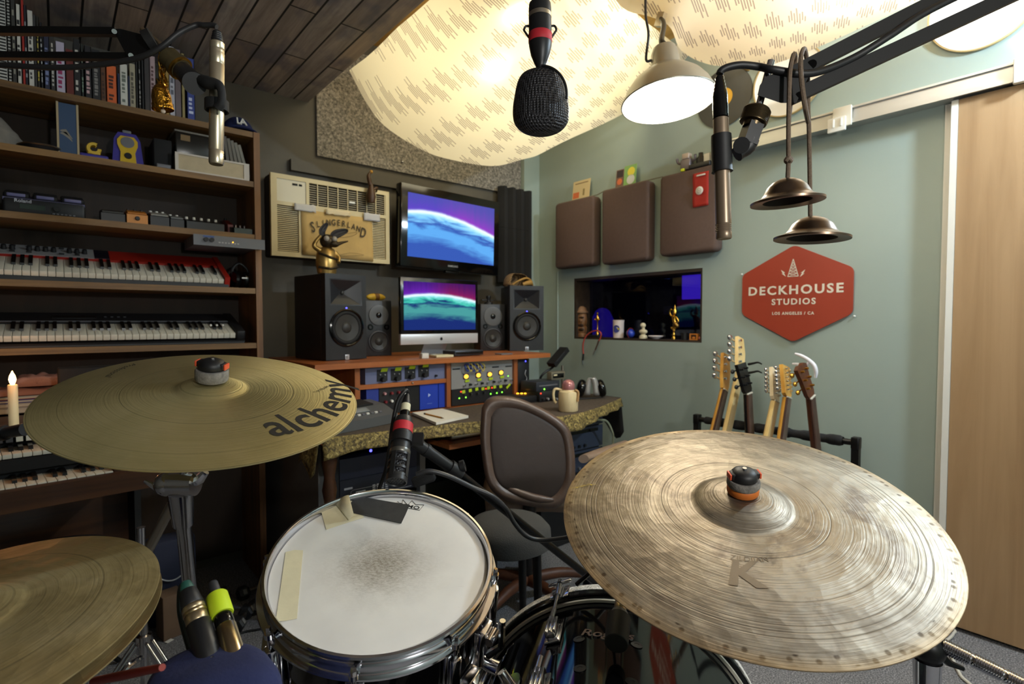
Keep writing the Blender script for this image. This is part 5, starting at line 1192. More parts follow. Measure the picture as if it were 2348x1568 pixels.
owd = wood('orange_leg_wood', (70, 38, 21), (96, 54, 30), 1, 0, .5)
for k in range(5):
    a_ = k * 2 * PI / 5 + .9; d_ = V((cos(a_), sin(a_), 0)); e = V((sc_.x, sc_.y, 0)) + d_ * .30
    q = M(); q.tube([V((sc_.x, sc_.y, .11)), V((sc_.x, sc_.y, .115)) + d_ * .15, e + V((0, 0, .082))], [.026, .022, .016], 10, 4); lg = q.build('leg', owd, oc)
    q = M(); sd = V((-d_.y, d_.x, 0)); q.cyl(e + sd * .022 + V((0, 0, .03)), e - sd * .022 + V((0, 0, .03)), .0285, None, 20); q.cyl(e + V((0, 0, .03)), e + V((0, 0, .075)), .008); q.build('caster', black_plastic, lg)
ar = PD(1376, 1035, DC + .22)
q = M(); q.sph(ar, 1, 20, 12, None) if False else None
rows = []
for i in range(11):
    k = i / 10; c_ = PD(1338 + 95 * k, 1052 - 34 * k, DC + .12 + .34 * k); hw = .036 * (sin(PI * (.10 + .80 * k)) ** .5)
    rows.append([c_ + RT * hw * cos(t_) + V((0, 0, .017 * sin(t_))) for t_ in [2 * PI * j / 16 for j in range(17)]])
q = M(); q.grid(rows); q.add([rows[0][j] for j in range(16)], [tuple(range(16))]); q.add([rows[-1][j] for j in range(16)], [tuple(range(16))[::-1]]); q.build('armrest', tan, oc, smooth=60)
c_ = PD(1385, 1040, DC + .28); q = M(); q.tube([c_ - V((0, 0, .015)), c_ - V((0, 0, .16)), sc_ + RT * .20 - V((0, 0, .02))], .014, 8, 5); q.build('armrest_post', black_metal, oc)
c_ = sc_ - RT * .30 + V((0, 0, .22)); 
# grey padded stool near the chair
ps_ = PD(1165, 1250, 1.72); q = M(); T = at((ps_.x, ps_.y, 0))
st_ = thing('padded_stool', 'low grey padded stool between the snare drum and the office chair', 'stool', (ps_.x, ps_.y, 0))
z_ = PD(1185, 1214, 1.6).z
M().lathe([(.001, z_), (.07, z_ - .004), (.115, z_ - .018), (.135, z_ - .040), (.138, z_ - .085), (.12, z_ - .095), (.001, z_ - .095)], T, 36).build('cushion', mat('grey_fabric', (60, 60, 59), .95, bump=.5, bscale=260), st_)
for k in range(4):
    a_ = k * PI / 2 + .4; q = M(); q.cyl((ps_.x + .10 * cos(a_), ps_.y + .10 * sin(a_), z_ - .0955), (ps_.x + .115 * cos(a_), ps_.y + .115 * sin(a_), .002), .014, .011); q.build('leg', black_metal, st_)
# RIGHT WALL
WN = V((-1, 0, 0)); WT = frame_xz((0, -1, 0), WN)                 # X along the wall towards the door, Y up, Z into the room
def wp(px, py, off=.004): return PX(px, py, WR - off)
brown_fab = mat('brown_panel_fabric', (92, 74, 66), .95, var=.06, scale=60, bump=.35, bscale=320)
pans = []
for tl, tr, br, bl, lab in (((1272, 468), (1362, 450), (1362, 608), (1275, 616), 'brown fabric acoustic panel nearest the corner, smallest of the three'), ((1378, 438), (1487, 414), (1487, 598), (1382, 605), 'brown fabric acoustic panel in the middle of the three'), ((1512, 405), (1642, 378), (1645, 574), (1514, 588), 'brown fabric acoustic panel with the red ribbon, right of the three')):
    d = .078; a, b = PX(tl[0], tl[1], WR - d), PX(tr[0], tr[1], WR - d); c_, e_ = PX(bl[0], bl[1], WR - d), PX(br[0], br[1], WR - d)
    y0, y1 = (b.y + e_.y) / 2, (a.y + c_.y) / 2; z1 = (a.z + b.z) / 2 + .004; z0 = (c_.z + e_.z) / 2
    q = M(); q.T = at((WR - .004 - d / 2, (y0 + y1) / 2, (z0 + z1) / 2)) @ WT
    q.rbox((0, 0, .002), (y1 - y0, z1 - z0, d), .026, seg=5)
    o = q.build('mounted_acoustic_panel', brown_fab, smooth=60); tag(o, lab, 'acoustic panel', 'brown panels on the right wall'); pans.append((y0, y1, z0, z1, WR - d))
q = M(); pts = []
for i in range(3):
    y0, y1, z0, z1, x = pans[i]
    if i: pts.append(V((WR - .05, y1 + .0, z1 + .004)))
    pts.append(V((WR - .05, y0, z1 + .004)))
q.tube([V((WR - .05, pans[0][1], pans[0][3] + .0045)), V((WR - .05, pans[0][0], pans[0][3] + .0045)), V((WR - .05, pans[1][1], pans[1][3] + .0045)), V((WR - .05, pans[1][0], pans[1][3] + .0045)), V((WR - .05, pans[2][1], pans[2][3] + .0045))], .003, 6); o = q.build('cord', mat('grey_cord', (120, 116, 96), .8)); tag(o, 'thin cord running along the tops of the three brown panels', 'cord')
def card(px0, px1, ytop, y0p, prints, m, label, name='card', zt=None, lean=.12):
    i = 0 if px0 < 1370 else 1; z0 = pans[i][3] + .0085; X = WR - .04
    a, b = PX(px0, 440, X), PX(px1, 440, X); h = PX((px0 + px1) / 2, ytop, X).z - z0; W = a.y - b.y
    th = thing(name, label, 'card', (X, (a.y + b.y) / 2, z0)); T = at((X, (a.y + b.y) / 2, z0)) @ MX.Rotation(lean, 4, 'Y') @ WT
    q = M(); q.T = T; q.bx(-W / 2, W / 2, 0, h, -.001, .001); q.build('sheet', m, th, 0)
    for nm, kind, u, v_, su, sv, mm in prints:
        q = M(); q.T = T
        if kind == 'disc': q.prism([(W * (u - .5) + W * su * cos(t_), h * v_ + W * su * sin(t_)) for t_ in [k * PI / 10 for k in range(20)]], .0012, .0016)
        else: q.bx(W * (u - su - .5), W * (u + su - .5), h * (v_ - sv), h * (v_ + sv), .0012, .0016)
        q.build(nm, mm, th, 0)
tanp = mat('tan_card_face', (204, 186, 140), .7)
card(1312, 1351, 412, 0, [('printed_block', 'box', .22, .22, .18, .16, mat('orange_print', (206, 110, 66), .7)), ('printed_line', 'box', .5, .85, .38, .025, mat('brown_print', (130, 108, 78), .8)), ('printed_figure', 'box', .66, .33, .05, .18, mat('olive_print', (140, 124, 80), .8))], tanp, 'tan card standing on the left brown panel')
card(1411, 1428, 388, 0, [('printed_portrait', 'disc', .52, .30, .34, 0, mat('orange_print', (206, 110, 66), .7)), ('printed_hair', 'box', .5, .75, .42, .2, mat('dark_print', (58, 48, 46), .7))], mat('dark_card_face', (120, 88, 70), .7), 'small dark portrait card on the middle brown panel, left of the green card')
card(1429, 1457, 377, 0, [('printed_sun', 'disc', .58, .66, .30, 0, mat('yellow_print', (222, 208, 70), .7)), ('printed_oval', 'disc', .58, .26, .32, 0, mat('white_print', (206, 206, 196), .7))], mat('green_card_face', (132, 172, 98), .7), 'green card with a yellow disc on the middle brown panel')
# clutter on the third panel
y0, y1, z0, z1, xq = pans[2]; zq = z1 + .001
def PXq(px, py, X=WR - .045): p = PX(px, py, X); return p
p = PXq(1575, 370); p.z = zq + .0065; th = thing('toy_robot', 'grey tin toy with arms on the right brown panel, left of the black can', 'toy', p)
q = M(); q.rbox(p + V((0, 0, .030)), (.04, .06, .058), .006); q.build('body', mat('grey_tin', (120, 112, 116), .4, .4), th)
q = M(); q.rbox(p + V((0, 0, .076)), (.036, .044, .030), .006); q.build('head', mat('pale_tin', (186, 170, 160), .4, .2), th)
for s_ in (-1, 1): q = M(); q.tube([p + V((0, s_ * .034, .045)), p + V((-.004, s_ * .052, .052)), p + V((-.010, s_ * .056, .075))], .007, 8, 4); q.build('arm', mat('grey_tin', (120, 112, 116), .4, .4), th)
p = PXq(1566, 383, WR - .066); p.z = zq; o = M().rbox(p + V((0, 0, .008)), (.016, .022, .015), .003).build('toy_block', mat('neon_block', (206, 220, 40), .5)); tag(o, 'tiny neon yellow block at the front edge of the right brown panel', 'toy')
p = PXq(1607, 366, WR - .03); p.z = zq + .0065; o = M().lathe([(.001, 0), (.022, 0), (.024, .004), (.024, .05), (.012, .066), (.012, .082), (.001, .083)], at(p), 20).build('bottle', black_plastic); tag(o, 'short black bottle on the right brown panel behind the red ribbon', 'bottle')
p = PXq(1623, 360, WR - .03); p.z = zq + .0065; o = M().rbox(p + V((0, 0, .034)), (.028, .034, .066), .003).build('pill_box', white_plastic); tag(o, 'small white box on the right brown panel beside the black bottle', 'box')
a, b = PXq(1582, 384, WR - .06), PXq(1631, 370, WR - .06); q = M(); q.rbox((WR - .062, (a.y + b.y) / 2, zq + .0135), (.03, a.y - b.y, .024), .006); o = q.build('stapler', mat('dark_tool', (40, 38, 36), .45)); tag(o, 'dark long tool lying along the front of the right brown panel', 'tool')
# red ribbon with a badge
X = xq - .010; a, b = PX(1589, 400, X), PX(1625, 400, X); zt, zb = PX(1606, 397, X).z, PX(1606, 473, X).z
th = thing('hanging_ribbon', 'red ribbon with a white round badge hanging on the right brown panel', 'ribbon', (X, (a.y + b.y) / 2, zt))
rows = [[V((X - .002 * sin(i * .9 + j), a.y + (b.y - a.y) * j / 6, (zt + .004 if i == 0 else zt) - (zt - zb) * i / 12)) for j in range(7)] for i in range(13)]
q = M(); q.grid(rows, None, .001); q.build('band', mat('red_ribbon_cloth', (166, 38, 26), .75, bump=.2, bscale=260), th, smooth=180)
pb_ = PX(1604, 437, X - .004); q = M(); q.T = at(pb_) @ WT; q.lathe([(.001, 0), (.021, 0), (.022, .002), (.018, .005), (.001, .006)], None, 28); bd = q.build('badge', mat('white_enamel', (216, 210, 200), .3), th)
q = M(); q.T = at(pb_ + V((-.0062, 0, 0))) @ WT; q.lathe([(.011, 0), (.012, 0), (.012, .0006), (.011, .0006), (.011, 0)], None, 20); q.bx(-.005, .005, -.001, .001, 0, .0006); q.build('badge_emblem', mid_grey, bd)
q = M(); q.T = at(PX(1607, 401, X - .004)) @ WT; q.rbox((0, 0, 0), (.050, .008, .003), .001); q.build('white_label', white_plastic, th)
# black wedge foam in the corner
t = NT('black_foam'); v = t.coord('Object'); n1 = t.noise(260, 2, v); t.bsdf(lin((30, 30, 31)), .95, 0, t.bump(n1, .6, .003)); foam_m = t.m
YQ = 2.86; a, b = PY(1151, 500, YQ), PY(1226, 500, YQ); zt, zm_, zb = PY(1190, 432, YQ).z, PY(1190, 525, YQ).z, PY(1190, 648, YQ).z
for z0, z1, lab in ((zb, zm_ - .001, 'lower black wedge foam tile in the corner behind the right speakers'), (zm_, zt, 'upper black wedge foam tile in the corner beside the television')):
    n = 4; W = (b.x - a.x); poly = [(a.x, WB - .052), ] ; pr = []
    for i in range(n): x = a.x + W * i / n; w = W / n; pr += [(x + w * .06, YQ + .032), (x + w * .32, YQ), (x + w * .62, YQ), (x + w * .94, YQ + .032)]
    q = M(); q.prism([(b.x, WB - .052), (a.x, WB - .052)] + pr, z0, z1); o = q.build('mounted_foam_tile', foam_m, smooth=20); tag(o, lab, 'acoustic foam', 'foam tiles in the corner')
# hexagon sign
sg = thing('wall_sign', 'red hexagonal sign with white lettering and tower emblem on the right wall', 'sign', wp(1826, 672))
pc = wp(1826, 668); SI_ = (at(pc) @ WT).inverted(); ST = at(pc) @ WT
hv = [SI_ @ wp(x, y) for x, y in ((1822, 562), (1958, 617), (1957, 722), (1818, 784), (1703, 718), (1704, 628))]
hv = [V((p.x, p.y)) for p in hv]
# regularise: vertical sides, mirrored halves
L_, R_ = (hv[4].x + hv[5].x) / 2, (hv[1].x + hv[2].x) / 2; cxh = (L_ + R_) / 2; top_, bot_ = hv[0].y, hv[3].y; sy1, sy0 = (hv[1].y + hv[5].y) / 2, (hv[2].y + hv[4].y) / 2
hx_ = [V((cxh, top_)), V((R_, sy1)), V((R_, sy0)), V((cxh, bot_)), V((L_, sy0)), V((L_, sy1))][::-1]
poly = []
for i, p in enumerate(hx_):
    a, b = hx_[i - 1], hx_[(i + 1) % 6]; rr = .022; u_, w_ = (a - p).normalized() * rr, (b - p).normalized() * rr
    for k in range(5): t_ = k / 4; poly.append(tuple(p + u_ * (1 - t_) ** 2 + w_ * t_ ** 2))
q = M(); q.T = ST; q.prism(poly, 0, .008); q.build('board', mat('brick_red_board', (152, 56, 34), .5, var=.05, scale=4), sg, 30)
off = mat('off_white_lettering', (222, 216, 200), .6); FZ = .0086
def stxt(s, px, py, w_px0, w_px1, h):
    p = SI_ @ wp(px, py); W = (SI_ @ wp(w_px1, py)).x - (SI_ @ wp(w_px0, py)).x
    o = text(s, h, sg, off, MX.Identity(4), depth=.0004, bold=.028, space=1.25)
    xs = [v.co.x for v in o.data.vertices]; k = W / (max(xs) - min(xs)); o.data.transform(ST @ at(((SI_ @ wp(w_px0, py)).x + W / 2, p.y, FZ)) @ MX.Diagonal((k, 1, 1, 1)))
stxt('DECKHOUSE', 1826, 665, 1718, 1935, .058); stxt('STUDIOS', 1821, 692, 1771, 1872, .040); stxt('LOS ANGELES / CA', 1820, 718.5, 1772, 1868, .019)
q = M(); q.T = ST; c0 = SI_ @ wp(1820, 634); c1 = SI_ @ wp(1820, 594); hh = c1.y - c0.y; w = .024
def bar(x0, y0, x1, y1, t_=.0022):
    d = V((x1 - x0, y1 - y0)); n_ = V((-d.y, d.x)).normalized() * t_ / 2
    q.add([(x0 + n_.x, y0 + n_.y, FZ), (x1 + n_.x, y1 + n_.y, FZ), (x1 - n_.x, y1 - n_.y, FZ), (x0 - n_.x, y0 - n_.y, FZ)], [(0, 3, 2, 1)])
for s_ in (-1, 1): bar(c0.x + s_ * w, c0.y, c0.x, c0.y + hh, .004)
for i in range(5):
    k0, k1 = i / 6, (i + 1) / 6; bar(c0.x - w * (1 - k0), c0.y + hh * k0, c0.x + w * (1 - k1), c0.y + hh * k1); bar(c0.x + w * (1 - k0), c0.y + hh * k0, c0.x - w * (1 - k1), c0.y + hh * k1); bar(c0.x - w * (1 - k0), c0.y + hh * k0, c0.x + w * (1 - k0), c0.y + hh * k0)
q.build('tower_emblem', off, sg, 0)
for s_ in (-1, 1):
    q = M(); q.T = ST; c_ = SI_ @ wp(1820 + s_ * 21, 627); d = s_
    q.add([(c_.x + d * x, c_.y + y, FZ) for x, y in ((-.010, -.016), (.000, .004), (-.008, .002), (.014, .018), (.004, -.002), (.011, .000))][::d], [(0, 1, 2, 3, 4, 5)]); q.build('lightning_emblem', off, sg, 0)
for x, y, l in ((1701, 629, 'pin left of the red sign'), (1959, 725, 'pin right of the red sign')):
    o = M().sph(wp(x, y, .006), .005).build('pin', white_plastic); tag(o, 'tiny white ' + l + ' on the sage wall', 'pin')
# figures on the window sill
zs = WZ0 + .0130
def sill(px, x=WR + .05): p = PX(px, 770, x); p.z = zs; return p
def hgt(px, y, x=WR + .05): return PX(px, y, x).z - zs
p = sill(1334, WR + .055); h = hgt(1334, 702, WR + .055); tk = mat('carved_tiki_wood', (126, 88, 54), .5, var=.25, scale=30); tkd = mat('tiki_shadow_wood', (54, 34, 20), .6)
th = thing('tiki_figure', 'carved brown tiki figure at the left end of the window sill', 'figurine', p)
q = M(); q.T = at(p); prf = [(.001, 0), (.034, 0), (.036, h * .08), (.030, h * .12), (.036, h * .18), (.038, h * .30), (.030, h * .36), (.036, h * .42), (.039, h * .52), (.037, h * .60), (.034, h * .74), (.030, h * .76)]
q.lathe(prf, None, 24, sx=.9); q.build('body', tk, th)
q = M(); q.T = at(p); q.lathe([(.030, h * .762), (.042, h * .78), (.043, h * .82), (.032, h * .86), (.027, h * .94), (.012, h), (.001, h)], None, 24); q.build('cap', mat('tiki_cap', (146, 112, 84), .5), th)
ti = V((-.030, -.018, 0))
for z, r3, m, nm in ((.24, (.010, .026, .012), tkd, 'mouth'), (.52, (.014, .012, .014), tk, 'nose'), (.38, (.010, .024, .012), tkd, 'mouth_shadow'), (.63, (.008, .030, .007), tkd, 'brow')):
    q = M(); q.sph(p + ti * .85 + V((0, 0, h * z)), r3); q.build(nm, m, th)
p = sill(1340, WR + .105); q = M(); tp = PX(1325, 652, WR + .12); q.cyl(p, tp, .009, .008); o = q.build('stick', mat('brown_stick', (120, 98, 78), .6)); tag(o, 'brown stick leaning in the left corner of the window recess', 'stick')
p = sill(1363, WR + .03); o = M().rbox(p + V((0, -.0, .008)), (.05, .10, .0155), .003).build('plinth', black_matte); tag(o, 'flat black plinth on the window sill beside the tiki figure', 'plinth')
p = sill(1370, WR + .03) + V((0, 0, .0165)); h = hgt(1370, 715, WR + .03) - .0165; gm2 = mat('polished_gold', (222, 176, 76), .2, 1)
th = thing('trophy', 'little golden trophy figure on the black plinth in the window', 'trophy', p)
q = M(); q.T = at(p); q.lathe([(.001, 0), (.012, 0), (.012, .012), (.007, .018), (.005, .026), (.004, h * .52), (.006, h * .58), (.010, h * .64), (.011, h * .74), (.007, h * .82), (.004, h * .85), (.006, h * .90), (.006, h * .97), (.001, h)], None, 20); q.build('figure', gm2, th)
for s_ in (-1, 1): q = M(); q.tube([p + V((0, s_ * .009, h * .74)), p + V((-.004, s_ * .020, h * .66)), p + V((-.008, s_ * .014, h * .68))], .0042, 8, 4); q.build('arm', gm2, th)
p = sill(1418, WR + .05); h = hgt(1418, 735); W = .036; th = thing('paper_cup', 'white cup with a round blue logo on the window sill', 'cup', p)
q = M(); q.T = at(p); q.lathe([(.001, 0), (W * .92, 0), (W, h), (W * 1.05, h + .002), (W * 1.03, h + .004), (W * .95, h), (W * .86, .004), (.001, .004)], None, 32); q.build('cup', mat('white_pinkish_cup', (226, 212, 204), .5), th)
def on_cyl(ax_p, r, pts, z, m, nm, par, off=.0035):
    q = M(); q.v = [V((ax_p.x - (r + off) * cos(u / r), ax_p.y - (r + off) * sin(u / r), ax_p.z + z + v_)) for u, v_ in pts]; q.f = [tuple(range(len(pts)))[::-1]]; return q.build(nm, m, par, 0)
ay = .010
lg = [(ay + .021 * cos(t_), .024 * sin(t_)) for t_ in [k * PI / 12 for k in range(24)]]
on_cyl(p, W * .97, lg, h * .52, mat('cup_logo_blue', (52, 62, 128), .5), 'round_logo', th)
on_cyl(p, W * .97, [(ay - .019, -.006), (ay + .019, -.006), (ay + .019, .006), (ay - .019, .006)], h * .52, mat('cup_logo_yellow', (206, 186, 60), .5), 'logo_band', th, .0045)
p = sill(1446, WR + .045); th = thing('globe', 'small shiny blue globe on the window sill', 'globe', p)
q = M(); q.sph(p + V((0, 0, .030)), .0275, 24, 16); q.build('ball', mat('glossy_blue', (34, 62, 170), .12, var=.4, scale=18), th)
q = M(); q.T = at(p + V((0, 0, .0305))) @ MX.Rotation(R(90), 4, 'X'); q.lathe([(.031, -.0015), (.034, -.0015), (.034, .0015), (.031, .0015), (.031, -.0015)], None, 28, R(40), R(300)); q.build('meridian', mat('red_brown_ring', (140, 50, 40), .4), th)
q = M(); q.T = at(p); q.lathe([(.001, -.0), (.016, 0), (.012, .0025), (.001, .003)], None, 20); q.build('foot', black_plastic, th)
p = sill(1475, WR + .045); h = hgt(1475, 740, WR + .045); th = thing('bust', 'small cream plaster bust on the window sill', 'bust', p); bs = mat('cream_plaster', (222, 210, 176), .6)
q = M(); q.T = at(p); q.lathe([(.001, 0), (.024, 0), (.025, h * .10), (.021, h * .20), (.011, h * .25), (.014, h * .30)], None, 24); q.build('socle', bs, th)
q = M(); q.sph(p + V((0, 0, h * .44)), (.019, .028, h * .16)); q.tube([p + V((0, 0, h * .50)), p + V((-.001, 0, h * .70))], [.011, .009], 12); q.sph(p + V((-.003, 0, h * .84)), (.018, .0165, h * .165)); q.sph(p + V((-.021, 0, h * .82)), .004); q.build('head_and_shoulders', bs, th)
p = sill(1504, WR + .04); th = thing('dish', 'shallow white dish on the window sill beside the bust', 'dish', p)
M().lathe([(.001, 0), (.018, 0), (.020, .003), (.042, .012), (.046, .017), (.044, .020), (.038, .016), (.001, .008)], at(p), 36).build('dish', mat('white_porcelain', (232, 226, 228), .25), th)
p = sill(1545, WR + .03); h = hgt(1546, 698, WR + .03); th = thing('dancing_figure', 'tall golden dancing figure with raised arm on the window sill', 'figurine', p); gd2 = mat('dark_gold', (134, 104, 52), .35, .9)
q = M(); q.T = at(p); q.lathe([(.001, 0), (.012, 0), (.013, h * .05), (.008, h * .09), (.011, h * .14), (.007, h * .19), (.001, h * .20)], None, 20); q.build('pedestal', gm2, th)
def L(dy, dz, dx=0): return p + V((dx, -dy, h * dz))
q = M(); q.tube([L(.0, .19), L(.002, .26), L(-.003, .33), L(.010, .42), L(.004, .52)], [.006, .008, .008, .012, .012], 10, 4); q.tube([L(-.016, .36), L(-.014, .33), L(.004, .29), L(.010, .36)], [.006, .006, .007, .009], 10, 4)
q.tube([L(.004, .50), L(.002, .58), L(.001, .66), L(.004, .70)], [.012, .013, .015, .006], 12, 4); q.build('body', gm2, th)
q = M(); q.tube([L(.004, .47), L(.012, .43), L(.022, .38), L(.026, .34)], [.015, .017, .014, .008], 10, 4); q.build('sash', gd2, th)
q = M(); q.sph(L(.006, .755), .012); q.T = at(L(.006, .78)); q.lathe([(.013, 0), (.012, h * .05), (.007, h * .10), (.008, h * .13), (.003, h * .18), (.001, h * .22)], None, 16); q.build('head', gm2, th)
q = M(); q.tube([L(-.008, .66), L(-.022, .70), L(-.027, .78), L(-.020, .86), L(-.012, .84)], [.007, .006, .006, .005, .004], 10, 4); q.build('arm', gm2, th)
q = M(); q.tube([L(.014, .64), L(.024, .58), L(.030, .51), L(.024, .49)], [.007, .006, .005, .005], 10, 4); q.build('arm', gm2, th)
p = sill(1570, WR + .04); o = M().lathe([(.001, 0), (.018, 0), (.020, .04), (.018, .041), (.017, .006), (.001, .006)], at(p), 24).build('cup', black_plastic); tag(o, 'small black cup at the right end of the window sill', 'cup')
p = sill(1592, WR + .025); th = thing('toy_television', 'tiny orange framed toy box at the right end of the sill', 'toy', p); om = mat('orange_wood_toy', (206, 132, 52), .5)
q = M(); q.T = at(p) @ WT; w, hh = .024, .036
for x0, x1, y0, y1 in ((-w, w, 0, .006), (-w, w, hh - .006, hh), (-w, -w + .006, .0062, hh - .0062), (w - .006, w, .0062, hh - .0062)): q.bx(x0, x1, y0, y1, -.014, .010)
q.build('frame', om, th, 0)
q = M(); q.T = at(p) @ WT; q.bx(-w + .0062, w - .0062, .0062, hh - .0062, -.012, .004); q.build('front', mat('dark_toy_front', (70, 40, 24), .6), th, 0)
q = M(); q.T = at(p) @ WT; q.sph((0, .013, .006), (.010, .006, .003)); q.build('knob', om, th)
p = sill(1607, WR + .02); q = M(); q.sph(p + V((0, 0.003, .011)), .0105); o = q.build('ball', mat('pinkish_red_ball', (196, 110, 96), .5)); tag(o, 'tiny pinkish red ball at the right end of the window sill', 'ball')
# red patch cable hung over the sill
th = thing('hanging_patch_cable', 'red patch cable with silver plugs hanging over the window sill', 'cable', wp(1350, 770))
X = WR - .012
def W3(x, y, d=.012): return PX(x, y, WR - d)
q = M(); q.tube([W3(1338, 812), W3(1337, 790), W3(1343, 772), W3(1356, 761, .008), W3(1370, 758, .010), W3(1378, 764), W3(1377, 774), W3(1373, 781)], .0042, 8, 6); q.build('red_cable', mat('red_cable', (186, 70, 60), .5), th)
q = M(); q.tube([W3(1338, 811), W3(1337, 820), W3(1336, 826)], [.006, .006, .005]); q.build('plug_sleeve', black_plastic, th)
q = M(); q.tube([W3(1336, 826), W3(1337, 836)], [.005, .0035]); q.build('plug', chrome, th)
q = M(); q.tube([W3(1373, 781), W3(1370, 790), W3(1365, 802)], [.0055, .005, .005]); q.build('plug_sleeve', mat('brown_plug', (80, 60, 50), .5), th)
q = M(); q.tube([W3(1365, 802), W3(1360, 813)], [.005, .0035]); q.build('plug', chrome, th)
# discs high on the wall
def wheel(px, py, off=.004): return at(wp(px, py, off)) @ WT
T = wheel(1660, 224); th = thing('vinyl_record', 'black vinyl record with a yellow label on the wall behind the lamp', 'record', T.translation)
t = NT('vinyl'); v = t.coord('Object'); t.bsdf(lin((52, 52, 50)), .38, 0); vin = t.m
prf = [(.004, 0), (.004, .0016)] + [(.05 + i * .0025, .0016 + (.0004 if i % 2 else 0)) for i in range(40)] + [(.152, .0012), (.152, 0)]
q = M(); q.T = T; q.lathe(prf, None, 72); q.build('disc', vin, th)
q = M(); q.T = T; q.lathe([(.004, .0022), (.048, .0022), (.048, .0026), (.004, .0026), (.004, .0022)], None, 40); q.build('label', mat('yellow_label', (222, 168, 50), .6), th)
def drumhead(px, py, r, label):
    T = wheel(px, py); th = thing('wall_drumhead', label, 'drum skin', T.translation)
    q = M(); q.T = T; q.lathe([(.001, .006), (r - .012, .006), (r - .006, .010), (r - .006, .003), (.001, .003)], None, 72); q.build('skin', mat('cream_white_skin', (230, 228, 218), .6, var=.02, scale=6), th)
    q = M(); q.T = T; q.lathe([(r - .0055, 0), (r, 0), (r + .001, .006), (r, .013), (r - .005, .0135), (r - .0055, 0)], None, 72); q.build('rim', mat('tan_rim', (186, 164, 118), .45, .3), th)
drumhead(1808, 186, .165, 'round white drum head on the wall behind the boom arm, left of two')
drumhead(2252, 12, .165, 'round white drum head on the wall at the top right, partly cut off')
# thermostat box on the track
p = PX(1925, 277, 2.612); th = thing('switch_box', 'cream plastic box with two white switches on the door track', 'switch box', p)
q = M(); q.T = at(p) @ WT; q.rbox((.012, .012, .004), (.072, .085, .014), .004); q.build('back_plate', mat('warm_white_plastic', (214, 208, 192), .45), th)
q = M(); q.T = at(p) @ WT; q.rbox((-.004, -.020, .018), (.070, .060, .012), .003); q.build('front_box', white_plastic, th)
for x in (-.016, .014): q = M(); q.T = at(p) @ WT; q.rbox((x, -.014, .026), (.008, .034, .006), .002); q.build('switch', white_plastic, th)
p = PX(2346, 160, 2.612); o = M().rbox((p.x + .0, p.y, p.z), (.024, .05, .085), .004).build('switch_box', white_plastic); tag(o, 'white plastic box on the door track at the right edge of the photo', 'switch box')

# GUITARS IN A RACK STAND
foam_b = mat('black_foam_sleeve', (30, 30, 31), .95, var=.3, scale=60, bump=.5, bscale=120)
XB = 2.34; pa, pb = PX(1604, 968, XB), PX(1955, 1012, XB)
pa, pb = V((XB, pa.y, .735)), V((XB, pb.y, .735))
gs = thing('guitar_stand', 'black foam padded rack stand holding the six guitars', 'stand', (XB - .12, (pa.y + pb.y) / 2, 0))
q = M(); d = pb - pa; n = 12; pr = []
for i in range(n * 4 + 1):
    k = i / (n * 4); pr.append((.017 + .004 * (1 if (i // 4) % 2 else 0) + .0015 * MN.noise(V((i * .7, 0, 0))), d.length * (.05 + .9 * k)))
q.lathe(pr, at(pa) @ frame_z(d), 20); q.build('foam_sleeve', foam_b, gs)
q = M(); q.cyl(pa, pb, .012); q.build('top_bar', black_metal, gs)
for e, s_ in ((pa, 1), (pb, -1)):
    q = M(); q.rbox(e + V((0, s_ * .012, 0)), (.034, .03, .045), .006); q.box(e + V((-.0, s_ * .012, -.36)), (.026, .026, .68)); q.build('upright', black_metal, gs)
    q = M(); q.box((XB - .14, e.y + s_ * .012, .022), (.46, .028, .028)); q.build('foot', black_metal, gs)
q = M(); q.cyl((XB - .30, pa.y, .04), (XB - .30, pb.y, .04), .016); q.cyl((XB - .06, pa.y, .04), (XB - .06, pb.y, .04), .016); q.build('bottom_rail', foam_b, gs)
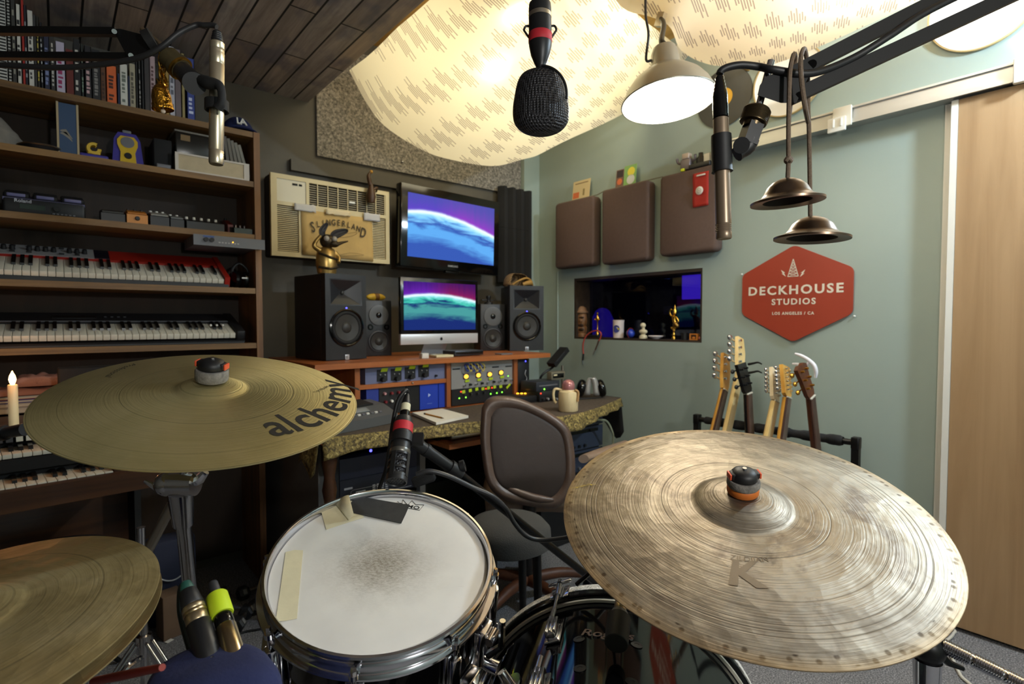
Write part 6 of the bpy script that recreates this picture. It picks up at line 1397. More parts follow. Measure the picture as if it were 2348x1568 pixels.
def guitar(nx, ny, tx, ty, nut_k, neck_m, board_m, head_m, tuner_m, style, body_c, label, pegs, face=1, wood_head=None):
    """(nx,ny) where the neck meets the bar, (tx,ty) tip of the headstock; nut_k: headstock share of the visible length"""
    X0 = XB - .064; A = PX(nx, ny, X0); A.z = A.z; B0 = PY(tx, ty, A.y); ax_ = (B0 - A); vis = ax_.length; ax_.normalize()
    tot = A.z / ax_.z - .100; hl = vis * nut_k; nl = tot + vis - hl
    yn = V((0, -1, 0)); Fm = at(A) @ frame_xz(yn.cross(ax_), ax_)       # Z along the neck; Y = face normal
    x_ = Fm.to_3x3().col[0]; Fm = at(A) @ frame_xz(x_, ax_)
    th = thing('guitar', label, 'guitar', A - ax_ * tot)
    fz = vis - hl
    q = M(); q.T = Fm; n = 10; vs = []; fs = []
    body_top = -tot + .40
    for z, w in ((body_top - .06, .028), (fz, .0215)):
        for k in range(9): a_ = PI + PI * k / 8; vs.append((w * cos(a_), -.010 + .015 * sin(a_) + .0, z))
        vs += [(w, -.0042, z), (-w, -.0042, z)]
    m_ = 11
    for k in range(m_): fs.append((k, (k + 1) % m_, m_ + (k + 1) % m_, m_ + k))
    fs += [tuple(range(m_))[::-1], tuple(range(m_, 2 * m_))]; q.add(vs, fs); q.build('neck', neck_m, th, 50)
    q = M(); q.T = Fm; q.add([(sx_ * w, y_, z) for z, w in ((body_top - .10, .028), (fz, .0212)) for sx_, y_ in ((-1, -.0038), (1, -.0038), (1, .0012), (-1, .0012))], [(0, 1, 2, 3)[::-1], (4, 5, 6, 7)] + [(i, (i + 1) % 4, 4 + (i + 1) % 4, 4 + i) for i in range(4)]); q.build('fingerboard', board_m, th, 0)
    q = M(); q.T = Fm; q.bx(-.021, .021, -.002, .0042, fz, fz + .005); q.build('nut', ivory, th, 0)
    q = M(); q.T = Fm
    for k in range(6): x = -.0165 + .0066 * k; q.cyl((x * 1.25, .0045, body_top - .22), (x, .0048, fz + .004), .00045, None, 4)
    q.build('string', steel, th)

    ang = R(-12 if style != 'six' else -4); HT = Fm @ at((0, -.006, fz + .006)) @ MX.Rotation(-ang, 4, 'X')
    w0 = .023
    if style == 'six': out = [(-w0, 0), (-.034, .03), (-.040, hl * .55), (-.040, hl * .9), (-.012, hl), (.030, hl * .94), (.034, hl * .80), (.026, hl * .25), (w0, 0)]
    elif style == 'twelve': out = [(-w0, 0), (-.032, hl * .08), (-.034, hl * .5), (-.036, hl), (.036, hl), (.034, hl * .5), (.032, hl * .08), (w0, 0)]
    elif style == 'book': out = [(-w0, 0), (-.030, hl * .10), (-.034, hl * .55), (-.042, hl * .92), (-.018, hl), (0, hl * .95), (.018, hl), (.042, hl * .92), (.034, hl * .55), (.030, hl * .10), (w0, 0)]
    else: out = [(-w0, 0), (-.036, hl * .12), (-.046, hl * .6), (-.028, hl), (.028, hl * .96), (.030, hl * .3), (w0, 0)]
    q = M(); q.T = HT @ MX(((1, 0, 0, 0), (0, 0, -1, 0), (0, 1, 0, 0), (0, 0, 0, 1))); q.prism(out[::-1], -.004, .011); q.build('headstock', head_m, th, 20)
    for i in range(pegs):
        if style in ('six', 'bass'): sd = 1; k = (i + .7) / (pegs + .2)
        else: sd = -1 if i % 2 else 1; k = (i // 2 + .7) / (pegs / 2 + .2)
        q = M(); q.T = HT; z = hl * (.10 + .84 * k); xx = sd * (.034 if style != 'bass' else .038); sc_ = 1.5 if style == 'bass' else 1
        q.cyl((xx * .55, -.014, z), (xx * .55, .016, z), .0042 * sc_); q.cyl((xx * .7, -.016, z), (xx + sd * .014 * sc_, -.016, z), .003 * sc_); q.sph((xx + sd * .020 * sc_, -.016, z), (.012 * sc_, .007 * sc_, .0095 * sc_), 12, 8); q.build('tuning_peg', tuner_m, th)

    q = M(); q.T = Fm @ MX(((1, 0, 0, 0), (0, 0, -1, 0), (0, 1, 0, 0), (0, 0, 0, 1)))
    b0 = -tot + .001; H = .40; ctrl = [(0, 0), (.10, .01), (.155, .09), (.145, .17), (.105, .23), (.115, .30), (.10, .37), (.05, .385), (.032, .33), (-.032, .33), (-.05, .385), (-.10, .37), (-.115, .30), (-.105, .23), (-.145, .17), (-.155, .09), (-.10, .01)]
    pts = [p_ for p_ in catmull([V((x, z, 0)) for x, z in ctrl] + [V((0, 0, 0))], 4)[:-1]]
    q.prism([(p_.x, b0 + p_.y) for p_ in pts], .010, .034); q.build('body', mat('guitar_body_%d_%d_%d' % body_c, body_c, .15), th, 40)
    q = M(); q.T = Fm; q.rbox((0, -.006, b0 + .12), (.07, .006, .022), .002); q.build('bridge', chrome, th)
    return th, HT, hl
maple = wood('amber_maple', (196, 140, 52), (216, 164, 74), .8, 2, .3); pale = wood('pale_maple', (222, 190, 120), (236, 208, 146), .8, 2, .3); white_maple = wood('white_maple', (226, 204, 160), (238, 222, 186), .8, 2, .3)
rose = wood('rosewood_board', (58, 36, 28), (84, 54, 42), 1, 2, .5); mahog = wood('dark_mahogany', (64, 30, 16), (90, 46, 24), .8, 2, .3)
blk = mat('guitar_black', (20, 20, 21), .25)
guitar(1643, 982, 1684, 812, .50, maple, rose, maple, chrome, 'bass', (60, 30, 20), 'amber necked bass guitar, leftmost in the rack stand', 4, 1)
guitar(1675, 968, 1717, 774, .43, pale, pale, pale, chrome, 'bass', (226, 214, 190), 'pale maple necked bass guitar, tallest headstock in the rack stand', 4, 1)
g3, HT3, hl3 = guitar(1722, 978, 1716, 836, .47, blk, rose, blk, black_metal, 'twelve', (16, 16, 18), 'all black guitar, third from the left in the rack stand', 6, 1)
for dy, py in ((0, 833), (0, 853)):
    q = M(); p0 = PX(1716, py + 2, XB + .035); q.tube([p0, PX(1727, py, XB + .03), PX(1738, py - 2, XB + .02), PX(1747, py + 2, XB + .02)], [.006, .005, .004, .003], 8, 4); q.build('hook_prong', black_metal, gs)
guitar(1767, 990, 1796, 850, .52, pale, pale, white_maple, chrome, 'twelve', (220, 210, 190), 'twelve string guitar with a whitish headstock, fourth in the rack stand', 12, 1)
guitar(1797, 1004, 1819, 842, .44, maple, rose, maple, chrome, 'twelve', (150, 60, 30), 'twelve string guitar with an orange headstock, fifth in the rack stand', 12, 1)
g6, HT6, hl6 = guitar(1876, 1028, 1856, 838, .38, mahog, rose, mahog, gold, 'book', (80, 36, 20), 'dark mahogany guitar with gold tuners, rightmost in the rack stand', 6, 1)
cp_ = thing('capo', 'white capo clamped on the headstock of the dark mahogany guitar', 'capo', PX(1868, 850, XB + .03))
XC = XB + .035; wh = mat('glossy_white', (232, 232, 240), .25)
q = M(); q.tube([PX(1823, 811, XC), PX(1836, 815, XC), PX(1852, 824, XC), PX(1866, 837, XC), PX(1871, 851, XC), PX(1870, 866, XC)], [.005, .007, .008, .009, .008, .005], 10, 5); q.build('upper_lever', wh, cp_)
q = M(); q.tube([PX(1817, 834, XC), PX(1830, 835, XC), PX(1841, 838, XC), PX(1849, 844, XC)], [.004, .006, .007, .008], 10, 5); q.tube([PX(1847, 842, XC), PX(1853, 833, XC), PX(1856, 826, XC)], .006, 8, 4); q.build('lower_lever', wh, cp_)
# DRUM KIT
def cymbal_mat(name, c_dark, c_mid, c_light, rough, groove, hammer, patches, spots=False, metal=.9):
    t = NT(name); tc = t.n('ShaderNodeTexCoord'); o = tc.outputs['Object']
    sp = t.n('ShaderNodeSeparateXYZ'); t.l(o, sp.inputs[0])
    r2 = t.math('SQRT', t.math('ADD', t.math('MULTIPLY', sp.outputs[0], sp.outputs[0]), t.math('MULTIPLY', sp.outputs[1], sp.outputs[1])))
    cb = t.n('ShaderNodeCombineXYZ'); t.l(r2, cb.inputs[0])
    ang = t.math('ARCTAN2', sp.outputs[1], sp.outputs[0])
    cb2 = t.n('ShaderNodeCombineXYZ'); t.l(t.math('MULTIPLY', r2, 320), cb2.inputs[0]); t.l(t.math('MULTIPLY', t.math('ABSOLUTE', ang), 1.1), cb2.inputs[1])
    fine = t.noise(1, 3, cb2.outputs[0], .6)
    band = t.noise(52, 2, cb.outputs[0], .5)
    lines = t.ramp(t.noise(240, 2, cb.outputs[0], .6), [(.35, (0, 0, 0)), (.44, (1, 1, 1))])
    big = t.noise(patches, 5, o, .62, .4)
    col = t.ramp(big, [(.3, lin(c_dark)), (.48, lin(c_mid)), (.7, lin(c_light))])
    col = t.mix(t.math('MULTIPLY', t.math('SUBTRACT', 1.0, fine), .75), col, lin(c_dark))
    col = t.mix(t.math('MULTIPLY', t.math('SUBTRACT', 1.0, lines), groove), col, lin(tuple(q * .45 for q in c_dark)))
    if spots:
        cb3 = t.n('ShaderNodeCombineXYZ'); t.l(t.math('MULTIPLY', ang, 16), cb3.inputs[0]); t.l(t.math('MULTIPLY', r2, 60), cb3.inputs[1])
        vo = t.n('ShaderNodeTexVoronoi', voronoi_dimensions='2D', i_Scale=.9); t.l(cb3.outputs[0], vo.inputs['Vector'])
        dot = t.ramp(vo.outputs['Distance'], [(.12, (1, 1, 1)), (.24, (0, 0, 0))])
        rim = t.math('MULTIPLY', t.math('GREATER_THAN', r2, .262), t.math('LESS_THAN', r2, .276))
        col = t.mix(t.math('MULTIPLY', t.math('MULTIPLY', dot, rim), .8), col, lin((46, 34, 26)))
        edge = t.ramp(r2, [(.0, (0, 0, 0)), (.262, (0, 0, 0)), (.28, (1, 1, 1))])
        col = t.mix(t.math('MULTIPLY', edge, .5), col, lin((168, 138, 92)))
        st = t.noise(9, 5, o, .7, .6); col = t.mix(t.ramp(st, [(.54, (0, 0, 0)), (.66, (.62, .62, .62))]), col, lin((88, 74, 66)))
    vh = t.n('ShaderNodeTexVoronoi', i_Scale=hammer[0]); t.l(o, vh.inputs['Vector'])
    hb = t.bump(t.math('ADD', t.noise(hammer[0] * .8, 2, o), t.math('MULTIPLY', vh.outputs['Distance'], .6)), hammer[1], .012)
    gb = t.bump(t.math('ADD', fine, t.math('MULTIPLY', lines, .5)), .38, .0012, hb)
    tg = t.n('ShaderNodeTangent', direction_type='RADIAL', axis='Z')
    b = t.bsdf(col, rough, metal, gb, Anisotropic=.55)
    t.l(tg.outputs[0], b.inputs['Tangent'])
    return t.m
m_crash = cymbal_mat('crash_bronze', (192, 180, 130), (214, 202, 150), (228, 216, 170), .44, .35, (14, .08), 7)
m_ride = cymbal_mat('ride_bronze', (120, 109, 95), (158, 148, 132), (180, 170, 152), .45, .55, (30, .17), 7, True)
m_hat = cymbal_mat('hat_bronze', (176, 156, 108), (206, 186, 134), (224, 206, 158), .46, .4, (34, .32), 12, metal=.72)
grey_felt = mat('grey_felt_washer', (120, 116, 110), .95, var=.3, scale=120, bump=.6, bscale=250)
orange_felt = mat('orange_rubber', (196, 104, 30), .6, var=.1)
class Cym:
    """cymbal frame: centre of the rim plane, normal, and helpers that put things on its bowed surface"""
    def __init__(s, c, n, Rr, bell, bow, bellh):
        s.c, s.n, s.R, s.b, s.h, s.bh = V(c), V(n).normalized(), Rr, bell, bow, bellh
        s.T = at(s.c) @ frame_xz(RT, s.n); s.I = s.T.inverted()
    def z(s, r):
        if r >= s.b: k = (s.R - r) / (s.R - s.b); return s.h * (k * (1.7 - .7 * k))
        k = r / s.b; return s.h + s.bh * (1 - k * k) ** .8
    def mesh(s, name, m, parent, flip=False):
        n = 56; pr = []
        for i in range(n + 1):
            r = .006 + (s.R - .006) * i / n; pr.append((r, s.z(r)))
        lo = [(r, z - .0016) for r, z in pr[::-1]]
        q = M(); q.lathe(pr + lo + [pr[0]], s.T if not flip else s.T @ MX.Diagonal((1, 1, -1, 1)), 128)
        return q.build(name, m, parent, smooth=60)
    def px(s, x, y):
        r = ray(x, y); k = (s.c - EYE).dot(s.n) / r.dot(s.n); p = s.I @ (EYE + r * k); return math.atan2(p.y, p.x), math.hypot(p.x, p.y), p
    def arc_text(s, txt, x0, y0, x1, y1, size, parent, m, name='lettering', inward=True, bold=0, shear=0, dist=.0006):
        """text bent along the circle between two pixel positions"""
        a0, r0, _ = s.px(x0, y0); a1, r1, _ = s.px(x1, y1)
        rr = (r0 + r1) / 2; da = (a1 - a0 + PI) % (2 * PI) - PI
        cu = bpy.data.curves.new('t', 'FONT'); cu.body = txt; cu.size = 1; cu.offset = bold; cu.shear = shear; cu.resolution_u = 4; cu.fill_mode = 'FRONT'
        ob = bpy.data.objects.new('t', cu); me = bpy.data.meshes.new_from_object(ob); bpy.data.objects.remove(ob)
        W = max(v.co.x for v in me.vertices)
        for v in me.vertices:
            a = a0 + da * v.co.x / W; y = (v.co.y - .35) * size
            rad = rr - y if inward else rr + y
            rad += (r0 - rr) + (r1 - r0) * v.co.x / W
            v.co = s.T @ V((rad * cos(a), rad * sin(a), s.z(rad) + dist))
        me.materials.clear(); me.materials.append(m); me.name = name
        o = bpy.data.objects.new(name, me); C.objects.link(o); return hang(o, parent)
def build_cym(name, cy, m, label, group=None):
    th = thing(name, label, 'cymbal', cy.T.translation, cy.T.to_3x3().to_4x4(), group)
    # the bowl is modelled in the cymbal's own frame so that the grooves run round its centre
    q = Cym((0, 0, 0), (0, 0, 1), cy.R, cy.b, cy.h, cy.bh); q.T = MX.Identity(4)
    o = q.mesh('bow', m, None); o.parent = th
    return th
def nut(cy, z0, parent, base_m, base_h, felt_h):
    """felt washers and quick-release nut on top of the bell (parts of the stand)"""
    T = cy.T @ at((0, 0, z0))
    if base_h: M().lathe([(.004, 0), (.022, 0), (.0235, .002), (.0235, base_h - .002), (.022, base_h), (.004, base_h)], T, 32).build('base_washer', base_m, parent)
    M().lathe([(.004, base_h + .0004), (.023, base_h + .0004), (.0245, base_h + .003), (.0245, base_h + felt_h - .003), (.023, base_h + felt_h), (.004, base_h + felt_h)], T, 32).build('felt_washer', grey_felt, parent)
    h = base_h + felt_h + .0006
    q = M(); q.T = T
    q.lathe([(.004, h), (.019, h), (.020, h + .002), (.0195, h + .009), (.0165, h + .013), (.010, h + .016), (.004, h + .0165)], None, 32)
    q.rbox((0, 0, h + .007), (.043, .016, .010), .003)
    nt = q.build('quick_release_nut', black_plastic, parent)
    q = M(); q.T = T
    for sx in (-1, 1):
        q = M(); q.T = T; q.rbox((sx * .0228, 0, h + .007), (.003, .0145, .009), .001); q.build('release_button', mat('orange_button', (214, 84, 50), .45), nt)
    q = M(); q.T = T; q.cyl((0, 0, h - .03), (0, 0, h + .019), .0032); q.build('threaded_rod', chrome, parent)

# crash, left
cr = Cym((.189, .988, 1.073), (-.023, -.282, 1), .2286, .052, .020, .014)
crash = build_cym('crash_cymbal', cr, m_crash, 'large thin golden cymbal with big dark lettering over the left of the kit')
ctop = crash
def on(cy, th):
    return th
cr.arc_text('alchemy', 598, 996, 754, 874, .080, crash, ink, bold=.012, shear=.12)
cr.arc_text('cymbals', 716, 914, 750, 893, .012, crash, ink)
cr.arc_text('Professional', 312, 841, 248, 879, .017, crash, ink, shear=.3)
st = thing('cymbal_stand', 'chrome cymbal stand holding up the golden cymbal at the left', 'stand', (PZ(437, 1380, 0).x, 1.2, 0))
nut(cr, .0345, st, grey_felt, 0, .019)
pc = PD(412, 1108, .93); pb = PD(436, 1375, 1.04); dr = (pb - pc); foot = pc + dr * (pc.z / -dr.z)
foot.z = .10
q = M(); q.cyl(pc + dr * .17, foot, .0125); q.build('pole', chrome, st)
q = M(); q.cyl(pc + dr * .05, pc + dr * .32, .021, .017, 20); q.build('collar', chrome, st)
q = M(); q.cyl(pc - RT * .022 + FW * .0, pc + RT * .028, .021, None, 24); q.sph(pc - RT * .02, .022); q.build('tilter', chrome, st)
q = M(); q.tube([pc - RT * .02, pc - RT * .035 - UP * .01, pc - RT * .06 + UP * .004], [.008, .007, .003]); q.build('wing_nut', chrome, st); q = M(); q.tube([pc + RT * .02, pc + RT * .035 + UP * .008, pc + RT * .045 + UP * .02], [.008, .009, .006]); q.build('wing_nut', chrome, st)
q = M(); q.cyl(pc, cr.T @ V((0, 0, .0)), .006); q.build('boom_arm', chrome, st)
q = M(); q.cyl(PD(398, 1150, .96), PD(330, 1280, 1.02), .009); q.build('strut', steel, st)
for k in range(3):
    a = k * 2 * PI / 3 + .5; e = V((foot.x + .30 * cos(a), foot.y + .30 * sin(a), .012))
    q = M(); q.cyl(foot + V((0, 0, .22)), e, .007); l = q.build('leg', chrome, st)
    q = M(); q.sph(e, .0115); q.build('rubber_foot', rubber, l)

# ride, right
rd = Cym((.823, .416, .896), (-.237, -.184, 1), .28, .073, .020, .019)
ride = build_cym('ride_cymbal', rd, m_ride, 'biggest cymbal, pale hammered bronze with a worn dark mark, right foreground')
worn = mat('worn_black_ink', (126, 114, 98), .5, .7)
rd.arc_text('K', 1668, 1330, 1752, 1338, .062, ride, worn, inward=True, bold=.03)
rd.arc_text('ZILDJIAN', 1672, 1300, 1758, 1306, .013, ride, worn)
rd.arc_text('Kinc', 1360, 1117, 1318, 1122, .022, ride, mat('gold_ink', (206, 178, 70), .5), inward=True)
st = thing('cymbal_stand', 'chrome boom stand under the big pale cymbal at the right, with knurled arm', 'stand', (1.16, .22, 0))
nut(rd, .0395, st, orange_felt, .012, .012)
pk = PD(2128, 1486, .93)
q = M(); q.cyl(rd.T @ V((0, 0, -.004)), pk, .008); q.build('boom_arm', chrome, st)
e = PD(2420, 1606, .84); q = M(); n_ = 90; d_ = e - PD(2158, 1478, .92); s_ = PD(2158, 1478, .92)
fr_ = at(s_) @ frame_z(d_)
prof = []
for i in range(n_):
    z = d_.length * i / n_; g = (i // 2) % 13
    r_ = .0098 if g == 12 else (.0125 if i % 2 else .0108)
    prof.append((r_, z))
q.lathe(prof, fr_, 18); q.build('knurled_arm', chrome, st)
q = M(); q.sph(pk, .026); q.cyl(pk, s_, .019, .014); q.build('clamp', black_metal, st)
q = M(); q.tube([pk + RT * .01, pk + RT * .035 - UP * .025, pk + RT * .06 - UP * .035], [.007, .006, .004]); q.build('wing_nut', black_metal, st)
q = M(); b_ = V((pk.x, pk.y, .1)); q.cyl(pk - V((0, 0, .02)), pk - V((0, 0, .12)), .021, .018, 24); q.build('collar', chrome, st)
q = M(); q.cyl(pk - V((0, 0, .10)), b_, .0125); q.build('pole', chrome, st)
for k in range(3):
    a = k * 2 * PI / 3 + 1.9; e = V((b_.x + .30 * cos(a), b_.y + .30 * sin(a), .012))
    q = M(); q.cyl(b_ + V((0, 0, .22)), e, .008); l = q.build('leg', chrome, st)
    q = M(); q.sph(e, .0115); q.build('rubber_foot', rubber, l)

# hi-hats, bottom left
hc, hn = V((-.085, .813, .870)), V((-.134, -.127, 1))
h1 = Cym(hc, hn, .1778, .055, .016, .016)
hat = build_cym('hi_hat_cymbal', h1, m_hat, 'upper of the two hi-hat cymbals at the bottom left corner', 'hi-hat pair')
h2 = Cym(hc - hn.normalized() * .016, hn, .1778, .055, -.016, -.016)
hat2 = build_cym('hi_hat_cymbal', h2, m_hat, 'lower of the two hi-hat cymbals at the bottom left corner', 'hi-hat pair')
st = thing('hi_hat_stand', 'chrome stand under the pair of hi-hat cymbals, legs on the carpet', 'stand', (hc.x, hc.y, 0))
q = M(); tp = hc + hn.normalized() * .10; bt = hc - hn.normalized() * .075; fl = V((bt.x + .02, bt.y + .02, .12)); q.cyl(tp, hc + hn.normalized() * .04, .003); q.build('pull_rod', chrome, st)
M().lathe([(.004, .0325), (.019, .0325), (.019, .042), (.011, .043), (.011, .062), (.004, .062)], h1.T, 24).build('clutch', chrome, st)
q = M(); q.cyl(bt, fl, .0125); q.build('pole', chrome, st)
M().lathe([(.004, -.070), (.02, -.070), (.02, -.060), (.004, -.060)], h1.T, 24).build('seat_cup', black_plastic, st)
for k in range(3):
    a = k * 2 * PI / 3; e = V((fl.x + .26 * cos(a), fl.y + .26 * sin(a), .012))
    q = M(); q.cyl(fl + V((0, 0, .2)), e, .007); l = q.build('leg', chrome, st)
    q = M(); q.sph(e, .0115); q.build('rubber_foot', rubber, l)

# snare drum
sn = Cym((.406, .821, .797), (-.152, -.329, 1), .19, .05, 0, 0)
snare = thing('snare_drum', 'snare drum with a worn white head, pieces of tape and chrome hoop', 'drum', sn.T.translation - sn.n * .15, sn.T.to_3x3().to_4x4())
SL = at((0, 0, .15))                                    # head plane in the drum's own frame
snare['_l'] = 1; LOCALS.append(snare)
t = NT('coated_drum_head'); v = t.coord('Object', loc=(0, 0, 0)); sp = t.n('ShaderNodeSeparateXYZ'); t.l(v, sp.inputs[0])
rx = t.math('MULTIPLY', t.math('SUBTRACT', sp.outputs[0], -.002), .86); ry = t.math('ADD', sp.outputs[1], .002)
r2 = t.math('SQRT', t.math('ADD', t.math('MULTIPLY', rx, rx), t.math('MULTIPLY', ry, ry)))
n0 = t.noise(30, 4, v, .7); n1 = t.noise(1, 5, t.coord('Object', (150, 330, 10), (0, 0, .5)), .75, .3)
rr = t.math('ADD', r2, t.math('MULTIPLY', t.math('SUBTRACT', n0, .5), .05))
core = t.ramp(rr, [(.005, (1, 1, 1)), (.035, (.75, .75, .75)), (.065, (.25, .25, .25)), (.105, (0, 0, 0))])
speck = t.ramp(n1, [(.40, (0, 0, 0)), (.60, (1, 1, 1))])
worn_f = t.math('MULTIPLY', core, t.math('ADD', .5, t.math('MULTIPLY', speck, .42)))
base = t.ramp(t.noise(7, 4, v), [(.35, lin((212, 210, 206))), (.65, lin((224, 222, 216)))])
mk = t.ramp(t.noise(1, 3, t.coord('Object', (60, 260, 10), (0, 0, 1.0)), .6, .5), [(.70, (0, 0, 0)), (.80, (.35, .35, .35))])
base = t.mix(mk, base, lin((150, 146, 138)))
t.bsdf(t.mix(t.math('MULTIPLY', worn_f, .95), base, lin((104, 92, 66))), .55, 0, t.bump(n1, .06, .0006)); head_m = t.m
q = M(); q.lathe([(.0005, 0), (.06, 0), (.12, 0), (.168, 0), (.1745, -.002), (.178, -.008)], None, 96); hd = q.build('drum_head', head_m, None); hd.parent = snare; hd.location = (0, 0, .15)
shell_m = mat('black_lacquer', (9, 9, 10), .08)
def lathe_part(name, prof, m, par, T=SL, seg=96):
    q = M(); q.T = T; q.lathe(prof, None, seg); return q.build(name, m, par)
lathe_part('shell', [(.176, -.012), (.176, -.132), (.172, -.136), (.172, -.012)], shell_m, snare)
lathe_part('hoop', [(.1765, -.006), (.1775, .010), (.1795, .0125), (.1835, .012), (.185, .009), (.1835, .005), (.181, .002), (.181, -.012), (.184, -.017), (.193, -.018), (.194, -.0205), (.182, -.0205), (.1785, -.014), (.1765, -.006)], chrome, snare)
lathe_part('bottom_hoop', [(.178, -.128), (.181, -.130), (.193, -.1295), (.194, -.132), (.184, -.133), (.181, -.137), (.181, -.146), (.178, -.148), (.1765, -.14), (.178, -.128)], chrome, snare)
lathe_part('bottom_head', [(.001, -.1385), (.1755, -.1385), (.1755, -.1365), (.001, -.1365)], mat('clear_drum_head', (190, 190, 186), .4), snare)
a0 = sn.px(1141, 1306)[0]
for k in range(8):
    a = a0 + k * PI / 4; T = SL @ MX.Rotation(a, 4, 'Z')
    q = M(); q.T = T; q.rbox((.189, 0, -.072), (.020, .020, .066), .007); q.rbox((.181, 0, -.072), (.01, .028, .075), .004)
    lg = q.build('lug', chrome, snare)
    q = M(); q.T = T; q.cyl((.190, 0, -.045), (.190, 0, -.0175), .0035); q.cyl((.190, 0, -.0175), (.190, 0, -.009), .007, .0065, 12); q.cyl((.190, 0, -.009), (.190, 0, .002), .0040, .0036, 4)
    q.build('tension_rod', chrome, lg); q = M(); q.T = T; q.cyl((.190, 0, -.1055), (.190, 0, -.135), .0035); q.build('tension_rod', chrome, lg)
# strainer lever on the right-hand side
as_ = sn.px(1165, 1420)[0]; T = SL @ MX.Rotation(as_, 4, 'Z')
q = M(); q.T = T; q.rbox((.190, 0, -.070), (.026, .036, .07), .006); q.cyl((.208, -.012, -.05), (.208, .012, -.05), .008)
q.tube([(.206, 0, -.09), (.226, 0, -.06), (.222, .004, -.012)], [.007, .006, .005]); q.cyl((.20, 0, -.11), (.225, 0, -.11), .010, .012, 10)
q.build('strainer', chrome, snare)
q = M(); q.T = T; q.tube([(.21, .005, -.10), (.22, .01, -.13), (.19, .02, -.15), (.16, .02, -.145)], .0015, 6, 6); q.build('snare_cord', steel, snare)
# tape stuck on the head
SI = (sn.T).inverted()
def on_head(x, y, dz=0): p = sn.px(x, y)[2]; return V((p.x, p.y, .15 + dz))
def tape(name, pts, m, z, label=None):
    q = M(); n = len(pts); P = [on_head(x, y, z) for x, y in pts]
    q.add([p - V((0, 0, .0008)) for p in P] + P, [tuple(range(n))[::-1], tuple(range(n, 2 * n))] + [(i, (i + 1) % n, n + (i + 1) % n, n + i) for i in range(n)])
    o = q.build(name, m, snare, smooth=0); 
    if label: o['label'] = label
    return o
gaff = mat('black_cloth_tape', (44, 44, 44), .85, var=.15, scale=60, bump=.2, bscale=300)
mask = mat('cream_masking_tape', (212, 204, 172), .8, var=.05, scale=30, bump=.15, bscale=120)
tape('masking_tape', [(655, 1267), (676, 1262), (695, 1263), (688, 1340), (681, 1419), (655, 1424), (632, 1426), (644, 1345)], mask, .0014, 'long strip of cream masking tape')
tape('masking_tape', [(737, 1175), (748, 1171), (805, 1147), (835, 1187), (806, 1196), (748, 1215), (743, 1198)], mask, .0014, 'short torn piece of cream masking tape')
tape('gaffer_tape', [(819, 1139), (880, 1150), (939, 1160), (930, 1181), (920, 1202), (855, 1188), (791, 1174), (802, 1158)], gaff, .0026, 'black cloth tape')
e0, e1 = on_head(771, 1160, .0030), on_head(800, 1196, .0030); rows = []
for i in range(7):
    k = i / 6; up = sin(k * 1.9) * .016; side = (on_head(806, 1192, 0) - on_head(786, 1172, 0)) * 0
    w = (on_head(795, 1150, 0) - on_head(771, 1160, 0)).normalized() * (.026 * k)
    rows.append([e0 + w + V((0, 0, up * (1 - k * .35))), e1 + w * .4 + V((0, 0, up * .35))])
q = M(); q.grid(rows, None, .0006); q.build('tape_flap', mask, snare, smooth=180)
# crown mark of the head maker, half under the tape
q = M()
crown = [(908, 1168), (905, 1143), (918, 1153), (922, 1146), (930, 1155), (938, 1146), (946, 1157), (971, 1158), (962, 1170)]
crown = [(912, 1150), (921, 1158), (924, 1146), (935, 1158), (945, 1148), (953, 1157), (972, 1158), (962, 1170), (905, 1160)]
q.tube([on_head(x, y, .0004) for x, y in crown], .0007, 4, 0, True)
q.build('printed_crown', black_matte, snare)
xd = (on_head(960, 1166) - on_head(912, 1157)).normalized()
T = at(on_head(938, 1161, .0004)) @ frame_xz(xd, (0, 0, 1)); text('REMO', .0125, snare, black_matte, T, depth=.0002, sx=1.25, bold=.01)
# snare stand: basket arms and tripod
st = thing('snare_stand', 'chrome stand cradling the snare drum', 'stand', (.43, .87, 0))
cb_ = sn.T @ V((0, 0, -.25)); cb_.z = .45
for k in range(3):
    a = a0 + .35 + k * 2 * PI / 3; pe = sn.T @ V((.197 * cos(a), .197 * sin(a), -.150)); pu = sn.T @ V((.206 * cos(a), .206 * sin(a), -.11))
    q = M(); q.tube([cb_, sn.T @ V((.12 * cos(a), .12 * sin(a), -.19)), pe, pu], .006, 8, 6); ar = q.build('basket_arm', chrome, st)
    q = M(); q.sph(pu, .010); q.build('rubber_tip', rubber, ar)
q = M(); q.cyl(cb_, (cb_.x, cb_.y, .12), .0125); q.build('pole', chrome, st)
for k in range(3):
    a = k * 2 * PI / 3 + 2.4; e = V((cb_.x + .24 * cos(a), cb_.y + .24 * sin(a), .012))
    q = M(); q.cyl((cb_.x, cb_.y, .28), e, .007); l = q.build('leg', chrome, st); q = M(); q.sph(e, .0115); q.build('rubber_foot', rubber, l)

# bass drum
bc, bh, bt_ = V((.815, .665, .372)), R(52), .06
ax = V((sin(bh), cos(bh), 0)) * cos(bt_) - V((0, 0, 1)) * sin(bt_)
BT = at(bc) @ frame_xz(V((cos(bh), -sin(bh), 0)), ax)
up_l = (BT.to_3x3().inverted() @ V((0, 0, 1)))
ub = math.atan2(up_l.y, up_l.x)                                       # angle of 'up' in the hoop plane
bass = thing('bass_drum', 'glossy black bass drum with chrome hardware under the big cymbal', 'drum', (bc.x - .12, bc.y - .1, 0))
def bl(name, prof, m, par=bass, seg=96):
    q = M(); q.T = BT; q.lathe(prof, None, seg); return q.build(name, m, par)
L0 = -.40
bl('shell', [(.277, -.012), (.277, L0 + .012), (.268, L0 + .012), (.268, -.012), (.277, -.012)], mat('black_piano_lacquer', (8, 8, 9), .06))
spark = NT('silver_sparkle'); v = spark.coord('Object'); vo = spark.n('ShaderNodeTexVoronoi', i_Scale=330); spark.l(v, vo.inputs['Vector'])
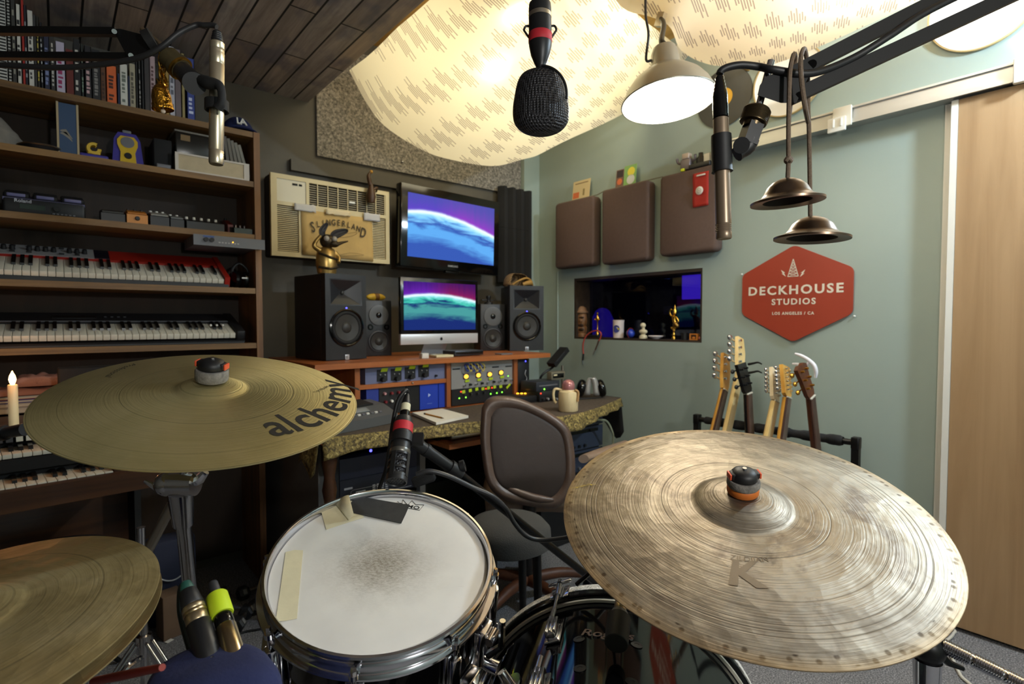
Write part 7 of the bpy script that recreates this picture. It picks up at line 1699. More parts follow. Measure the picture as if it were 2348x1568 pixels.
spark.bsdf(spark.ramp(vo.outputs['Color'], [(.2, lin((176, 174, 168))), (.8, lin((250, 248, 242)))]), .4, .0, spark.bump(vo.outputs['Distance'], .4, .002)); spark = spark.m
hoop_grey = mat('grey_lacquered_hoop', (190, 184, 168), .35, .1)
for nm, z0, dr_ in (('hoop', 0, 1), ('hoop', L0, -1)):
    h = bl(nm, [(.281, z0 - .006), (.291, z0 - .006), (.293, z0 - .004), (.293, z0 + .036), (.291, z0 + .038), (.281, z0 + .038), (.281, z0 - .006)], black_gloss)
    bl('sparkle_inlay', [(.2932, z0 + .012), (.2944, z0 + .012), (.2944, z0 + .035), (.2932, z0 + .035), (.2932, z0 + .012)], spark, h)
    zz = z0 - .008 if dr_ > 0 else z0 + .040
    bl('counter_rim', [(.2785, zz - .005), (.2835, zz - .005), (.2845, zz), (.2785, zz), (.2785, zz - .005)], hoop_grey, h)
bl('front_head', [(.001, .004), (.279, .004), (.279, .006), (.001, .006)], mat('black_head', (18, 18, 18), .4))
bl('batter_head', [(.001, L0 + .026), (.279, L0 + .026), (.279, L0 + .028), (.001, L0 + .028)], white_plastic)
def bpt(a, r, z): return BT @ V((r * cos(a), r * sin(a), z))
def claw(a):
    T = BT @ MX.Rotation(a, 4, 'Z')
    q = M(); q.T = T; q.rbox((.2965, 0, .012), (.003, .040, .046), .001); q.prism([(-.020, .035), (.020, .035), (.010, -.014), (-.010, -.014)], .2955, .2985, MX(((0, 0, 1, 0), (1, 0, 0, 0), (0, 1, 0, 0), (0, 0, 0, 1))))
    q.rbox((.285, 0, .041), (.022, .036, .004), .001)
    c = q.build('claw', chrome, bass)
    q = M(); q.T = T; q.cyl((.304, 0, .035), (.300, 0, -.075), .0032); q.cyl((.304, 0, .030), (.302, 0, -.012), .0062, .0055); q.build('tension_rod', chrome, c)
    q = M(); q.T = T; q.rbox((.306, 0, .040), (.007, .052, .009), .003); q.cyl((.306, 0, .034), (.306, 0, .048), .006); q.build('t_handle', chrome, c)
def blug(a, z):
    T = BT @ MX.Rotation(a, 4, 'Z') @ at((0, 0, z))
    q = M(); q.T = T; q.rbox((.288, 0, -.025), (.018, .018, .045), .006)
    for s_ in (-1, 0, 1): q.rbox((.292, s_ * .0075, -.02), (.014, .006, .05), .0025)
    q.rbox((.281, 0, -.02), (.006, .030, .066), .003); q.cyl((.300, 0, -.004), (.300, 0, .03), .0055, .005); q.build('lug', chrome, bass)
def bang(px, py, r=.30):
    best = min(((( (lambda p: ((CX + FPX * (p - EYE).dot(RT) / (p - EYE).dot(FW) - px) ** 2 + (CY - FPX * (p - EYE).dot(UP) / (p - EYE).dot(FW) - py) ** 2))(bpt(ub + k * .01, r, .02))), k) for k in range(-150, 150)))
    return ub + best[1] * .01
a_c = bang(1280, 1335); 
for k in range(0, 3):
    a = a_c - k * PI / 5; claw(a); blug(a, -.10)
    blug(a, L0 + .135)
for k, (zz, s_) in enumerate(((-.15, -.36), (-.15, .28), (-.24, -.30), (-.26, .22))):
    T = BT @ MX.Rotation(ub + s_ * .55, 4, 'Z') @ at((.277, 0, zz)) @ frame_z((1, 0, 0))
    q = M(); q.lathe([(.0025, .0002), (.010, .0002), (.010, .0012), (.0045, .0014), (.004, .0008)], T, 20); q.build('screw_eyelet', black_metal, bass)
T = BT @ MX.Rotation(ub - .03, 4, 'Z') @ at((.2775, 0, -.135)) @ frame_xz((0, 1, 0), (1, 0, 0))
text('Rogers', .032, bass, chrome, T @ MX.Rotation(0, 4, 'Z'), 'script_badge', .0012, bold=.012, shear=.25)
q = M(); q.T = BT @ MX.Rotation(ub - .62, 4, 'Z') @ at((.2775, 0, -.24)) @ frame_z((1, 0, 0)); q.prism([(.026 * cos(i * PI / 12), .036 * sin(i * PI / 12)) for i in range(24)], 0, .003); q.cyl((.012, -.008, .003), (.012, -.008, .03), .010, .008, 12); q.cyl((0, .018, .003), (0, .018, .005), .006); q.build('leg_bracket', chrome, bass)
q = M(); q.T = BT @ MX.Rotation(ub + .78, 4, 'Z') @ at((.2775, 0, -.24)) @ frame_z((1, 0, 0)); q.lathe([(.006, 0), (.012, .002), (.012, .02), (.008, .022), (.006, .022), (.006, 0)], None, 20); q.build('mount_eyelet', chrome, bass)
for s_ in (-1, 1):
    a = ub + s_ * 2.0; p0 = bpt(a, .284, -.14); p1 = V((p0.x, p0.y, .01))
    q = M(); q.cyl(p0, p1, .007); l = q.build('spur', chrome, bass); q = M(); q.sph(p1 + V((0, 0, .003)), .011); q.build('rubber_foot', rubber, l)

# things on the floor round the kit
fl = PZ(330, 1478, .2)
cloth_navy = mat('navy_cloth', (34, 42, 84), .95, var=.2, scale=9, bump=.4, bscale=160)
cc = PD(488, 1590, .60); rows = []
for i in range(25):
    k = i / 24; rr = []
    for j in range(41):
        a = 2 * PI * j / 40; fold = 1 + .05 * sin(5 * a + 1) * k + .03 * sin(9 * a) * k
        rad = (.024 + .050 * (1 - (1 - k / .3) ** 2 if k < .3 else 1) + (.13 * (k - .3) if k > .3 else 0)) * fold if k > 0 else .002
        z = cc.z + .040 - .038 * (k / .3) ** 2 if k < .3 else (cc.z + .002) * (1 - (k - .3) / .7) + .004
        p = V((cc.x, cc.y, z)) + RT * rad * cos(a) * 1.0 + V((FW.x, FW.y, 0)) * rad * sin(a) * .6
        p.z += .012 * MN.noise(p * 14) if k < .9 else 0
        rr.append(p)
    rows.append(rr)
q = M(); q.grid(rows); o = q.build('draped_cloth', cloth_navy, smooth=180); tag(o, 'navy blue cloth draped over a stool below the two small microphones', 'cloth')
# MICROPHONES, STANDS, LAMP, FLOOR THINGS
mesh_black = NT('black_mesh_grille'); v = mesh_black.coord('Object'); vo = mesh_black.n('ShaderNodeTexVoronoi', i_Scale=230, feature='F1', i_Randomness=.15); mesh_black.l(v, vo.inputs['Vector'])
mesh_black.bsdf(mesh_black.ramp(vo.outputs['Distance'], [(.25, lin((6, 6, 7))), (.55, lin((58, 58, 62)))]), .45, .4, mesh_black.bump(vo.outputs['Distance'], .8, .004)); mesh_black = mesh_black.m
mic_black = mat('mic_black', (30, 30, 32), .42, .2)
def along(a, b): return at(a) @ frame_xz(RT, b - a), (b - a).length
# black microphone hanging in the middle
D = 1.0; a, b = PD(1238, 2, D), PD(1241, 309, D)
T, Ln = along(a, b); k = Ln / 307
th = thing('microphone', 'black hanging microphone with a round mesh head and red tape band', 'microphone', a)
q = M(); q.T = T; q.lathe([(.001, k * 2), (k * 20, k * 3), (k * 25, k * 8), (k * 26, k * 20), (k * 26, k * 30)], None, 32); q.build('cable_mount', mic_black, th)
q = M(); q.T = T; q.lathe([(k * 25, k * 30), (k * 26.3, k * 31), (k * 26.3, k * 40), (k * 25, k * 41)], None, 32); q.build('steel_ring', steel, th)
q = M(); q.T = T; q.lathe([(k * 26, k * 41), (k * 26.3, k * 80), (k * 26.6, k * 94), (k * 26, k * 104), (k * 22, k * 124), (k * 15, k * 142), (k * 11, k * 150), (k * 10, k * 162), (k * 12, k * 166)], None, 32); q.build('barrel', mic_black, th)
q = M(); q.T = T; q.lathe([(k * 26.6, k * 76), (k * 27.2, k * 77), (k * 27.2, k * 96), (k * 26.6, k * 97)], None, 32); q.build('tape_band', red_tape, th)
for s_ in (-1, 1):
    q = M(); q.T = T; q.tube([(s_ * k * 25, 0, k * 58), (s_ * k * 33, 0, k * 58), (s_ * k * 37, 0, k * 66), (s_ * k * 34, 0, k * 72), (s_ * k * 26, 0, k * 84)], k * 2.6, 8, 6); q.build('shock_eyelet', mic_black, th)
hd = [(.001, k * 157), (k * 22, k * 160), (k * 42, k * 169), (k * 52, k * 184), (k * 58, k * 205), (k * 64, k * 240), (k * 64.5, k * 265), (k * 60, k * 282), (k * 46, k * 297), (k * 24, k * 306), (.001, k * 308)]
hp = catmull([V((r_, 0, z)) for r_, z in hd], 4)
q = M(); q.T = T; q.lathe([(max(p_.x, .0005), p_.z) for p_ in hp], None, 40, sy=.72); g = q.build('mesh_head', mesh_black, th, 180)
q = M(); q.T = T @ MX.Rotation(R(14), 4, 'Z'); q.tube([(k * 66 * cos(t_), k * 4, k * (233 - 71 * sin(t_) * (1 if sin(t_) > 0 else 1.02))) if False else (k * 63 * sin(t_), k * 22, k * (232 - 72 * cos(t_))) for t_ in [.1 + i * .1 for i in range(17)]], k * 3.0, 8); q.build('head_seam', mic_black, g)
q = M(); q.tube([a, a + V((0, 0, .12)), a + V((.02, .02, .5)), (a.x + .03, a.y + .03, ZU - .002)], .010, 10, 4); o = q.build('hanging_cable', mat('bronze_black_cable', (50, 42, 34), .4)); tag(o, 'thick dark cable holding the hanging black microphone', 'cable')
# clamp lamp
D = 1.85; oc_ = PD(1533, 233, D); N = V((-.02, -.12, -.99)).normalized(); Rr = .158
T = at(oc_) @ frame_xz(RT, -N); k = Rr / 107
lp = thing('clamp_lamp', 'grey metal dome lamp shining down under the printed cloths', 'lamp', oc_)
prof = [(Rr, 0), (Rr * .97, .012), (Rr * .88, .042), (Rr * .74, .072), (Rr * .56, .096), (Rr * .38, .114), (Rr * .33, .120), (Rr * .315, .135), (Rr * .29, .170), (Rr * .24, .190), (Rr * .10, .200), (.004, .202)]
inn = [(r_ - .0016 if r_ > .006 else .002, z - .0012) for r_, z in prof[:-1]]
q = M(); q.T = T; q.lathe(prof, None, 64); q.build('reflector', mat('satin_lamp_grey', (150, 148, 138), .35, .55), lp)
q = M(); q.T = T; q.lathe(inn[:6] + [(.004, .100)], None, 64); q.build('inner_reflector', mat('white_enamel_reflector', (250, 248, 240), .5), lp)
q = M(); q.T = T; q.lathe([(Rr - .002, -.0025), (Rr + .0015, -.0025), (Rr + .0025, 0), (Rr + .0015, .0025), (Rr - .002, .002), (Rr - .002, -.0025)], None, 64); q.build('rolled_rim', mat('satin_lamp_grey', (176, 172, 156), .35, .55), lp)
q = M(); q.T = T; q.sph((0, 0, .052), .040, 20, 14); q.cyl((0, 0, .085), (0, 0, .099), .016); q.build('bulb', mat('bright_bulb', (255, 246, 226), .4, emit=60), lp)
L_ = light('POINT', T @ V((0, 0, .008)), 13, (1, .93, .80), .05)
tp_ = T @ V((0, 0, .203)); q = M(); q.tube([tp_, tp_ + V((.015, .02, .03)), (1.76, 1.215, 2.31), (1.82, 1.27, 2.375)], [.012, .010, .009, .008], 10, 4); q.build('clamp_arm', black_metal, lp)
q = M(); q.box((1.825, 1.275, 2.375), (.022, .03, .05), (.4, 0, 0)); q.build('clamp', steel, lp)
q = M(); nk = T @ V((-Rr * .30, 0, .150)); q.tube([nk, nk - RT * .018 + V((0, 0, .004)), PD(1487, 80, D), PD(1481, 40, D), PD(1480, 0, D), PD(1481, -25, D)], .0045, 8, 6); q.build('cable', black_plastic, lp)
# silver pencil microphone on its scissor arm, left
D = .85
th = thing('microphone', 'silver pencil microphone hanging upright on the left scissor arm', 'microphone', PD(497, 378, D))
a, b = PD(498, 70, D), PD(496, 377, D); T, Ln = along(a, b); k = Ln / 307
silver = mat('champagne_silver', (206, 194, 168), .3, .85)
q = M(); q.T = T; q.lathe([(k * 5, 0), (k * 8, k * 2)] + [(k * (8.5 + i * .45 + (1 if i % 2 else 0)), k * (3 + i * 2.4)) for i in range(9)] + [(k * 13, k * 26), (.001, k * 26)], None, 24); q.build('connector_boot', black_plastic, th)
q = M(); q.T = T; q.lathe([(k * 12.5, k * 26.2), (k * 15.5, k * 29), (k * 15.5, k * 42), (k * 14.5, k * 44), (k * 15.5, k * 47), (k * 14.8, k * 50), (k * 15.6, k * 53), (k * 15.6, k * 76), (k * 15, k * 77), (k * 15, k * 78), (k * 15.6, k * 79), (k * 15.6, k * 275), (k * 15, k * 276), (k * 15.6, k * 277), (k * 15.6, k * 303), (k * 14, k * 307), (.001, k * 306)], None, 36); bd = q.build('body', silver, th)
for j in range(5):
    for i in range(3):
        q = M(); q.T = T @ MX.Rotation(R(-160 + j * 36), 4, 'Z'); q.rbox((k * 15.4, 0, k * (283 + i * 5.5)), (k * 1.2, k * 5.5, k * 1.6), .0004); q.build('slot', black_matte, bd)
q = M(); q.T = T @ MX.Rotation(R(-70), 4, 'Z'); q.rbox((k * 15.5, 0, k * 150), (k * .8, k * 8, k * 26), .0004); q.build('paper_sticker', mat('sticker_grey', (176, 170, 164), .6), bd)
Ts = T @ MX.Rotation(R(-70), 4, 'Z') @ at((k * 16.1, 0, k * 152)) @ frame_xz((0, 0, 1), (1, 0, 0)); text('N22', k * 11, bd, ink, Ts, depth=.00015)
q = M(); q.T = T @ MX.Rotation(R(-100), 4, 'Z'); q.rbox((k * 15.6, 0, k * 70), (k * 1, k * 5, k * 9), .0005); q.build('switch', black_plastic, bd)
sa = thing('scissor_arm', 'black scissor microphone arm reaching in from the left edge', 'microphone arm', PD(-700, 700, D))
def tb(x0, y0, x1, y1, r, d0=D, d1=D): q.cyl(PD(x0, y0, d0), PD(x1, y1, d1), r)
e1 = (-720, 60); e2 = (-720, 118)
q = M(); q.box((PD(-720, 62, D) + PD(268, 74, D)) / 2, (.010, .011, (PD(-720, 62, D) - PD(268, 74, D)).length), frame_z(PD(268, 74, D) - PD(-720, 62, D))); q.build('upper_bar', black_metal, sa, 0)
q = M(); q.box((PD(-720, 120, D) + PD(303, 131, D)) / 2, (.010, .010, (PD(-720, 120, D) - PD(303, 131, D)).length), frame_z(PD(303, 131, D) - PD(-720, 120, D))); q.build('lower_bar', black_metal, sa, 0)
q = M(); q.add([PD(x, y, D + dz) for dz in (-.008, .008) for x, y in ((258, 66), (276, 66), (345, 84), (362, 108), (330, 138), (296, 138))], [(0, 1, 2, 3, 4, 5), (11, 10, 9, 8, 7, 6)] + [(i, 6 + i, 6 + (i + 1) % 6, (i + 1) % 6) for i in range(6)]); q.build('end_bracket', black_metal, sa, 0)
for x, y in ((262, 72), (300, 127)): q = M(); q.cyl(PD(x, y, D - .014), PD(x, y, D + .014), .0035); q.build('bolt', chrome, sa)
q = M(); c_ = PD(344, 94, D - .010); q.cyl(PD(337, 97, D - .008), PD(354, 90, D - .006), .0165, None, 28); q.build('tension_knob', black_matte, sa)
q = M(); q.cyl(PD(325, 66, D), PD(372, 104, D), .0036); q.cyl(PD(366, 102, D), PD(386, 124, D), .0055); q.build('threaded_stud', nickel, sa)
q = M(); T2, l2 = along(PD(384, 128, D), PD(415, 158, D)); q.T = T2; q.lathe([(.010, 0), (.0165, .002), (.0165, l2 * .62), (.0185, l2 * .66), (.0185, l2), (.010, l2 + .001)], None, 28); q.build('adapter', mat('dark_olive_brass', (92, 82, 56), .5, .6), sa); q = M(); q.T = T2; q.lathe([(.0160, l2 * .9), (.0192, l2 * .9), (.0192, l2 * 1.02), (.0160, l2 * 1.02), (.0160, l2 * .9)], None, 28); q.build('brass_ring', brass, sa)
q = M(); q.tube([PD(410, 154, D), PD(428, 172, D), PD(446, 190, D)], [.0135, .015, .017], 14, 4); q.cyl(PD(446, 192, D - .020), PD(446, 192, D + .018), .0165, None, 24); q.build('swivel', black_plastic, sa)
q = M(); q.tube([PD(455, 182, D - .008), PD(478, 190, D - .020), PD(500, 194, D - .024), PD(508, 210, D - .025), PD(508, 235, D - .024), PD(500, 248, D - .022)], [.009, .010, .007, .006, .006, .007], 10, 6)
for yy in (243,): q.lathe([(.0150, -.008), (.0172, -.008), (.0172, .008), (.0150, .008), (.0150, -.008)], at(PD(497, yy, D)) @ frame_z(b - a), 28)
q.build('mic_clip', rubber, sa)
q = M(); q.tube([PD(497, 62, D), PD(488, 58, D), PD(468, 58, D), PD(448, 58, D), (PD(410, 76, D - .012)), PD(375, 104, D - .018), PD(340, 124, D - .018), PD(295, 138, D - .014), PD(220, 149, D - .012), PD(134, 155, D - .012), PD(0, 149, D - .01), PD(-160, 138, D), PD(-400, 130, D)], .0042, 10, 8); q.build('cable', mat('dark_grey_cable', (34, 34, 36), .5), sa)
pl_ = PD(-725, 90, D); q = M(); q.box(pl_, (.05, .05, .10)); q.build('arm_base', black_metal, sa, 0)
q = M(); q.cyl((pl_.x, pl_.y, .03), (pl_.x, pl_.y, pl_.z - .05), .012); q.lathe([(.001, 0), (.13, 0), (.13, .014), (.02, .03), (.001, .03)], at((pl_.x, pl_.y, .001)), 36); q.build('floor_pole', black_metal, sa)
# brass bell on a chain
bl_ = thing('hand_bell', 'small brass bell hanging on a chain from the left scissor arm', 'bell', PD(374, 250, D))
ch = [(370, 122), (371, 133), (369, 146), (372, 158), (370, 170), (374, 181), (378, 190)]
for i, (x, y) in enumerate(ch):
    c_ = PD(x, y, D); nx_ = V(PD(ch[min(i + 1, 6)][0], ch[min(i + 1, 6)][1], D) - PD(ch[max(i - 1, 0)][0], ch[max(i - 1, 0)][1], D)).normalized(); s_ = RT if i % 2 else FW
    q = M(); q.tube([c_ + nx_ * .0078 * sin(t_) + s_ * .0048 * cos(t_) for t_ in [j * PI / 6 for j in range(12)]], .0016, 6, 0, True); q.build('chain_link', brass, bl_)
c_ = PD(374, 252, D); k = D / FPX; q = M(); q.T = at(c_) @ MX.Rotation(R(-6), 4, 'Y')
rl = [(k * 22, 0), (k * 22.5, k * 3), (k * 21, k * 6), (k * 21.5, k * 12), (k * 20, k * 15), (k * 20, k * 28), (k * 17, k * 42), (k * 11, k * 52), (k * 5, k * 56), (k * 4, k * 60), (.001, k * 61)]
q.lathe(rl, None, 32); q.lathe([(k * 21, .0003), (k * 18, k * 20), (k * 10, k * 46), (.001, k * 50)], None, 32); q.build('bell_cup', mat('engraved_brass', (196, 142, 48), .25, 1, var=.3, scale=120, bump=.8, bscale=170, bdist=.004), bl_)
q = M(); q.T = at(c_); 
for t_ in range(4): q.tube([(k * 6 * cos(t_ * PI / 2), k * 6 * sin(t_ * PI / 2), k * 56), (k * 9 * cos(t_ * PI / 2), k * 9 * sin(t_ * PI / 2), k * 64), (k * 12 * cos(t_ * PI / 2), k * 12 * sin(t_ * PI / 2), k * 67)], [k * 2, k * 1.6, k * .6], 6, 3)
q.tube([(k * 5 * cos(t_), 0, k * 61 + k * 5 * sin(t_)) for t_ in [j * PI / 6 for j in range(12)]], k * 1.5, 6, 0, True); q.build('crown', brass, bl_)
q = M(); q.cyl(c_ + V((0, 0, k * 30)), c_ - V((0, 0, k * 2)), k * 1.2); q.sph(c_ - V((0, 0, k * 3)), k * 5); q.build('clapper', mat('pale_clapper', (196, 180, 160), .4), bl_)
# bronze pencil microphone on its boom, right
D = .77
th = thing('microphone', 'bronze pencil microphone hanging on the right boom arm', 'microphone', PD(1659, 548, D))
a, b = PD(1650, 172, D), PD(1660, 548, D); T, Ln = along(a, b); k = Ln / 376
bronze = mat('dark_bronze_mic', (140, 122, 102), .36, .55)
q = M(); q.T = T; q.lathe([(k * 4, 0)] + [(k * (8 + i * .7 + (1.2 if i % 2 else 0)), k * (3 + i * 4)) for i in range(10)] + [(k * 16, k * 45), (k * 17, k * 50), (k * 16.4, k * 66), (k * 17, k * 70), (k * 17, k * 98), (.001, k * 99)], None, 32); q.build('connector', black_gloss, th)
q = M(); q.T = T; q.lathe([(k * 15, k * 99.5), (k * 17, k * 101), (k * 17, k * 340)] + [(k * (17 if j % 2 == 0 else 16), k * (341 + j * 2.0)) for j in range(10)] + [(k * 17, k * 362), (k * 17, k * 374), (k * 15.5, k * 376), (.001, k * 375)], None, 36); bd = q.build('body', bronze, th)
for j in range(5):
    for i in range(3):
        q = M(); q.T = T @ MX.Rotation(R(-150 + j * 34), 4, 'Z'); q.rbox((k * 16.8, 0, k * (342 + i * 7)), (k * 1.4, k * 7, k * 2), .0004); q.build('slot', black_matte, bd)
ba = thing('boom_arm', 'black boom arm with parallel bars crossing the top right corner', 'microphone arm', PD(2700, 700, D))
q = M(); q.T = T; q.lathe([(k * 17.3, k * 138), (k * 22, k * 138), (k * 22.5, k * 150), (k * 22.5, k * 216), (k * 23.5, k * 222), (k * 17.3, k * 222), (k * 17.3, k * 138)], None, 32); q.build('mic_clip', black_plastic, ba)
q = M(); q.tube([PD(1690, 353, D), PD(1698, 348, D), PD(1714, 336, D), PD(1721, 320, D)], [.011, .010, .0115, .012], 12, 4); q.cyl(PD(1700, 333, D - .017), PD(1700, 333, D + .014), .011, None, 20); q.build('clip_knuckle', black_plastic, ba)
q = M(); q.box((PD(1712, 330, D) + PD(1727, 288, D)) / 2, (.024, .020, .030), frame_z(PD(1727, 288, D) - PD(1712, 330, D))); q.build('swivel', black_plastic, ba, 0)
T2, l2 = along(PD(1724, 288, D), PD(1742, 238, D)); q = M(); q.T = T2; q.lathe([(.012, -.003), (.013, .003), (.0185, .004)] + [(.0185 + (.0006 if i % 2 else 0), .005 + i * .001) for i in range(18)] + [(.0175, .0245), (.008, .025)], None, 32); q.build('thread_collar', mat('dark_bronze_collar', (78, 66, 46), .35, .8), ba)
q = M(); q.cyl(PD(1738, 250, D), PD(1768, 140, D), .0052); q.build('threaded_stud', chrome, ba)
q = M(); q.add([PD(x, y, D + dz) for dz in (-.011, .011) for x, y in ((1742, 196), (1756, 176), (1800, 158), (1850, 134), (1866, 152), (1840, 205), (1826, 236), (1790, 236), (1737, 218))], [tuple(range(9)), tuple(range(9, 18))[::-1]] + [(i, 9 + i, 9 + (i + 1) % 9, (i + 1) % 9) for i in range(9)]); q.build('end_bracket', mat('dull_black', (7, 7, 8), .7), ba, 0)
def bar2(x0, y0, x1, y1, w):
    p0, p1 = PD(x0, y0, D), PD(x1, y1, D); q = M(); q.box((p0 + p1) / 2, (w, .014, (p1 - p0).length), frame_z(p1 - p0, FW)); q.build('bar', mat('dull_black', (7, 7, 8), .7), ba, 0)
bar2(1835, 160, 2740, -300, .0185); bar2(1815, 224, 2740, -205, .0185)
for x, y in ((1862, 147), (1834, 220)): q = M(); q.cyl(PD(x, y, D - .0125), PD(x, y, D + .0125), .006); q.build('bolt', black_gloss, ba)
q = M(); q.tube([PD(1650, 170, D), PD(1654, 162, D), PD(1670, 154, D), PD(1700, 149, D), PD(1740, 153, D), PD(1775, 160, D - .014), PD(1860, 168, D - .012), PD(1950, 136, D - .006), PD(2040, 82, D - .012), PD(2120, 30, D - .012), PD(2260, -40, D - .012), PD(2500, -160, D - .012)], .0052, 10, 8); q.build('cable', black_plastic, ba)
pp = PD(2745, -255, D); q = M(); q.box(pp, (.05, .05, .10)); q.build('arm_base', black_metal, ba, 0)
q = M(); q.cyl((pp.x, pp.y, .03), (pp.x, pp.y, pp.z - .05), .014); q.lathe([(.001, 0), (.14, 0), (.14, .014), (.02, .03), (.001, .03)], at((pp.x, pp.y, .001)), 36); q.build('floor_pole', black_metal, ba)
# bell cups on cords
cordm = mat('brown_braided_cord', (104, 88, 72), .8, var=.2, scale=300, bump=.5, bscale=400); cupm = mat('aged_bronze_cup', (98, 82, 68), .32, .9, var=.15, scale=40); cupi = mat('dark_cup_inside', (40, 30, 22), .5, .6)
def cup(cx_, cy_, w, top, cord_pts, label, knot=None, tilt=0, D=.746):
    k = D / FPX; c_ = PD(cx_, cy_, D); th = thing('bell_cup', label, 'bell', c_); Rw = w / 2 * k; hh = (cy_ - top) * k * 1.02
    q = M(); q.T = at(c_) @ MX.Rotation(tilt, 4, FW)
    out = [(Rw * .66, .0), (Rw * 1.0, -.002), (Rw * 1.0, .001), (Rw * .84, .004), (Rw * .70, .007), (Rw * .64, hh * .34), (Rw * .54, hh * .62), (Rw * .38, hh * .84), (Rw * .18, hh * .97), (.003, hh)]
    q.lathe(out, None, 48); q.build('shell', cupm, th)
    q = M(); q.T = at(c_) @ MX.Rotation(tilt, 4, FW); q.lathe([(Rw * .655, .0003), (Rw * .58, hh * .4), (Rw * .34, hh * .8), (.003, hh * .92)], None, 40); q.build('inside', cupi, th)
    q = M(); q.tube([PD(x, y, D + dz) for x, y, dz in cord_pts], .0032, 8, 6); cd = q.build('cord', cordm, th)
    if knot: q = M(); q.sph(PD(knot[0], knot[1], D), (.0062, .0062, .0058)); q.tube([PD(knot[0] - 6, knot[1] + 2, D - .004), PD(knot[0], knot[1] - 4, D - .006), PD(knot[0] + 6, knot[1] + 3, D - .004)], .0028, 8, 4); q.build('knot', cordm, cd)
cup(1805, 462, 156, 410, [(1806, 412, 0), (1808, 368, 0), (1808, 300, 0), (1809, 240, 0), (1811, 170, 0), (1816, 138, -.002), (1822, 124, .022), (1823, 150, .048), (1812, 245, .048), (1809, 270, .024), (1808, 284, .002)], 'bronze bell cup on a knotted cord, left and higher of the two', (1808, 367), R(-3))
cup(1861, 546, 159, 497, [(1858, 498, 0), (1857, 420, 0), (1855, 300, 0), (1853, 250, 0), (1853, 200, 0), (1850, 140, .004), (1844, 112, -.02), (1836, 134, -.048), (1838, 185, -.050), (1846, 244, -.048), (1850, 266, -.02), (1853, 280, .0)], 'bronze bell cup on a plain cord, right and lower of the two', None, R(2), .790)
# snare microphone and its boom stand
a, b = PD(934, 903, 1.135), PD(908, 1110, 1.005); T, Ln = along(a, b); k = Ln / 210
th = thing('microphone', 'black slotted microphone with a red band aimed at the snare drum', 'microphone', b)
r0 = .0192
q = M(); q.T = T; q.lathe([(.003, 0)] + [(.0042 + i * .00055 + (.0008 if i % 2 else 0), k * (2 + i * 2.6)) for i in range(9)] + [(.0088, k * 26), (.0088, k * 27), (.001, k * 27.5)], None, 20); q.build('cable_boot', black_plastic, th)
q = M(); q.T = T; q.lathe([(.008, k * 27.6), (.0098, k * 28), (.0098, k * 45), (.001, k * 45.5)], None, 24); q.build('cream_tape', mask, th)
q = M(); q.T = T; q.lathe([(.0092, k * 45.6), (.0104, k * 47), (.0104, k * 61), (.001, k * 61.5)], None, 24); q.build('connector', black_gloss, th)
q = M(); q.T = T; q.lathe([(.010, k * 60), (r0 * .82, k * 61.6), (r0 * .90, k * 68), (r0, k * 74), (r0, k * 138)], None, 40); bdy = q.build('body', mat('mic_charcoal', (46, 46, 47), .42, .3), th)
q = M(); q.T = T; q.lathe([(r0 + .0001, k * 77), (r0 + .0006, k * 77.5), (r0 + .0006, k * 97), (r0 + .0001, k * 97.5)], None, 40); q.build('tape_band', red_tape, th)
q = M(); q.T = T; q.lathe([(r0, k * 138), (r0 + .0012, k * 139), (r0 + .0012, k * 147), (r0 + .0004, k * 148)], None, 40); q.build('steel_ring', mat('gunmetal_ring', (120, 118, 112), .35, .8), th)
q = M(); q.T = T; q.lathe([(r0 * .93, k * 148), (r0 * .93, k * 203), (r0 * .7, k * 205), (.001, k * 205)], None, 40); q.build('inner_grille', mesh_black, th, 60)
q = M(); q.T = T
for z0_, z1_ in ((148, 152.5), (163, 167.5), (178, 182.5), (193, 198)):
    q.lathe([(r0 * .90, k * z0_), (r0 + .0012, k * z0_), (r0 + .0012, k * z1_), (r0 * .90, k * z1_), (r0 * .90, k * z0_)], None, 40)
for j in range(4):
    T3 = T @ MX.Rotation(j * PI / 2 + .2, 4, 'Z'); q.box((r0 * .985, 0, k * 173), (.004, .009, k * 50), None, MX.Rotation(j * PI / 2 + .35, 4, 'Z'))
q.lathe([(r0 + .0010, k * 197), (r0 + .0010, k * 206), (r0 * .94, k * 207), (r0 * .90, k * 206), (r0 * .90, k * 197)], None, 40)
q.build('slotted_cage', mat('mic_charcoal', (46, 46, 47), .42, .3), th)
bs = thing('microphone_stand', 'black boom stand reaching in behind the snare drum', 'microphone stand', (PD(1400, 1340, 1.5).x, PD(1400, 1340, 1.5).y, 0))
c0 = PD(917, 1018, 1.085)
q = M(); q.T = T; q.lathe([(r0 + .0008, k * 104), (r0 + .004, k * 104), (r0 + .004, k * 122), (r0 + .0008, k * 122), (r0 + .0008, k * 104)], None, 32); q.box((r0 + .0135, .0, k * 112), (.020, .014, .022)); q.build('mic_clip', black_plastic, bs)
j0, j1, j2 = PD(941, 1006, 1.13), PD(1046, 1081, 1.19), PD(1400, 1362, 1.50)
q = M(); q.tube([PD(947, 1012, 1.12), j0 + RT * .004], [.009, .011], 12); q.cyl(j0, j1, .0125, .0125, 20); q.cyl(j0.lerp(j1, .30), j0.lerp(j1, .36), .0142); q.build('upper_boom', mic_black, bs)
q = M(); q.cyl(j1 - (j1 - j0).normalized() * .022, j1 + (j1 - j0).normalized() * .012, .0165, .0165, 20); q.cyl(j1, j1 + RT * .016 + UP * .012, .006); q.build('clutch', black_plastic, bs)
q = M(); kc = j1 + RT * .014 + UP * .012; q.lathe([(.004, -.005), (.013, -.005), (.013, .005), (.004, .005), (.004, -.005)], at(kc) @ frame_z(RT + UP * .3), 20); q.build('knob', black_plastic, bs)
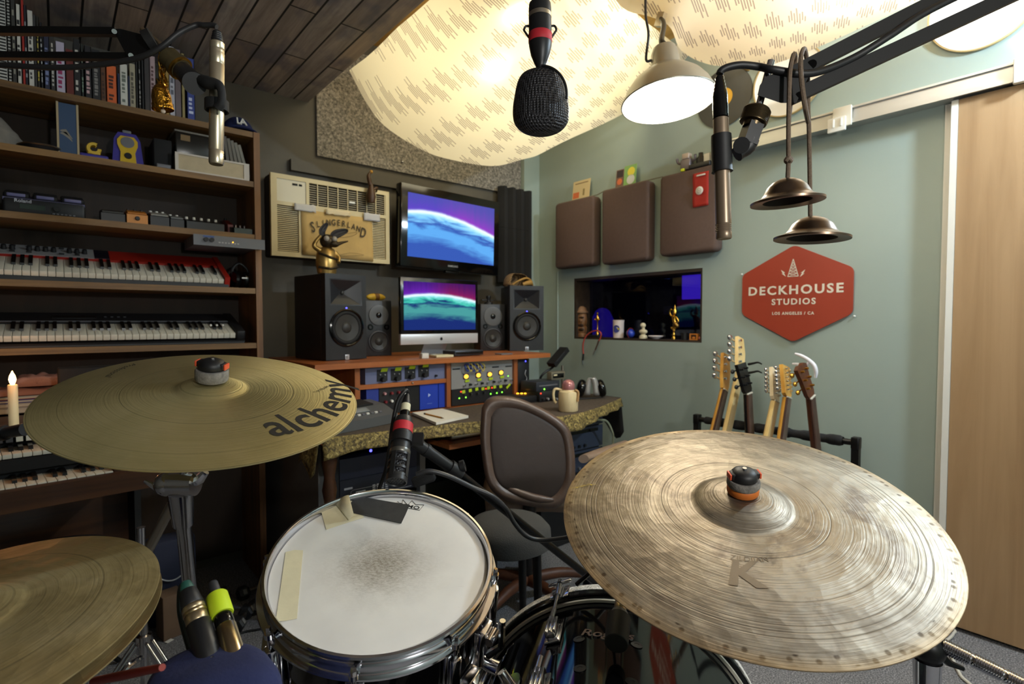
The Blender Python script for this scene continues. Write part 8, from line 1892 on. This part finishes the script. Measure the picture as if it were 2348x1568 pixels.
q = M(); q.cyl(j1, j2, .0098, None, 18); q.build('lower_boom', mat('shiny_black_tube', (22, 22, 22), .22, .5), bs)
q = M(); q.cyl(j2 + V((0, 0, .03)), (j2.x, j2.y, .05), .0115); q.sph(j2, .02); q.build('pole', black_metal, bs)
for i in range(3): q = M(); a_ = i * 2 * PI / 3 + .3; q.cyl((j2.x, j2.y, .14), (j2.x + .28 * cos(a_), j2.y + .28 * sin(a_), .010), .007); q.build('leg', black_metal, bs)
q = M(); q.rbox(PD(972, 1098, 1.16), (.05, .022, .02), .006, frame_xz(RT - UP * -.35, FW)); q.build('cable_clip', rubber, bs)
q = M(); q.tube([PD(934.5, 898, 1.137), PD(931, 895, 1.13), PD(922, 903, 1.12), PD(910, 925, 1.115), PD(900, 975, 1.11), PD(893, 1030, 1.11), PD(884, 1080, 1.12), PD(870, 1120, 1.16), PD(862, 1160, 1.25)], .0042, 10, 8); o = q.build('cable', black_plastic); tag(o, 'thin black cable looping down from the snare microphone', 'cable')
q = M(); q.tube([PD(955, 1088, 1.14), PD(985, 1080, 1.14), PD(1030, 1092, 1.15), PD(1085, 1118, 1.17), PD(1130, 1138, 1.18), PD(1160, 1166, 1.20), PD(1180, 1200, 1.21), PD(1206, 1228, 1.22), PD(1240, 1238, 1.23), PD(1290, 1234, 1.22), PD(1340, 1226, 1.2), PD(1400, 1240, 1.22)], .0052, 10, 8); o = q.build('cable', mat('grey_black_cable', (52, 52, 54), .4)); tag(o, 'thick grey-black cable draped along the boom stand', 'cable')
# two small microphones at the bottom left
def pencil(segs, a, b, label, name='microphone'):
    T, Ln = along(a, b); th = thing(name, label, 'microphone', b)
    for nm, z0_, z1_, r0_, r1_, m in segs:
        q = M(); q.T = T; q.lathe([(.001, Ln * z0_), (r0_ * .92, Ln * z0_), (r0_, Ln * (z0_ + .012)), (r1_, Ln * (z1_ - .012)), (r1_ * .94, Ln * (z1_ - .0005)), (.001, Ln * (z1_ - .0005))], None, 32); q.build(nm, m, th)
    return T, Ln, th
T, Ln, th = pencil([('cable_boot', 0, .10, .006, .008, mat('teal_boot', (30, 76, 66), .5)), ('connector', .10, .30, .0095, .0125, black_plastic), ('collar', .30, .36, .0125, .0125, mat('dull_nickel', (168, 152, 122), .35, .9)), ('ring', .36, .40, .0128, .0128, mat('gold_nickel', (190, 170, 130), .3, 1)), ('lower_collar', .40, .50, .0122, .0122, mat('dull_nickel', (168, 152, 122), .35, .9)), ('body', .50, 1.0, .0135, .0135, mic_black)], PD(425, 1336, .66), PD(486, 1528, .605), 'small microphone with nickel collar and black body at the bottom left')
T, Ln, th = pencil([('cable_boot', 0, .16, .0055, .0065, dark_grey), ('neon_tape', .16, .40, .0125, .0128, neon_tape), ('connector', .40, .52, .0105, .0105, black_gloss), ('body', .52, 1.0, .0112, .0115, mat('warm_nickel', (196, 178, 144), .25, 1))], PD(488, 1336, .68), PD(548, 1540, .60), 'small nickel microphone with neon yellow tape at the bottom left')
q = M(); q.tube([PD(424, 1338, .66), PD(415, 1352, .665), PD(414, 1400, .66), PD(425, 1450, .65), PD(440, 1500, .64)], .004, 8, 6); o = q.build('cable', mat('dark_teal_cable', (20, 34, 32), .5)); tag(o, 'dark teal cable running down beside the nickel collared microphone', 'cable')
# microphone above the bass drum
T, Ln, th = pencil([('stem', 0, .30, .010, .0105, mat('gold_nickel', (190, 170, 130), .3, 1)), ('collar', .30, .44, .0135, .0175, mat('gunmetal_ring', (120, 118, 112), .35, .8)), ('head', .44, 1.0, .0195, .0185, mat('dark_olive_grille', (34, 32, 26), .6))], PD(1424, 1376, .94), PD(1413, 1476, .85), 'short black microphone hanging over the bass drum shell')
q = M(); mt = PD(1425, 1374, .94); q.tube([mt, mt + V((.01, .01, .035)), mt + V((.05, .04, .06)), mt + V((.10, .10, .02)), bpt(ub - .25, .303, .02)], .0045, 8, 6); o = q.build('gooseneck', black_metal); tag(o, 'thin black gooseneck joining the short microphone to the bass drum hoop', 'gooseneck')
# floor things at the left
tube_p = PZ(330, 1463, .30)
st = thing('tripod_base', 'chrome tripod base standing on the carpet beside the hi-hats', 'stand', (tube_p.x, tube_p.y, 0))
f0 = V((tube_p.x, tube_p.y, 0)); q = M(); q.cyl(f0 + V((0, 0, .10)), f0 + V((0, 0, .62)), .011); q.build('pole', chrome, st)
q = M(); q.lathe([(.012, .26), (.02, .262), (.02, .31), (.012, .312)], at(f0), 20); q.build('collar', chrome, st)
for i in range(3):
    a_ = i * 2 * PI / 3 - .9; q = M(); dd = V((cos(a_), sin(a_), 0)); sd = V((-dd.y, dd.x, 0)) * .010
    for s_ in (-1, 1): q.cyl(f0 + V((0, 0, .29)) + dd * .02 + sd * s_, f0 + dd * .24 + V((0, 0, .014)) + sd * s_, .0055)
    lg = q.build('leg', chrome, st); q = M(); q.sph(f0 + dd * .25 + V((0, 0, .013)), .0125); q.build('rubber_foot', rubber, lg)
q = M(); q.tube([f0 + V((0, 0, .25)), f0 + V((-.04, -.03, .25)), f0 + V((-.06, -.04, .235))], [.007, .009, .006]); q.build('wing_screw', chrome, st)
def floor(px, py): p = PZ(px, py, 0); p.z = .001; return p
p = floor(396, 1466); th = thing('box', 'small brown cardboard box on the carpet behind the microphones', 'box', p); hh = PY(396, 1362, p.y + .02).z
q = M(); q.rbox(p + V((-.0, .045, hh / 2)), (.075, .075, hh), .003, (0, R(-5) * 0, R(12))); q.build('carton', mat('brown_carton', (112, 88, 68), .85, var=.05, scale=20), th)
c_ = PY(392, 1320, 2.53); th = thing('tote_bag', 'dark blue bag with a thin pale handle leaning against the bookcase', 'bag', (c_.x, 2.53, .001))
T = at((c_.x, 2.53, .001)); q = M(); q.T = T; q.rbox((0, .0, .17), (.17, .10, .34), .03); q.build('bag_body', mat('dark_blue_canvas', (30, 36, 58), .8), th)
q = M(); q.T = T; q.tube([(-.07, -.052, .26), (-.045, -.058, .20), (0, -.062, .18), (.045, -.058, .205), (.07, -.052, .26)], .0028, 8, 6); q.build('handle', mat('pale_wire', (180, 180, 180), .4), th)
p = PZ(262, 1238, .40); th = thing('drum_throne', 'round black stool seat in the dark under the organ', 'stool', (-.03, 2.28, .001))
T = at((-.03, 2.28, .001)); q = M(); q.T = T; q.lathe([(.001, .37), (.15, .37), (.17, .385), (.172, .43), (.155, .45), (.001, .455)], None, 40); q.build('seat', mat('black_vinyl', (26, 26, 28), .4), th)
q = M(); q.cyl(T @ V((0, 0, .06)), T @ V((0, 0, .369)), .016); q.build('pole', black_metal, th)
for i in range(3): q = M(); a_ = i * 2 * PI / 3 + .2; q.cyl(T @ V((0, 0, .24)), T @ V((.17 * cos(a_), .17 * sin(a_), .008)), .008); q.build('leg', black_metal, th)
def dumbbell(px, py, ang, label, s=1.0):
    p = floor(px, py); r_ = .048 * s; L = .075 * s; th = thing('dumbbell', label, 'dumbbell', p, None, 'dumbbells on the carpet'); dd = V((cos(ang), sin(ang), 0))
    T = at(p + V((0, 0, r_ * cos(PI / 6) + .001))) @ frame_xz((0, 0, 1), dd) @ MX.Rotation(PI / 6, 4, 'Z')
    for s_ in (-1, 1):
        q = M(); q.T = T; zz = (s_ * L * .55, s_ * L * 1.45); z0_, z1_ = min(zz), max(zz)
        q.lathe([(.001, z0_), (r_ * .8, z0_), (r_, z0_ + .008), (r_, z1_ - .008), (r_ * .8, z1_), (.001, z1_)], None, 6); q.build('hexagon_head', mat('black_rubber_head', (36, 36, 38), .5), th, 20)
        q = M(); q.T = T @ MX.Rotation(PI / 6, 4, 'Z'); q.rbox((r_ * .868, 0, s_ * L), (.001, r_ * .7, L * .34), .0003); q.build('worn_mark', mat('worn_silver_mark', (120, 120, 118), .5), th)
    q = M(); q.T = T; q.cyl((0, 0, -L * .54), (0, 0, L * .54), .015 * s); q.build('handle', steel, th)
dumbbell(556, 1432, 1.0, 'black hexagon dumbbell nearest the snare drum on the carpet', .62); dumbbell(604, 1394, .5, 'black hexagon dumbbell behind, close to the snare drum rim', .62); dumbbell(508, 1388, 1.3, 'black hexagon dumbbell behind the neon taped microphone', .62); dumbbell(582, 1364, .2, 'black hexagon dumbbell farthest back beside the desk leg', .62)
for x, y, l in ((388, 1471, 'beside the brown box'), (229, 1557, 'at the bottom edge under the hi-hats')):
    p = floor(x, y); o = M().box(p + V((0, 0, .002)), (.026, .018, .001), (0, 0, .5)).build('paper_label', white_plastic, smooth=0); tag(o, 'small white paper label on the carpet ' + l, 'label')
q = M(); a, b = PD(215, 1562, .66), PD(372, 1530, .555); q.tube([a, a.lerp(b, .5), b], [.0048, .005, .0035], 10, 4); o = q.build('drumstick', mat('dark_red_stick', (132, 36, 24), .5)); tag(o, 'thin dark red drumstick resting on the navy cloth at the bottom left', 'drumstick')
pts = [PZ(2050, 1568, 0), floor(2160, 1560), floor(2205, 1545)]
def fz(x, y): p = PZ(x, y, 0); p.z = .006; return p
q = M(); q.tube([fz(2100, 1400), fz(2182, 1444), fz(2186, 1456), fz(2178, 1466), fz(2166, 1476), fz(2166, 1490), fz(2180, 1505), fz(2196, 1540), fz(2212, 1562), fz(2260, 1590), fz(2330, 1567), fz(2400, 1580)], .0052, 8, 8); o = q.build('cable', mat('white_cable', (206, 202, 190), .5)); tag(o, 'white cable lying on the grey carpet near the sliding door', 'cable')
q = M(); q.tube([fz(470, 1500), fz(520, 1470), fz(560, 1452), fz(610, 1440), fz(660, 1400)], .004, 8, 6); o = q.build('cable', black_plastic); tag(o, 'thin black cable on the carpet between the dumbbells and the snare drum', 'cable')
for o in LOCALS:
    if '_l' in o: del o['_l']
for o in C.objects:
    if '_l' in o: del o['_l']
